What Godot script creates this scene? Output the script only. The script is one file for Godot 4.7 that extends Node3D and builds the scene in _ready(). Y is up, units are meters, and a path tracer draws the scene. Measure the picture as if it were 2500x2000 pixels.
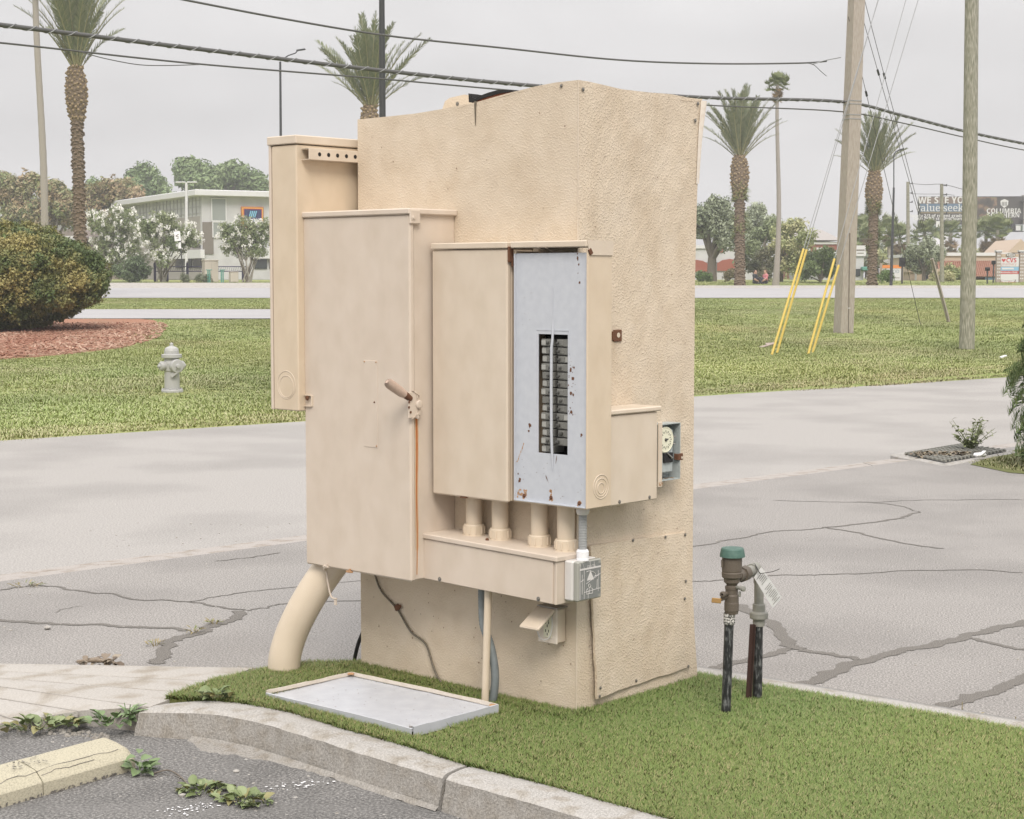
extends Node3D
# A stucco-clad electrical service stand on a strip of turf between a parking lot and a street, under an overcast sky.

class MB:
	var v := PackedVector3Array()
	var n := PackedVector3Array()
	var uv := PackedVector2Array()
	var c := PackedColorArray()
	var off := Vector3.ZERO
	var col := Color.WHITE
	var colored := false
	func _init(o := Vector3.ZERO) -> void:
		off = o
	func tri(a: Vector3, b: Vector3, d: Vector3, na: Vector3, nb: Vector3, nd: Vector3, ua := Vector2.ZERO, ub := Vector2.ZERO, ud := Vector2.ZERO) -> void:
		if (b - a).cross(d - a).dot(na + nb + nd) > 0.0:
			v.append_array([a - off, d - off, b - off]); n.append_array([na, nd, nb]); uv.append_array([ua, ud, ub])
		else:
			v.append_array([a - off, b - off, d - off]); n.append_array([na, nb, nd]); uv.append_array([ua, ub, ud])
		if colored:
			c.append_array([col, col, col])
	func flat(a: Vector3, b: Vector3, d: Vector3, up := Vector3.ZERO) -> void:
		var q := (d - a).cross(b - a).normalized()
		if up != Vector3.ZERO and q.dot(up) < 0.0:
			q = -q
		tri(a, b, d, q, q, q, Vector2(a.x, a.z), Vector2(b.x, b.z), Vector2(d.x, d.z))
	func quad(a: Vector3, b: Vector3, d: Vector3, e: Vector3, up := Vector3.ZERO) -> void:
		flat(a, b, d, up); flat(a, d, e, up)
	# chamfered box; b turns it about its centre
	func box(at: Vector3, s: Vector3, bev := 0.0, b := Basis()) -> void:
		var h := s * 0.5
		var k: float = minf(bev, minf(h.x, minf(h.y, h.z)) * 0.9)
		for ax in 3:
			var u := (ax + 1) % 3
			var w := (ax + 2) % 3
			for sg: float in [-1.0, 1.0]:
				var q: Array[Vector3] = []
				for cr: Vector2 in [Vector2(-1, -1), Vector2(1, -1), Vector2(1, 1), Vector2(-1, 1)]:
					var p := Vector3.ZERO
					p[ax] = sg * h[ax]; p[u] = cr.x * (h[u] - k); p[w] = cr.y * (h[w] - k)
					q.append(at + b * p)
				var nn := Vector3.ZERO; nn[ax] = sg
				quad(q[0], q[1], q[2], q[3], b * nn)
		if k <= 0.0:
			return
		for ax in 3:
			var u := (ax + 1) % 3
			var w := (ax + 2) % 3
			for su: float in [-1.0, 1.0]:
				for sw: float in [-1.0, 1.0]:
					var q: Array[Vector3] = []
					for e: Vector3 in [Vector3(-1, 0, 0), Vector3(1, 0, 0), Vector3(1, 1, 0), Vector3(-1, 1, 0)]:
						var p := Vector3.ZERO
						p[ax] = e.x * (h[ax] - k)
						p[u] = su * (h[u] - (k if e.y > 0.5 else 0.0)); p[w] = sw * (h[w] - (0.0 if e.y > 0.5 else k))
						q.append(at + b * p)
					var nn := Vector3.ZERO; nn[u] = su; nn[w] = sw
					quad(q[0], q[1], q[2], q[3], b * nn)
		for sx: float in [-1.0, 1.0]:
			for sy: float in [-1.0, 1.0]:
				for sz: float in [-1.0, 1.0]:
					var sg := Vector3(sx, sy, sz)
					flat(at + b * (sg * (h - Vector3(0, k, k))), at + b * (sg * (h - Vector3(k, 0, k))), at + b * (sg * (h - Vector3(k, k, 0))), b * sg)
	# round tube along points; r is one radius or one per point
	func tube(p: Array, r, seg := 10, caps := true) -> void:
		var m := p.size()
		var prev: Array[Vector3] = []; var prevn: Array[Vector3] = []
		var side := Vector3.ZERO
		for i in m:
			var t: Vector3 = (p[mini(i + 1, m - 1)] - p[maxi(i - 1, 0)]).normalized()
			if i == 0:
				side = t.cross(Vector3.UP if absf(t.y) < 0.9 else Vector3.RIGHT).normalized()
			else:
				side = (side - t * side.dot(t)).normalized()
			var up := side.cross(t)
			var rr: float = r[i] if r is Array else r
			var ring: Array[Vector3] = []; var rn: Array[Vector3] = []
			for k in seg:
				var a := TAU * k / seg
				var d := side * cos(a) + up * sin(a)
				ring.append(p[i] + d * rr); rn.append(d)
			if i > 0:
				for k in seg:
					var j := (k + 1) % seg
					tri(prev[k], prev[j], ring[j], prevn[k], prevn[j], rn[j]); tri(prev[k], ring[j], ring[k], prevn[k], rn[j], rn[k])
			if caps and (i == 0 or i == m - 1):
				for k in seg:
					flat(p[i], ring[k], ring[(k + 1) % seg], t if i > 0 else -t)
			prev = ring; prevn = rn
	# turned shape: profile of (radius, height) about the y axis of b, at a place; sharp corners stay sharp
	func lathe(prof: Array, at: Vector3, seg := 20, b := Basis()) -> void:
		for i in prof.size() - 1:
			var a: Vector2 = prof[i]; var e: Vector2 = prof[i + 1]
			var nn := Vector2(e.y - a.y, a.x - e.x).normalized()
			for k in seg:
				var t0 := TAU * k / seg; var t1 := TAU * (k + 1) / seg
				var d0 := Vector3(cos(t0), 0, sin(t0)); var d1 := Vector3(cos(t1), 0, sin(t1))
				var n0 := b * (d0 * nn.x + Vector3.UP * nn.y); var n1 := b * (d1 * nn.x + Vector3.UP * nn.y)
				var p0 := at + b * (d0 * a.x + Vector3.UP * a.y); var p1 := at + b * (d1 * a.x + Vector3.UP * a.y)
				var p2 := at + b * (d1 * e.x + Vector3.UP * e.y); var p3 := at + b * (d0 * e.x + Vector3.UP * e.y)
				if a.x > 1e-5: tri(p0, p1, p2, n0, n1, n1)
				if e.x > 1e-5: tri(p0, p2, p3, n0, n1, n0)
	# extruded outline in the xy plane of x, from depth z0 to z1
	func prism(poly: Array, z0: float, z1: float, x := Transform3D()) -> void:
		var pp := PackedVector2Array(poly)
		var ix := Geometry2D.triangulate_polygon(pp)
		for z: float in [z0, z1]:
			var nz := x.basis * Vector3(0, 0, -1.0 if z == minf(z0, z1) else 1.0)
			for i in range(0, ix.size(), 3):
				flat(x * Vector3(pp[ix[i]].x, pp[ix[i]].y, z), x * Vector3(pp[ix[i + 1]].x, pp[ix[i + 1]].y, z), x * Vector3(pp[ix[i + 2]].x, pp[ix[i + 2]].y, z), nz)
		var cw := Geometry2D.is_polygon_clockwise(pp)
		for i in pp.size():
			var a := pp[i]; var e := pp[(i + 1) % pp.size()]
			var o := Vector2(e.y - a.y, a.x - e.x) * (-1.0 if cw else 1.0)
			quad(x * Vector3(a.x, a.y, z0), x * Vector3(e.x, e.y, z0), x * Vector3(e.x, e.y, z1), x * Vector3(a.x, a.y, z1), x.basis * Vector3(o.x, o.y, 0))
	# smooth sheet through rows of points
	func sheet(rows: Array, up := Vector3.UP) -> void:
		var nu := rows.size(); var nv: int = rows[0].size()
		var nn: Array = []
		for i in nu:
			var line := PackedVector3Array()
			for j in nv:
				var du: Vector3 = rows[mini(i + 1, nu - 1)][j] - rows[maxi(i - 1, 0)][j]
				var dv: Vector3 = rows[i][mini(j + 1, nv - 1)] - rows[i][maxi(j - 1, 0)]
				var q := du.cross(dv).normalized()
				line.append(q if q.dot(up) > 0.0 else -q)
			nn.append(line)
		for i in nu - 1:
			for j in nv - 1:
				var a: Vector3 = rows[i][j]; var b: Vector3 = rows[i + 1][j]; var d: Vector3 = rows[i + 1][j + 1]; var e: Vector3 = rows[i][j + 1]
				tri(a, b, d, nn[i][j], nn[i + 1][j], nn[i + 1][j + 1], Vector2(a.x, a.z), Vector2(b.x, b.z), Vector2(d.x, d.z))
				tri(a, d, e, nn[i][j], nn[i + 1][j + 1], nn[i][j + 1], Vector2(a.x, a.z), Vector2(d.x, d.z), Vector2(e.x, e.z))
	func mesh() -> ArrayMesh:
		var arr := []; arr.resize(Mesh.ARRAY_MAX)
		arr[Mesh.ARRAY_VERTEX] = v; arr[Mesh.ARRAY_NORMAL] = n; arr[Mesh.ARRAY_TEX_UV] = uv
		if colored: arr[Mesh.ARRAY_COLOR] = c
		var m := ArrayMesh.new()
		m.add_surface_from_arrays(Mesh.PRIMITIVE_TRIANGLES, arr)
		return m

const TH := -0.745256      # the service stand's wide face is turned this far from the camera's
const CORNER := Vector3(0.215, 0.0, -5.601)   # foot of its nearest corner
const LOT := -0.10         # level of the parking lot; the turf is at 0
var FR := Basis(Vector3.UP, TH)
var rng := RandomNumberGenerator.new()
var nz := FastNoiseLite.new()
var M := {}

func numbered(called: String) -> String:
	if not has_node(called): return called
	var i := 1
	while has_node("%s_%03d" % [called, i]): i += 1
	return "%s_%03d" % [called, i]
func tag(o: Node, label: String, category: String, group := "", kind := "") -> Node:
	if label: o.set_meta("label", label)
	if category: o.set_meta("category", category)
	if group: o.set_meta("group", group)
	if kind: o.set_meta("kind", kind)
	return o
func thing(called: String, label: String, category: String, at := Vector3.ZERO, turn := 0.0, group := "") -> Node3D:
	var o := Node3D.new(); o.name = numbered(called); add_child(o)
	o.position = at; o.rotation.y = turn
	tag(o, label, category, group)
	return o
# a thing of the service stand: at is in the stand's own frame (x along the wide face to the near corner, z out of it)
func fixture(called: String, label: String, category: String, at: Vector3, group := "") -> Node3D:
	return thing(called, label, category, CORNER + FR * at, TH, group)
func obj(called: String, m, material: Material, parent: Node = null) -> MeshInstance3D:
	var o := MeshInstance3D.new()
	o.mesh = m.mesh() if m is MB else m
	o.material_override = material
	if parent == null:
		o.name = numbered(called); add_child(o)
	else:
		o.name = called; parent.add_child(o, true)
	return o
func setting(called: String, m, material: Material, label: String) -> MeshInstance3D:
	var o := obj(called, m, material); o.set_meta("kind", "structure"); o.set_meta("label", label)
	return o
func scatter(called: String, mesh: Mesh, material: Material, xf: Array, parent: Node = null, cols: Array = []) -> MultiMeshInstance3D:
	var mm := MultiMesh.new(); mm.transform_format = MultiMesh.TRANSFORM_3D
	mm.use_colors = cols.size() > 0
	mm.mesh = mesh; mm.instance_count = xf.size()
	for i in xf.size():
		mm.set_instance_transform(i, xf[i])
		if cols.size() > 0: mm.set_instance_color(i, cols[i])
	var o := MultiMeshInstance3D.new(); o.multimesh = mm; o.material_override = material
	if parent == null:
		o.name = numbered(called); add_child(o)
	else:
		o.name = called; parent.add_child(o, true); o.set_meta("kind", "stuff")
	return o
func rnd(a: float, b: float) -> float:
	return rng.randf_range(a, b)
func V(x: float, y: float, z: float) -> Vector3:
	return Vector3(x, y, z)
func smooth(pts: Array, n := 6) -> Array:   # Catmull-Rom through the points
	var out: Array = []
	for i in pts.size() - 1:
		var a: Vector3 = pts[maxi(i - 1, 0)]; var b: Vector3 = pts[i]; var c: Vector3 = pts[i + 1]; var d: Vector3 = pts[mini(i + 2, pts.size() - 1)]
		for k in n: out.append(b.cubic_interpolate(c, a, d, float(k) / n))
	out.append(pts[-1])
	return out

# ---- computed textures -------------------------------------------------------------------------------------------------
func noise_image(size: int, seed_: int, freq: float, oct := 4, kind := FastNoiseLite.TYPE_SIMPLEX_SMOOTH, gain := 0.5) -> Image:
	var f := FastNoiseLite.new(); f.seed = seed_; f.frequency = freq; f.noise_type = kind; f.fractal_octaves = oct; f.fractal_gain = gain
	if kind == FastNoiseLite.TYPE_CELLULAR: f.fractal_type = FastNoiseLite.FRACTAL_NONE
	var im := f.get_seamless_image(size, size, false, false, 0.12, true)
	im.convert(Image.FORMAT_L8)
	return im
# colours laid along the noise's brightness: ramp is [position, Color, position, Color ...] in sRGB
func ramp_image(src: Image, ramp: Array) -> Image:
	var lut := PackedByteArray(); lut.resize(768)
	for i in 256:
		var t := i / 255.0
		var col: Color = ramp[1]
		for k in range(0, ramp.size() - 2, 2):
			if t >= ramp[k]:
				var w: float = clampf((t - ramp[k]) / maxf(ramp[k + 2] - ramp[k], 1e-4), 0, 1)
				col = (ramp[k + 1] as Color).lerp(ramp[k + 3], w)
		lut[i * 3] = int(col.r * 255); lut[i * 3 + 1] = int(col.g * 255); lut[i * 3 + 2] = int(col.b * 255)
	var s := src.get_data()
	var d := PackedByteArray(); d.resize(s.size() * 3)
	for i in s.size():
		var q := s[i] * 3; var w := i * 3
		d[w] = lut[q]; d[w + 1] = lut[q + 1]; d[w + 2] = lut[q + 2]
	return Image.create_from_data(src.get_width(), src.get_height(), false, Image.FORMAT_RGB8, d)
func tex(im: Image) -> ImageTexture:
	return ImageTexture.create_from_image(im)
func bump(im: Image, strength: float) -> ImageTexture:
	var q: Image = im.duplicate(); q.convert(Image.FORMAT_RGBA8); q.bump_map_to_normal_map(strength)
	return ImageTexture.create_from_image(q)
func plain(col: Color, rough := 0.6, metal := 0.0) -> StandardMaterial3D:
	var m := StandardMaterial3D.new(); m.albedo_color = col; m.roughness = rough; m.metallic = metal
	return m
func tri_mat(albedo: Texture2D, scale: float, rough: float, normal: Texture2D = null, nscale := 1.0, tint := Color.WHITE) -> StandardMaterial3D:
	var m := plain(tint, rough)
	m.albedo_texture = albedo; m.uv1_triplanar = true; m.uv1_scale = Vector3.ONE * scale
	if normal: m.normal_enabled = true; m.normal_texture = normal; m.normal_scale = nscale
	return m
func leafy(tint := Color.WHITE, back := 0.35) -> StandardMaterial3D:
	var m := plain(tint, 0.6); m.vertex_color_use_as_albedo = true
	m.cull_mode = BaseMaterial3D.CULL_DISABLED; m.backlight_enabled = true; m.backlight = Color(back, back, back * 0.6)
	return m
func g(v: float) -> Color:
	return Color(v, v, v)

# ---- camera, sky, sun ---------------------------------------------------------------------------------------------------
func daylight() -> void:
	var cam := Camera3D.new(); cam.name = "camera"; cam.position = V(0, 1.45, 0); cam.rotation_degrees = V(-4.44, 0, 0)
	cam.fov = 27.03; cam.near = 0.05; cam.far = 4000.0; cam.current = true; add_child(cam)
	var f := FastNoiseLite.new(); f.seed = 11; f.frequency = 1.0; f.fractal_octaves = 4; f.fractal_gain = 0.5
	var w := 768; var h := 384
	var im := Image.create(w, h, false, Image.FORMAT_RGBF)
	for j in h:
		var el := (0.5 - (j + 0.5) / h) * PI
		for i in w:
			var az := (i + 0.5) / w * TAU
			var base := Color(0.30, 0.29, 0.28)
			if el >= 0.0:
				var s := sin(el)
				var l := 0.428 * (1.0 + 2.1 * s * s)              # an overcast sky is brighter overhead than at the horizon
				var q := Vector3(cos(az) * cos(el), s * 5.0, sin(az) * cos(el)) * 2.6
				var cl := f.get_noise_3dv(q) + 0.6 * f.get_noise_3dv(q * 2.7 + Vector3(7, 3, 1)) + 0.35 * f.get_noise_3dv(q * 7.0 + Vector3(2, 9, 5))
				l *= 1.0 + 0.11 * cl
				base = Color(l * 1.0, l * 0.985, l * 0.988)
			im.set_pixel(i, j, base)
	var pano := PanoramaSkyMaterial.new(); pano.panorama = ImageTexture.create_from_image(im)
	var sky := Sky.new(); sky.sky_material = pano
	var env := Environment.new(); env.background_mode = Environment.BG_SKY; env.sky = sky
	env.tonemap_mode = Environment.TONE_MAPPER_LINEAR; env.tonemap_exposure = 1.72
	env.sdfgi_enabled = true; env.ssao_enabled = true; env.ssil_enabled = true
	env.fog_enabled = true; env.fog_density = 0.0009; env.fog_light_color = Color(0.9, 0.9, 0.91)
	var we := WorldEnvironment.new(); we.name = "world_environment"; we.environment = env; add_child(we)
	var sun := DirectionalLight3D.new(); sun.name = "sun"; sun.light_energy = 0.5; sun.light_angular_distance = 24.0
	sun.light_color = Color(1.0, 0.965, 0.92); sun.rotation_degrees = V(-46, 5, 0); sun.shadow_enabled = true; sun.sky_mode = DirectionalLight3D.SKY_MODE_LIGHT_ONLY
	add_child(sun)

# ---- materials ----------------------------------------------------------------------------------------------------------
func materials() -> void:
	var soft := noise_image(512, 3, 0.012, 4)
	var fine := noise_image(512, 4, 0.09, 3)
	var grit := noise_image(1024, 5, 0.13, 5, FastNoiseLite.TYPE_SIMPLEX, 0.85)
	var lump := noise_image(512, 6, 0.055, 2)
	M.soft_n = bump(soft, 1.0); M.fine_n = bump(fine, 3.0)
	var grit_n := bump(grit, 6.0)
	# painted steel, cream
	M.cream = tri_mat(tex(ramp_image(soft, [0.0, Color(0.780, 0.728, 0.660), 0.5, Color(0.796, 0.744, 0.676), 1.0, Color(0.808, 0.758, 0.694)])), 1.2, 0.5, M.soft_n, 0.10)
	M.cream.uv1_triplanar_sharpness = 8.0; chalk(M.cream, 62)
	M.cream_pink = M.cream.duplicate(); M.cream_pink.albedo_color = Color(0.985, 0.985, 1.0); M.cream_pink.roughness = 0.6; chalk(M.cream_pink, 63)
	M.cream_warm = M.cream.duplicate(); M.cream_warm.albedo_color = Color(1.0, 0.985, 0.955); M.cream_warm.roughness = 0.42
	# the same paint over rough stucco, with the odd brown speck
	var specks := noise_image(1024, 21, 0.11, 1, FastNoiseLite.TYPE_CELLULAR)
	var stucco_h := noise_image(1024, 8, 0.08, 3, FastNoiseLite.TYPE_SIMPLEX_SMOOTH, 0.6)
	var sh := stucco_h.get_data()
	for i in sh.size(): sh[i] = clampi(int(pow(clampf((sh[i] / 255.0 - 0.46) / 0.54, 0, 1), 1.0) * 255), 0, 255)
	stucco_h = Image.create_from_data(1024, 1024, false, Image.FORMAT_L8, sh)
	M.stucco = tri_mat(tex(ramp_image(soft, [0.0, Color(0.772, 0.714, 0.636), 0.5, Color(0.794, 0.738, 0.660), 1.0, Color(0.806, 0.753, 0.680)])), 0.8, 0.8)
	M.stucco.normal_enabled = true; M.stucco.normal_texture = bump(stucco_h, 5.0); M.stucco.normal_scale = 0.38
	M.stucco.uv1_scale = Vector3.ONE * 1.25; M.stucco.uv1_triplanar_sharpness = 8.0
	M.stucco_rough = M.stucco.duplicate(); M.stucco_rough.normal_scale = 0.52; M.stucco_rough.uv1_scale = Vector3.ONE * 1.1
	over(M.stucco, ramp_image(noise_image(512, 66, 0.012, 5), [0.0, Color(0.965, 0.955, 0.94), 0.35, Color(0.988, 0.985, 0.98), 0.55, g(1.0), 1.0, g(1.0)]), 0.7); over(M.stucco_rough, ramp_image(noise_image(512, 67, 0.012, 5), [0.0, Color(0.955, 0.943, 0.925), 0.38, Color(0.985, 0.981, 0.975), 0.6, g(1.0), 1.0, g(1.0)]), 0.6)
	M.stucco_rough.uv2_scale = V(0.9, 0.45, 0.9)
	M.pvc = tri_mat(tex(ramp_image(soft, [0.0, Color(0.785, 0.728, 0.648), 1.0, Color(0.81, 0.757, 0.68)])), 2.0, 0.42)
	M.grey_paint = tri_mat(tex(ramp_image(noise_image(1024, 31, 0.02, 5), [0.0, Color(0.705, 0.720, 0.748), 0.5, Color(0.724, 0.739, 0.766), 1.0, Color(0.742, 0.756, 0.780)])), 1.3, 0.42, M.soft_n, 0.1)
	M.lid_paint = tri_mat(tex(ramp_image(noise_image(512, 33, 0.02, 5), [0.0, Color(0.69, 0.70, 0.725), 1.0, Color(0.745, 0.755, 0.775)])), 1.3, 0.35, M.soft_n, 0.08)
	M.rust = tri_mat(tex(ramp_image(fine, [0.0, Color(0.24, 0.16, 0.12), 0.5, Color(0.38, 0.25, 0.175), 1.0, Color(0.55, 0.38, 0.26)])), 9.0, 0.9, M.fine_n, 0.6)
	M.rust_pale = tri_mat(tex(ramp_image(fine, [0.0, Color(0.58, 0.40, 0.27), 0.6, Color(0.70, 0.55, 0.41), 1.0, Color(0.77, 0.67, 0.54)])), 7.0, 0.8)
	M.handle = tri_mat(tex(ramp_image(soft, [0.0, Color(0.69, 0.60, 0.54), 1.0, Color(0.75, 0.67, 0.61)])), 8.0, 0.6)
	M.dark = plain(Color(0.10, 0.095, 0.09), 0.7)
	M.black = plain(Color(0.055, 0.055, 0.06), 0.55)
	M.breaker = tri_mat(tex(ramp_image(fine, [0.0, Color(0.39, 0.39, 0.375), 1.0, Color(0.49, 0.49, 0.47)])), 20.0, 0.5)
	M.toggle = plain(Color(0.27, 0.27, 0.26), 0.45); M.sticker = plain(Color(0.62, 0.62, 0.60), 0.6)
	M.paper = tri_mat(tex(ramp_image(soft, [0.0, Color(0.86, 0.86, 0.87), 1.0, Color(0.94, 0.94, 0.95)])), 6.0, 0.7)
	M.steel = plain(Color(0.62, 0.61, 0.60), 0.4, 0.7)
	M.screw = plain(Color(0.50, 0.49, 0.47), 0.45, 0.6)
	M.grey_plastic = plain(Color(0.80, 0.79, 0.78), 0.45)
	M.grey_flex = tri_mat(tex(ramp_image(soft, [0.0, Color(0.55, 0.56, 0.56), 1.0, Color(0.64, 0.645, 0.645)])), 5.0, 0.5)
	M.dark_flex = tri_mat(tex(ramp_image(soft, [0.0, Color(0.40, 0.43, 0.44), 1.0, Color(0.49, 0.515, 0.52)])), 5.0, 0.55)
	M.cable = tri_mat(tex(ramp_image(soft, [0.0, Color(0.33, 0.31, 0.27), 1.0, Color(0.47, 0.43, 0.37)])), 8.0, 0.6)
	M.brown_wood = tri_mat(tex(ramp_image(fine, [0.0, Color(0.36, 0.19, 0.12), 1.0, Color(0.58, 0.36, 0.25)])), 6.0, 0.9)
	M.bare = tri_mat(tex(ramp_image(soft, [0.0, Color(0.80, 0.755, 0.70), 1.0, Color(0.87, 0.84, 0.80)])), 5.0, 0.8)
	M.label_grey = tri_mat(tex(ramp_image(fine, [0.0, Color(0.42, 0.43, 0.425), 1.0, Color(0.52, 0.53, 0.52)])), 6.0, 0.35)
	M.clear = plain(Color(0.9, 0.92, 0.88, 0.25), 0.08); M.clear.transparency = BaseMaterial3D.TRANSPARENCY_ALPHA
	M.timer_grey = tri_mat(tex(ramp_image(soft, [0.0, Color(0.60, 0.63, 0.63), 1.0, Color(0.68, 0.71, 0.71)])), 5.0, 0.5)
	M.dial = plain(Color(0.86, 0.855, 0.77), 0.5)
	# ground
	var tar := ramp_image(grit, [0.0, Color(0.30, 0.294, 0.288), 0.3, Color(0.465, 0.454, 0.444), 0.5, Color(0.568, 0.554, 0.542), 0.72, Color(0.665, 0.649, 0.635), 1.0, Color(0.91, 0.892, 0.872)])
	var blotch := ramp_image(noise_image(1024, 41, 0.006, 5), [0.0, g(0.91), 0.42, g(0.965), 0.6, g(1.0), 1.0, g(1.0)])
	var stain0 := ramp_image(noise_image(512, 44, 0.012, 5), [0.0, g(0.86), 0.4, g(0.94), 0.55, g(1.0), 1.0, g(1.0)])
	M.asphalt = tri_mat(tex(tar), 0.55, 0.92, grit_n, 0.55); over(M.asphalt, blotch, 0.11)
	M.bay = tri_mat(tex(ramp_image(grit, [0.0, Color(0.20, 0.198, 0.196), 0.3, Color(0.35, 0.346, 0.342), 0.5, Color(0.45, 0.444, 0.437), 0.7, Color(0.565, 0.557, 0.548), 1.0, Color(0.90, 0.885, 0.87)])), 0.5, 0.92, grit_n, 0.7); over(M.bay, stain0, 0.3)
	var pale := ramp_image(grit, [0.0, Color(0.47, 0.458, 0.446), 0.35, Color(0.575, 0.562, 0.55), 0.6, Color(0.64, 0.627, 0.614), 1.0, Color(0.80, 0.785, 0.77)])
	M.street = tri_mat(tex(pale), 0.4, 0.92, grit_n, 0.4); over(M.street, blotch, 0.07)
	M.far_road = tri_mat(tex(ramp_image(soft, [0.0, Color(0.60, 0.595, 0.60), 1.0, Color(0.645, 0.64, 0.645)])), 0.05, 0.95)
	var stain := ramp_image(noise_image(1024, 43, 0.012, 5), [0.0, Color(0.80, 0.77, 0.72), 0.3, Color(0.93, 0.915, 0.89), 0.5, g(1.0), 1.0, g(1.0)])
	M.concrete = tri_mat(tex(ramp_image(grit, [0.0, Color(0.46, 0.445, 0.425), 0.32, Color(0.60, 0.588, 0.572), 0.6, Color(0.68, 0.668, 0.652), 1.0, Color(0.84, 0.83, 0.815)])), 0.6, 0.9, grit_n, 0.5); over(M.concrete, stain, 0.7)
	M.concrete_dark = tri_mat(tex(ramp_image(grit, [0.0, Color(0.36, 0.35, 0.33), 0.4, Color(0.53, 0.515, 0.495), 1.0, Color(0.74, 0.725, 0.70)])), 0.6, 0.9, grit_n, 0.6); over(M.concrete_dark, stain, 0.9)
	M.ramp = tri_mat(tex(ramp_image(grit, [0.0, Color(0.59, 0.572, 0.55), 0.5, Color(0.66, 0.643, 0.622), 1.0, Color(0.74, 0.726, 0.706)])), 0.5, 0.9, grit_n, 0.25); over(M.ramp, stain, 0.35)
	M.gutter = tri_mat(tex(ramp_image(grit, [0.0, Color(0.52, 0.495, 0.478), 0.5, Color(0.635, 0.612, 0.594), 1.0, Color(0.76, 0.738, 0.72)])), 0.5, 0.9, grit_n, 0.4); over(M.gutter, stain, 0.5)
	M.crack = tri_mat(tex(ramp_image(grit, [0.0, Color(0.22, 0.21, 0.198), 0.42, Color(0.40, 0.386, 0.368), 0.62, Color(0.515, 0.497, 0.475), 1.0, Color(0.86, 0.845, 0.825)])), 1.2, 0.95, grit_n, 1.0)
	M.yellow_stop = tri_mat(tex(ramp_image(noise_image(1024, 47, 0.05, 5, FastNoiseLite.TYPE_SIMPLEX, 0.65), [0.0, Color(0.38, 0.37, 0.33), 0.28, Color(0.61, 0.59, 0.53), 0.46, Color(0.70, 0.675, 0.595), 0.75, Color(0.73, 0.705, 0.62), 1.0, Color(0.76, 0.75, 0.70)])), 2.2, 0.9, grit_n, 0.4)
	M.soil = tri_mat(tex(ramp_image(fine, [0.0, Color(0.31, 0.33, 0.17), 1.0, Color(0.42, 0.43, 0.24)])), 6.0, 1.0)
	M.verge = tri_mat(tex(ramp_image(noise_image(1024, 51, 0.045, 5, FastNoiseLite.TYPE_SIMPLEX, 0.62), [0.0, Color(0.40, 0.445, 0.24), 0.35, Color(0.505, 0.54, 0.31), 0.6, Color(0.57, 0.595, 0.375), 1.0, Color(0.69, 0.67, 0.51)])), 0.16, 1.0)
	over(M.verge, ramp_image(noise_image(512, 52, 0.012, 4), [0.0, Color(0.80, 0.86, 0.72), 0.5, g(0.96), 1.0, Color(1.0, 0.95, 0.86)]), 0.021)
	M.mulch = tri_mat(tex(ramp_image(noise_image(1024, 53, 0.05, 4, FastNoiseLite.TYPE_SIMPLEX, 0.7), [0.0, Color(0.36, 0.22, 0.16), 0.4, Color(0.56, 0.365, 0.275), 0.62, Color(0.63, 0.455, 0.355), 1.0, Color(0.72, 0.60, 0.49)])), 0.35, 1.0)
	over(M.mulch, ramp_image(noise_image(512, 54, 0.015, 4), [0.0, g(1.0), 0.5, Color(0.97, 0.98, 0.98), 1.0, Color(0.86, 0.96, 0.96)]), 0.06)
	M.wood_pole = tri_mat(tex(ramp_image(noise_image(512, 57, 0.05, 4), [0.0, Color(0.34, 0.345, 0.29), 0.42, Color(0.50, 0.50, 0.44), 0.6, Color(0.58, 0.57, 0.52), 1.0, Color(0.72, 0.70, 0.66)])), 2.0, 0.95)
	M.wood_pole.uv1_scale = V(1.8, 0.16, 1.8)
	M.pole_grey = tri_mat(tex(ramp_image(noise_image(512, 58, 0.03, 4), [0.0, Color(0.56, 0.52, 0.48), 0.5, Color(0.63, 0.595, 0.56), 1.0, Color(0.69, 0.66, 0.63)])), 2.0, 0.9)
	M.pole_grey.uv1_scale = V(3.0, 0.25, 3.0)
	M.wire = plain(Color(0.33, 0.33, 0.325), 0.6)
	M.wire_pale = plain(Color(0.58, 0.585, 0.59), 0.5, 0.4)
	M.guard = tri_mat(tex(ramp_image(soft, [0.0, Color(0.77, 0.66, 0.30), 1.0, Color(0.82, 0.73, 0.40)])), 3.0, 0.5)
	M.hydrant = tri_mat(tex(ramp_image(fine, [0.0, Color(0.61, 0.61, 0.605), 1.0, Color(0.69, 0.69, 0.685)])), 6.0, 0.45)
	M.lamp = plain(Color(0.20, 0.21, 0.215), 0.5)
	M.leaf = leafy(); M.grass = leafy(Color.WHITE, 0.3)
	M.bark = tri_mat(tex(ramp_image(fine, [0.0, Color(0.33, 0.30, 0.27), 1.0, Color(0.55, 0.52, 0.48)])), 2.0, 1.0)
	M.palm_bark = tri_mat(tex(ramp_image(fine, [0.0, Color(0.27, 0.22, 0.18), 0.5, Color(0.44, 0.385, 0.32), 1.0, Color(0.60, 0.54, 0.46)])), 2.0, 1.0, M.fine_n, 1.0)
	M.palm_smooth = tri_mat(tex(ramp_image(fine, [0.0, Color(0.52, 0.50, 0.47), 1.0, Color(0.66, 0.635, 0.605)])), 0.8, 1.0)
	M.boot = tri_mat(tex(ramp_image(fine, [0.0, Color(0.40, 0.33, 0.25), 0.5, Color(0.55, 0.48, 0.37), 1.0, Color(0.72, 0.66, 0.54)])), 3.0, 1.0)
	M.brass = tri_mat(tex(ramp_image(fine, [0.0, Color(0.27, 0.245, 0.215), 0.5, Color(0.36, 0.325, 0.285), 1.0, Color(0.46, 0.42, 0.37)])), 9.0, 0.6, M.fine_n, 0.4)
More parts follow.
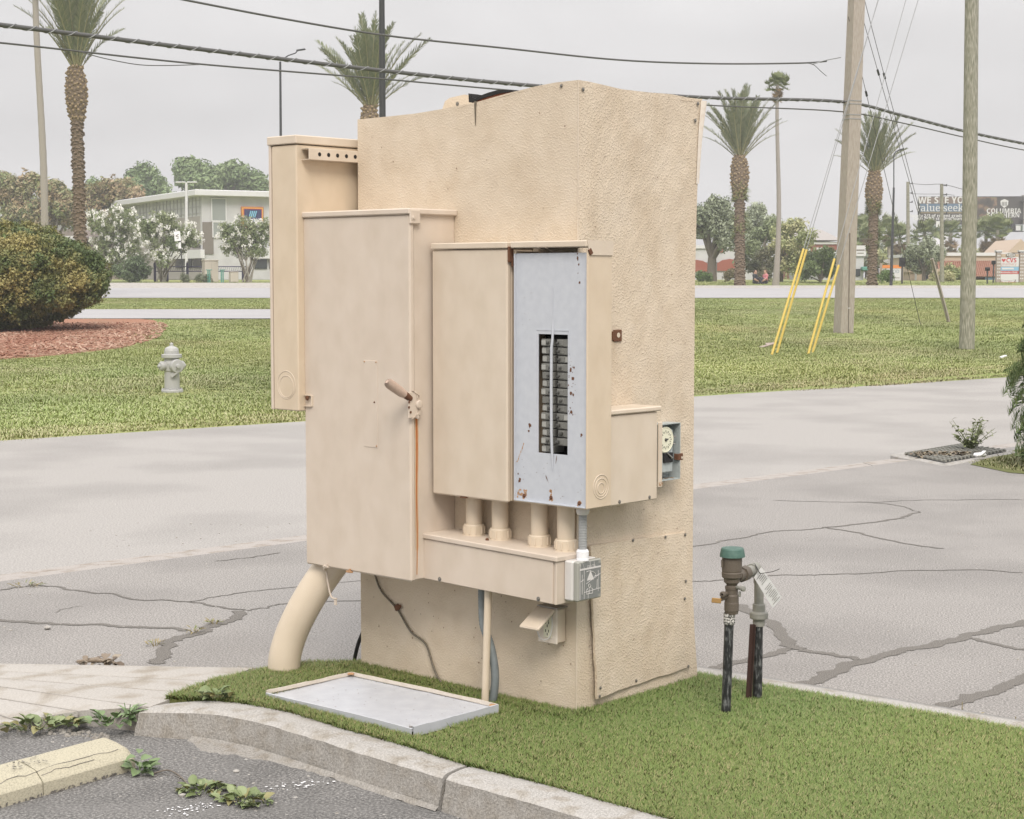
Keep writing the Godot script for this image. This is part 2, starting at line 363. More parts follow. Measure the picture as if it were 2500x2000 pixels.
	M.green_cap = tri_mat(tex(ramp_image(soft, [0.0, Color(0.24, 0.36, 0.33), 1.0, Color(0.34, 0.45, 0.41)])), 8.0, 0.55)
	M.grey_pvc = tri_mat(tex(ramp_image(soft, [0.0, Color(0.49, 0.49, 0.46), 1.0, Color(0.57, 0.565, 0.54)])), 6.0, 0.55)
	M.worn_black = tri_mat(tex(ramp_image(noise_image(512, 61, 0.02, 5), [0.0, Color(0.10, 0.105, 0.11), 0.52, Color(0.125, 0.13, 0.135), 0.64, Color(0.33, 0.34, 0.34), 1.0, Color(0.58, 0.585, 0.58)])), 3.0, 0.5)
	M.worn_black.uv1_scale = V(9.0, 2.2, 9.0)
	M.stake = tri_mat(tex(ramp_image(fine, [0.0, Color(0.17, 0.115, 0.10), 0.8, Color(0.27, 0.175, 0.145), 1.0, Color(0.70, 0.66, 0.60)])), 10.0, 0.9)
	M.white_wall = tri_mat(tex(ramp_image(soft, [0.0, Color(0.70, 0.70, 0.71), 1.0, Color(0.77, 0.77, 0.78)])), 0.1, 0.8)
	M.white_trim = plain(Color(0.80, 0.80, 0.81), 0.7)
	M.tan_brick = tri_mat(tex(ramp_image(fine, [0.0, Color(0.56, 0.51, 0.48), 1.0, Color(0.67, 0.62, 0.585)])), 1.0, 0.95)
	M.brown_panel = plain(Color(0.46, 0.435, 0.41), 0.8)
	M.red_brick = tri_mat(tex(ramp_image(fine, [0.0, Color(0.52, 0.30, 0.25), 1.0, Color(0.64, 0.41, 0.35)])), 0.8, 0.95)
	M.window = plain(Color(0.17, 0.20, 0.20), 0.12); M.window.metallic_specular = 0.6
	M.sky_window = plain(Color(0.55, 0.57, 0.56), 0.15); M.sky_window.metallic_specular = 0.6
	M.grey_roof = plain(Color(0.62, 0.60, 0.585), 0.9)
	M.tile_roof = tri_mat(tex(ramp_image(fine, [0.0, Color(0.50, 0.35, 0.29), 1.0, Color(0.64, 0.48, 0.41)])), 1.5, 0.95)
	M.cream_far = plain(Color(0.74, 0.71, 0.67), 0.7); M.tan_light = plain(Color(0.72, 0.65, 0.58), 0.85)
	M.purple = plain(Color(0.24, 0.22, 0.36), 0.6)
	M.teal = plain(Color(0.33, 0.55, 0.50), 0.6)

func chalk(m: StandardMaterial3D, seed_: int) -> void:   # faded, faintly streaked old paint
	over(m, ramp_image(noise_image(512, seed_, 0.016, 5), [0.0, Color(0.972, 0.966, 0.955), 0.4, Color(0.990, 0.988, 0.985), 0.6, g(1.0), 1.0, g(1.0)]), 1.0)
	m.uv2_scale = V(1.1, 0.5, 1.1)
func over(m: StandardMaterial3D, im: Image, scale: float) -> void:   # a coarse stain pattern multiplied over a fine grain
	m.detail_enabled = true; m.detail_blend_mode = BaseMaterial3D.BLEND_MODE_MUL; m.detail_albedo = tex(im)
	m.detail_uv_layer = BaseMaterial3D.DETAIL_UV_2; m.uv2_triplanar = true; m.uv2_scale = Vector3.ONE * scale

# ---- terrain ------------------------------------------------------------------------------------------------------------
# level of the land beyond the street against the distance north of the camera
func land(d: float) -> float:
	var k := [[-1e5, -0.20], [24.0, -0.20], [60.0, 0.35], [80.0, 0.50], [105.0, 0.83], [115.0, 1.10], [130.0, 1.25], [1e5, 1.25]]
	for i in k.size() - 1:
		if d < k[i + 1][0]:
			return lerpf(k[i][1], k[i + 1][1], (d - k[i][0]) / (k[i + 1][0] - k[i][0]))
	return 1.25
func street_edge(x: float) -> float:   # z of the street's far edge
	return -16.87 - 0.83 * (x + 5.09)
func gutter_edge(x: float) -> float:   # z of the lot's edge at the gutter
	return -8.61 - 0.9615 * (x + 2.62)

func ground() -> void:
	var m := MB.new()
	var rows: Array = []
	var offs := [0.0, 0.25, 0.6, 1.2]
	while offs[-1] < 80.0: offs.append(offs[-1] + 1.3)
	offs.append_array([90.0, 100.0, 110.0, 125.0, 160.0, 240.0, 400.0, 800.0, 1800.0])
	var ts := [-700, -400, -220, -120, -80, -60, -45, -36, -28, -22, -17, -13, -10, -8, -6, -4, -2, 0, 2, 4, 6, 8, 10, 12, 15, 18, 22, 28, 36, 46, 60, 90, 140, 240, 420, 700]
	for t: float in ts:
		var line := PackedVector3Array()
		for r: float in offs:
			var z: float = street_edge(t) - r
			var y := land(-z)
			if r == 0.0: y = -0.24
			line.append(Vector3(t, y, z))
		rows.append(line)
	m.sheet(rows)
	setting("grass_verge", m, M.verge, "grassy land rising beyond the street")
	m = MB.new()
	m.quad(V(-22, LOT, 14), V(60, LOT, 14), V(60, LOT, gutter_edge(60)), V(-22, LOT, gutter_edge(-22)), Vector3.UP)
	setting("parking_lot", m, M.asphalt, "cracked grey asphalt of the parking lot")
	m = MB.new()
	var gx := func(x: float) -> float: return gutter_edge(x) - 0.46
	rows = []
	for i in 61:
		var x := -120.0 + 4.0 * i
		rows.append([V(x, -0.145, gx.call(x) + 0.02), V(x, -0.16, lerpf(gx.call(x), street_edge(x), 0.5)), V(x, -0.19, street_edge(x) - 0.25)])
	m.sheet(rows)
	setting("street", m, M.street, "pale worn street running behind the stand")
	var gut := Node3D.new(); gut.name = "gutter"; gut.set_meta("kind", "structure"); gut.set_meta("label", "concrete gutter strip between lot and street"); add_child(gut)
	for i in 20:
		var x0 := -18.0 + 2.1 * i; var x1 := x0 + 2.09
		m = MB.new()
		for s: float in [0.0]:
			var a := V(x0, LOT - 0.006, gutter_edge(x0) + 0.01); var b := V(x1, LOT - 0.006, gutter_edge(x1) + 0.01)
			var c := V(x1, -0.128, gx.call(x1)); var d := V(x0, -0.128, gx.call(x0))
			m.quad(a, b, c, d, Vector3.UP)
			m.quad(d, c, c + V(0, -0.06, 0), d + V(0, -0.06, 0), V(0, 0, -1)); m.quad(b, c, c + V(0, -0.06, 0), b + V(0, -0.06, 0), V(1, 0, 0)); m.quad(a, d, d + V(0, -0.06, 0), a + V(0, -0.06, 0), V(-1, 0, 0))
		obj("gutter_slab", m, M.gutter, gut)
	# the main road and the pavements far off
	strip("road", -160.0, 160.0, 78.0, 101.5, 0.03, M.far_road, "wide pale road in the distance")
	strip("pavement", -160.0, 160.0, 103.0, 105.4, 0.06, M.gutter, "pavement along the far side of the road")
	strip("side_road", -70.0, -1.5, 50.5, 58.5, 0.03, M.far_road, "pale side road behind the mulch bed")
	m = MB.new(); rows = []
	for i in 41:
		var x := -160.0 + 8.0 * i
		rows.append([V(x, land(101.6) + 0.02, -101.5), V(x, land(101.6) + 0.17, -101.7), V(x, land(102.0) + 0.17, -102.1), V(x, land(103.0) - 0.05, -102.2)])
	m.sheet(rows)
	setting("kerb", m, M.concrete, "low kerb along the far side of the road")
	m = MB.new(); rows = []
	for i in 25:
		var x := -30.0 + 0.7 * i
		var e := 0.6 * sin(i * 1.3) + 0.3 * sin(i * 2.9)
		rows.append([V(x, land(107.3) + 0.03, -107.3), V(x, land(110.0) + 0.06, -110.0 - e), V(x, land(112.0) + 0.07, -112.4 - e)])
	m.sheet(rows)
	setting("dirt_patch", m, M.ramp, "bare sandy patch in the grass by the far road")
	m = MB.new()
	var bay := PackedVector2Array([Vector2(-7.0, 4.0), Vector2(-7.0, -5.0), Vector2(-2.3, -5.35), Vector2(-1.79, -5.70), Vector2(-1.50, -5.80), Vector2(-1.24, -5.70), Vector2(-1.05, -5.66), Vector2(-0.94, -5.60), Vector2(-0.83, -5.53), Vector2(-0.64, -5.34), Vector2(-0.40, -5.10), Vector2(-0.19, -4.89), Vector2(0.03, -4.69), Vector2(0.35, -4.38), Vector2(1.5, -3.25), Vector2(3.1, -1.7), Vector2(9.0, 4.0)])
	var bi := Geometry2D.triangulate_polygon(bay)
	for i in range(0, bi.size(), 3): m.flat(V(bay[bi[i]].x, LOT + 0.003, bay[bi[i]].y), V(bay[bi[i + 1]].x, LOT + 0.003, bay[bi[i + 1]].y), V(bay[bi[i + 2]].x, LOT + 0.003, bay[bi[i + 2]].y), Vector3.UP)
	setting("parking_bay", m, M.bay, "darker coarse asphalt of the parking bay in front of the kerb")
	cracks()
func strip(called: String, x0: float, x1: float, d0: float, d1: float, lift: float, mat: Material, label: String) -> void:
	var m := MB.new(); var rows: Array = []
	for i in 33:
		var x := lerpf(x0, x1, i / 32.0)
		var line: Array = []
		for j in 7:
			var d := lerpf(d0, d1, j / 6.0)
			line.append(V(x, land(d) + lift, -d))
		rows.append(line)
	m.sheet(rows)
	setting(called, m, mat, label)

# cracks filled with loose grit: ragged ribbons a few millimetres over the asphalt
func cracks() -> void:
	var lot := get_node("parking_lot")
	var lines := [
		[0.018, [-2.54,-8.36, -2.38,-8.50, -2.19,-8.38, -1.96,-8.25, -1.77,-8.11, -1.57,-8.07, -1.36,-7.92, -1.25,-7.84]],
		[0.055, [-1.25,-7.84, -1.26,-7.68, -1.33,-7.49, -1.39,-7.31, -1.46,-7.17, -1.44,-6.97, -1.43,-6.74]],
		[0.035, [-2.9,-7.70, -2.32,-7.62, -2.11,-7.56, -1.83,-7.51, -1.61,-7.47, -1.42,-7.40]],
		[0.012, [-1.25,-7.86, -1.15,-7.92, -1.07,-8.03, -0.7,-8.1, -0.2,-8.3]], [0.009, [-1.55,-8.05, -1.38,-8.25, -1.11,-8.45, -0.6,-8.7]],
		[0.010, [-1.63,-9.23, -1.44,-9.37, -1.31,-9.52]], [0.005, [-2.12,-7.80, -2.03,-7.96]],
		[0.06, [1.08,-8.00, 1.12,-7.77, 1.18,-7.43, 1.17,-7.12, 1.20,-7.01]], [0.04, [1.20,-7.01, 1.30,-6.93, 1.42,-6.83]],
		[0.062, [1.10,-6.38, 1.23,-6.55, 1.42,-6.81, 1.62,-6.97, 1.88,-7.19, 2.09,-7.39, 2.31,-7.57, 2.8,-7.9]],
		[0.05, [0.70,-6.60, 0.79,-6.66, 0.97,-6.83, 1.17,-7.03]], [0.03, [1.96,-7.22, 2.14,-7.02, 2.4,-6.9]],
		[0.014, [0.6,-8.60, 0.93,-8.61, 1.03,-8.63, 1.38,-8.77, 1.75,-8.83, 2.36,-8.96, 2.69,-8.86]],
		[0.016, [0.8,-9.6, 1.05,-9.74, 1.36,-10.07, 1.59,-10.30, 1.93,-10.45]], [0.024, [1.93,-10.45, 2.37,-10.78, 2.60,-11.04, 2.69,-11.18]], [0.012, [2.69,-11.18, 2.66,-11.36, 2.56,-11.61, 2.38,-11.70]],
		[0.022, [1.93,-10.45, 2.09,-10.30, 2.24,-9.92, 2.47,-9.66]], [0.012, [1.81,-11.75, 2.38,-11.68, 2.71,-11.75, 3.12,-11.81, 3.58,-11.83]],
		[0.06, [1.45,-5.93, 1.57,-6.07, 1.76,-6.25, 1.97,-6.47, 2.3,-6.8]], [0.006, [-1.12,-5.20, -1.06,-5.20, -0.99,-5.09]], [0.006, [-1.75,-4.72, -1.62,-4.78, -1.5,-4.86]]]
	for l in lines:
		var pts: Array = []
		for i in range(0, l[1].size(), 2): pts.append(V(l[1][i], LOT + (0.0022 if l[1][i + 1] < -5.6 else 0.0055), l[1][i + 1]))
		pts = smooth(pts, 12)
		var rows: Array = []
		for i in pts.size():
			var t: Vector3 = (pts[mini(i + 1, pts.size() - 1)] - pts[maxi(i - 1, 0)]).normalized()
			var sd := Vector3(t.z, 0, -t.x)
			var q: Vector3 = pts[i] + sd * (nz.get_noise_2d(i * 11.0, pts[i].x * 90.0) * 0.035 + nz.get_noise_2d(i * 61.0, pts[i].z * 300.0) * 0.012)
			var w0: float = l[0] * (0.7 + 0.9 * absf(nz.get_noise_2d(pts[i].x * 700.0, 3.0)) + 0.8 * absf(nz.get_noise_2d(i * 47.0, 9.0)))
			var w1: float = l[0] * (0.7 + 0.9 * absf(nz.get_noise_2d(pts[i].z * 700.0, 31.0)) + 0.8 * absf(nz.get_noise_2d(i * 53.0, 19.0)))
			if i == 0 or i == pts.size() - 1: w0 *= 0.2; w1 *= 0.2
			rows.append([q - sd * w0 * 0.5, q, q + sd * w1 * 0.5])
		var m := MB.new(); m.sheet(rows)
		obj("crack", m, M.crack, lot)

# ---- the service stand: all measures in its own frame ---------------------------------------------------------------------
func plate(m: MB, rows: Array, back: Vector3, up: Vector3) -> void:   # a sheet with a skirt round it
	m.sheet(rows, up)
	var rim: Array = []
	for j in rows[0].size(): rim.append(rows[0][j])
	for i in range(1, rows.size()): rim.append(rows[i][-1])
	for j in range(rows[0].size() - 2, -1, -1): rim.append(rows[-1][j])
	for i in range(rows.size() - 2, 0, -1): rim.append(rows[i][0])
	var mid := Vector3.ZERO
	for p: Vector3 in rim: mid += p / rim.size()
	for i in rim.size():
		var a: Vector3 = rim[i]; var b: Vector3 = rim[(i + 1) % rim.size()]
		m.quad(a, b, b + back, a + back, (a + b) * 0.5 - mid)
func screw(parent: Node, at: Vector3, off: Vector3, face: Vector3, r := 0.005, mat: Material = null) -> void:
	var m := MB.new(off)
	var b := Basis(Quaternion(Vector3.UP, face))
	m.lathe([Vector2(r * 1.6, 0), Vector2(r * 1.6, 0.0012), Vector2(r, 0.0014), Vector2(r * 0.8, 0.004), Vector2(0, 0.0042)], at, 8, b)
	obj("screw", m, mat if mat else M.screw, parent)
func ring(m: MB, at: Vector3, face: Vector3, r: float, t: float, seg := 28) -> void:
	var b := Basis(Quaternion(Vector3.UP, face)); var p: Array = []
	for k in seg + 1: p.append(at + b * (V(cos(TAU * k / seg), 0, sin(TAU * k / seg)) * r))
	m.tube(p, t, 5, false)
func flake(m: MB, at: Vector3, face: Vector3, r: float, stretch := 1.0, turn := 0.0) -> void:   # ragged chip of rust lying on a face
	var b := Basis(Quaternion(Vector3.BACK, face)) * Basis(Vector3.BACK, turn); var k := 9; var prev := Vector3.ZERO; var first := Vector3.ZERO
	for i in k + 1:
		var a := TAU * i / k; var rr := r * rnd(0.45, 1.15)
		var p := at + b * V(cos(a) * rr, sin(a) * rr * stretch, 0)
		if i == 0: first = p
		else: m.flat(at, prev, first if i == k else p, face)
		prev = p

func stand() -> void:
	var t := fixture("stucco_stand", "tall cream stucco-covered electrical stand on the turf", "electrical stand", V(0, 0, 0))
	var top := func(x: float) -> float:
		var k := [[-1.065, 2.028], [-0.9, 2.028], [-0.75, 2.03], [-0.62, 2.037], [-0.45, 2.05], [-0.32, 2.068], [-0.19, 2.082], [-0.1, 2.088], [0.01, 2.089]]
		for i in k.size() - 1:
			if x <= k[i + 1][0]: return lerpf(k[i][1], k[i + 1][1], (x - k[i][0]) / (k[i + 1][0] - k[i][0]))
		return 2.089
	var topr := func(z: float) -> float:
		var k := [[0.0, 2.089], [0.05, 2.088], [0.14, 2.082], [0.22, 2.077], [0.37, 2.078], [0.5, 2.082], [0.59, 2.078], [0.68, 2.078]]
		for i in k.size() - 1:
			if z <= k[i + 1][0]: return lerpf(k[i][1], k[i + 1][1], (z - k[i][0]) / (k[i + 1][0] - k[i][0]))
		return 2.078
	var deep := func(y: float) -> float:
		var k := [[-0.1, 0.69], [0.0, 0.678], [0.16, 0.658], [0.35, 0.642], [1.43, 0.642], [1.73, 0.65], [1.95, 0.662], [2.1, 0.678]]
		for i in k.size() - 1:
			if y <= k[i + 1][0]: return lerpf(k[i][1], k[i + 1][1], (y - k[i][0]) / (k[i + 1][0] - k[i][0]))
		return 0.678
	var rows: Array = []; var m := MB.new()
	for i in 91:
		var x := -1.065 + 1.065 * i / 90.0; var line: Array = []
		for j in 121:
			var y := lerpf(-0.1, top.call(x), j / 120.0)
			var e := minf(1.0, minf(i, 90 - i) / 6.0)
			line.append(V(x, y, e * (nz.get_noise_2d(x * 160.0, y * 160.0) * 0.004 + nz.get_noise_2d(x * 1900.0, y * 1900.0) * 0.0014)))
		rows.append(line)
	m.sheet(rows, V(0, 0, 1)); obj("front_wall", m, M.stucco, t)
	rows = []; m = MB.new()
	for i in 61:
		var s := i / 60.0; var line: Array = []
		for j in 121:
			var y0 := lerpf(-0.1, 2.08, j / 120.0)
			var z: float = -deep.call(y0) * s
			var y := lerpf(-0.1, topr.call(-z), j / 120.0)
			var e := minf(1.0, minf(i, 60 - i) / 6.0)
			line.append(V(e * (nz.get_noise_2d(z * 160.0 + 50.0, y * 160.0) * 0.005 + nz.get_noise_2d(z * 1900.0, y * 1900.0 + 40.0) * 0.0022), y, z))
		rows.append(line)
	m.sheet(rows, V(1, 0, 0)); obj("side_wall", m, M.stucco_rough, t)
	m = MB.new()
	m.quad(V(-1.065, -0.1, 0), V(-1.065, 2.028, 0), V(-1.065, 2.02, -0.67), V(-1.065, -0.1, -0.67), V(-1, 0, 0))
	obj("end_wall", m, M.stucco, t)
	m = MB.new(); rows = []
	for j in 25:
		var y0 := lerpf(-0.1, 2.08, j / 24.0)
		rows.append([V(-1.065, lerpf(-0.1, 2.02, j / 24.0), -0.67), V(-0.5, lerpf(-0.1, 2.06, j / 24.0), -0.67), V(0, y0, -deep.call(y0))])
	m.sheet(rows, V(0, 0, -1)); obj("back_wall", m, M.stucco, t)
	m = MB.new(); rows = []
	for i in 31:
		var x := -1.065 + 1.065 * i / 30.0; var line: Array = []
		for j in 13:
			var z := -0.67 * j / 12.0
			line.append(V(x, lerpf(top.call(x), topr.call(-z) - 0.05 * clampf(-x, 0, 1), clampf(j / 12.0, 0, 1)) - 0.006 - (0.02 * sin(PI * j / 12.0)), z))
		rows.append(line)
	m.sheet(rows); obj("roof", m, M.bare, t)
	# the lifted, torn roof edge
	m = MB.new()
	m.prism([Vector2(-0.935, 1.98), Vector2(-0.915, 2.075), Vector2(-0.90, 2.105), Vector2(-0.875, 2.115), Vector2(-0.80, 2.122), Vector2(-0.775, 2.118), Vector2(-0.77, 2.0)], -0.34, -0.29)
	obj("lifted_roof_piece", m, M.stucco, t); screw(t, V(-0.835, 2.09, -0.29), Vector3.ZERO, V(0, 0, 1), 0.005)
	m = MB.new()
	m.prism([Vector2(-0.503, 2.052), Vector2(-0.505, 2.083), Vector2(-0.497, 2.078), Vector2(-0.49, 2.08), Vector2(-0.487, 2.066), Vector2(-0.47, 2.062), Vector2(-0.445, 2.072), Vector2(-0.41, 2.079), Vector2(-0.37, 2.084), Vector2(-0.335, 2.083), Vector2(-0.30, 2.079), Vector2(-0.30, 2.074), Vector2(-0.36, 2.072), Vector2(-0.42, 2.064), Vector2(-0.47, 2.054), Vector2(-0.488, 2.05)], -0.06, -0.008)
	obj("roofing_felt", m, M.dark, t)
	m = MB.new()
	m.prism([Vector2(-0.50, 2.03), Vector2(-0.488, 2.051), Vector2(-0.47, 2.055), Vector2(-0.42, 2.064), Vector2(-0.36, 2.073), Vector2(-0.31, 2.075), Vector2(-0.31, 2.03)], -0.07, -0.011)
	obj("exposed_plywood", m, M.brown_wood, t)
	m = MB.new()
	m.prism([Vector2(-0.466, 2.052), Vector2(-0.456, 2.052), Vector2(-0.459, 2.03), Vector2(-0.4605, 2.0), Vector2(-0.462, 1.97), Vector2(-0.4635, 2.0), Vector2(-0.4655, 2.03)], -0.004, 0.0035)
	obj("wall_crack", m, M.cable, t)
	# corner bead and the loose flashing on the far corner
	m = MB.new(); m.tube([V(0.0005, -0.1, 0.0005), V(0.0005, 1.0, 0.001), V(0.0005, 2.087, 0.0005)], 0.0022, 6); obj("corner_bead", m, M.cream, t)
	m = MB.new(); rows = []
	for j in 9:
		var y := lerpf(1.78, 2.072, j / 8.0); var o := 0.008 * pow(j / 8.0, 1.5)
		rows.append([V(0.003 + o * 0.2, y, -deep.call(y) + 0.012), V(0.003 + o, y, -deep.call(y) - 0.002), V(0.002 + o, y, -deep.call(y) - 0.006 - o * 1.2)])
	m.sheet(rows, V(1, 0, 0)); obj("loose_flashing", m, M.bare, t)
	for p: Array in [[0.0, 2.06, -0.02], [0.0, 2.06, -0.645], [0.0, 2.0, -0.63], [0.004, 0.55, -0.012], [0.004, 0.545, -0.035]]: screw(t, V(p[0] + 0.004, p[1], p[2]), Vector3.ZERO, V(1, 0, 0), 0.0042)
	screw(t, V(-0.07, 2.075, 0.003), Vector3.ZERO, V(0, 0, 1), 0.0035)
	# access panel on the side wall, its near edge standing off
	rows = []; m = MB.new()
	for i in 31:
		var s := i / 30.0; var line: Array = []
		for j in 31:
			var q := j / 30.0
			var z := lerpf(lerpf(-0.077, -0.05, q), lerpf(-0.616, -0.592, q), s); var y := lerpf(lerpf(0.034, 0.05, s), lerpf(0.556, 0.542, s), q)
			if i == 0: z += nz.get_noise_1d(y * 900.0) * 0.006
			if j == 30: y += nz.get_noise_1d(z * 900.0) * 0.004
			if j == 0: y += nz.get_noise_1d(z * 500.0 + 60.0) * 0.008
			var lift := 0.010 + 0.018 * pow(1.0 - s, 6.0) * (1.0 - 0.6 * q)
			line.append(V(lift + nz.get_noise_2d(z * 1700.0, y * 1700.0 + 90.0) * 0.002, y, z))
		rows.append(line)
	plate(m, rows, V(-0.009, 0, 0), V(1, 0, 0))
	var ap := obj("access_panel", m, M.stucco_rough, t)
	for p: Array in [[0.549, -0.283], [0.540, -0.465], [0.535, -0.58], [0.367, -0.586], [0.305, -0.58], [0.042, -0.09], [0.055, -0.305], [0.055, -0.605], [0.07, -0.094]]:
		screw(ap, V(0.012 + (0.014 if p[1] > -0.1 else 0.0), p[0], p[1]), Vector3.ZERO, V(1, 0, 0), 0.0035)
	m = MB.new()
	for i in 70: flake(m, V(0.0045, rnd(0.1, 1.9), rnd(-0.6, -0.03)), V(1, 0, 0), rnd(0.0012, 0.0028))
	for i in 90: flake(m, V(rnd(-1.04, -0.02), rnd(0.06, 0.42) if i < 60 else rnd(1.3, 2.0), 0.0045), V(0, 0, 1), rnd(0.0012, 0.0026), 1.4)
	for i in 14: flake(m, V(0.03 if i > 9 else 0.014, rnd(0.08, 0.5), rnd(-0.58, -0.2)), V(1, 0, 0), rnd(0.0015, 0.003))
	var fl := obj("rust_specks", m, M.rust, t); fl.set_meta("kind", "stuff")

func cabinets() -> void:
	# the tall cabinet hung on the stand's end wall
	var o := V(-1.18, 0.965, 0.1)
	var t := fixture("tall_cabinet", "tall narrow cream cabinet hung off the far end of the stand", "cabinet", o)
	var m := MB.new(o); m.box(V(-1.177, 1.445, -0.07), V(0.139, 0.96, 0.656), 0.004); obj("body", m, M.cream_warm, t)
	m = MB.new(o); m.box(V(-1.2565, 1.447, -0.07), V(0.013, 0.966, 0.66), 0.003); obj("cover", m, M.cream_pink, t)
	m = MB.new(o); m.box(V(-1.184, 1.9435, -0.07), V(0.164, 0.031, 0.668), 0.003); obj("cap", m, M.cream, t)
	m = MB.new(o); ring(m, V(-1.175, 1.058, 0.2582), V(0, 0, 1), 0.051, 0.0016, 36); ring(m, V(-1.175, 1.052, 0.2582), V(0, 0, 1), 0.040, 0.0016, 36); obj("knockout_ring", m, M.cream, t)
	for yy: float in [1.891, 1.003]:
		o = V(-1.085, yy - 0.02, 0.1)
		var s := fixture("strut_channel", "cream slotted strut channel behind the tall cabinet's top" if yy > 1.5 else "cream strut channel stub low behind the tall cabinet", "strut channel", o, "strut channels")
		m = MB.new(o)
		m.box(V(-1.066, yy, -0.04), V(0.003, 0.041, 0.55), 0.001); m.box(V(-1.0865, yy + 0.0195, -0.04), V(0.037, 0.0022, 0.55)); m.box(V(-1.0865, yy - 0.0195, -0.04), V(0.037, 0.0022, 0.55))
		obj("channel", m, M.cream, s)
		for k in 7:
			m = MB.new(o); m.lathe([Vector2(0.0075, 0), Vector2(0.0075, 0.0006), Vector2(0, 0.0006)], V(-1.0645, yy, 0.185 - 0.043 * k), 14, Basis(Quaternion(Vector3.UP, Vector3.RIGHT)))
			obj("hole", m, M.black, s)  # no opening: a raised disc, the hole's inner shade put in as black
		if yy < 1.5: screw(s, V(-1.085, yy + 0.01, 0.236), o, V(0, 0, 1), 0.006, M.rust)
	# the big disconnect switch
	o = V(-0.83, 0.403, 0.1)
	t = fixture("switch_cabinet", "large cream disconnect cabinet with lever handle and rust streak", "cabinet", o)
	m = MB.new(o); m.box(V(-0.838, 1.035, 0.1), V(0.544, 1.262, 0.2), 0.003); obj("body", m, M.cream_pink, t)
	m = MB.new(o); m.box(V(-0.834, 1.033, 0.2155), V(0.556, 1.262, 0.023), 0.006); var door := obj("door", m, M.cream_pink, t)
	m = MB.new(o); m.box(V(-0.835, 1.6735, 0.117), V(0.568, 0.021, 0.236), 0.004); obj("cap", m, M.cream_pink, t)
	m = MB.new(o); m.box(V(-0.553, 1.655, 0.205), V(0.008, 0.05, 0.05), 0.004); obj("corner_clip", m, M.cream_pink, t); screw(t, V(-0.549, 1.652, 0.215), o, V(1, 0, 0), 0.007, M.cream_pink)
	m = MB.new(o); m.box(V(-0.755, 1.008, 0.2275), V(0.07, 0.305, 0.0022), 0.001); var lp := obj("name_plate", m, M.cream_pink, door)
	for s: Array in [[-0.785, 1.155], [-0.725, 1.155], [-0.725, 0.862]]: screw(door, V(s[0], s[1], 0.2285), o, V(0, 0, 1), 0.0016, M.rust_pale)
	screw(door, V(-0.735, 1.015, 0.2285), o, V(0, 0, 1), 0.002, M.rust)
	m = MB.new(o); m.box(V(-0.545, 1.015, 0.228), V(0.004, 0.09, 0.04), 0.002)
	var d: Array = []
	for k in 17:
		var a := PI * 0.5 + PI * k / 16.0; d.append(Vector2(0.232 + cos(a) * 0.026, 1.015 + sin(a) * 0.048))
	d.append(Vector2(0.20, 0.985)); d.append(Vector2(0.197, 1.045))
	# D-shaped plate lying parallel to the cabinet's side
	var side := Transform3D(Basis(V(0, 0, 1), V(0, 1, 0), V(-1, 0, 0)), Vector3.ZERO)
	var dp: Array = []
	for p: Vector2 in d: dp.append(Vector2(p.x, p.y))
	m.prism(dp, 0.548, 0.541, side)
	m.lathe([Vector2(0.015, 0), Vector2(0.015, 0.009), Vector2(0.011, 0.012), Vector2(0, 0.0125)], V(-0.548, 1.016, 0.20), 14, Basis(Quaternion(Vector3.UP, Vector3.RIGHT)))
	m.box(V(-0.555, 1.0, 0.20), V(0.02, 0.05, 0.03), 0.004); m.box(V(-0.549, 0.976, 0.203), V(0.012, 0.02, 0.012), 0.002, Basis(V(1, 0, 0), 0.5))
	var hp := obj("handle_plate", m, M.cream_pink, t)
	for q: Array in [[1.042, 0.240], [1.026, 0.247], [1.008, 0.248], [0.991, 0.240]]:
		m = MB.new(o); m.lathe([Vector2(0.0045, 0), Vector2(0.0045, 0.0005), Vector2(0, 0.0005)], V(-0.541, q[0], q[1]), 10, Basis(Quaternion(Vector3.UP, Vector3.RIGHT))); obj("hole", m, M.rust, hp)
	m = MB.new(o); m.tube([V(-0.545, 1.053, 0.266), V(-0.545, 1.062, 0.282), V(-0.545, 1.078, 0.31), V(-0.545, 1.092, 0.334), V(-0.545, 1.097, 0.343), V(-0.545, 1.100, 0.347)], [0.0135, 0.0165, 0.0175, 0.0175, 0.014, 0.006], 14); var lv := obj("lever_grip", m, M.handle, t)
	m = MB.new(o); m.tube([V(-0.547, 1.036, 0.235), V(-0.546, 1.046, 0.252), V(-0.545, 1.054, 0.267)], [0.010, 0.012, 0.0125], 10); obj("collar", m, M.rust, lv)
	# the rust that ran down from the handle
	M.streak = tri_mat((M.rust_pale as StandardMaterial3D).albedo_texture, 9.0, 0.8, null, 1.0, Color(1.0, 0.80, 0.62))
	for wide in 2:
		var rows: Array = []; m = MB.new(o)
		for k in 41:
			var y := 0.972 - 0.55 * k / 40.0; var w: float = (0.0052 - 0.0038 * k / 40.0 if wide == 0 else 0.0095 - 0.002 * k / 40.0) * (0.85 + 0.5 * absf(nz.get_noise_1d(y * 1500.0 + wide * 99.0)))
			if wide == 1 and k > 33: w *= 0.4
			var zc := 0.1895 + 0.0012 * sin(y * 20.0)
			rows.append([V(-0.5655 + 0.0004 * (2 - wide), y, zc - w), V(-0.5655 + 0.0004 * (2 - wide), y, zc + w)])
		m.sheet(rows, V(1, 0, 0)); obj("rust_streak", m, M.streak if wide == 0 else plain(Color(0.755, 0.655, 0.535), 0.7), t)
	for p: Array in [[-0.875, 0.4], [-1.0, 0.404]]:
		m = MB.new(o); m.box(V(p[0], p[1], 0.226), V(0.028, 0.006, 0.012), 0.001); m.box(V(p[0] + 0.008, p[1] + 0.006, 0.231), V(0.008, 0.012, 0.004)); obj("latch", m, M.rust_pale if p[0] > -0.9 else M.cream_pink, t)
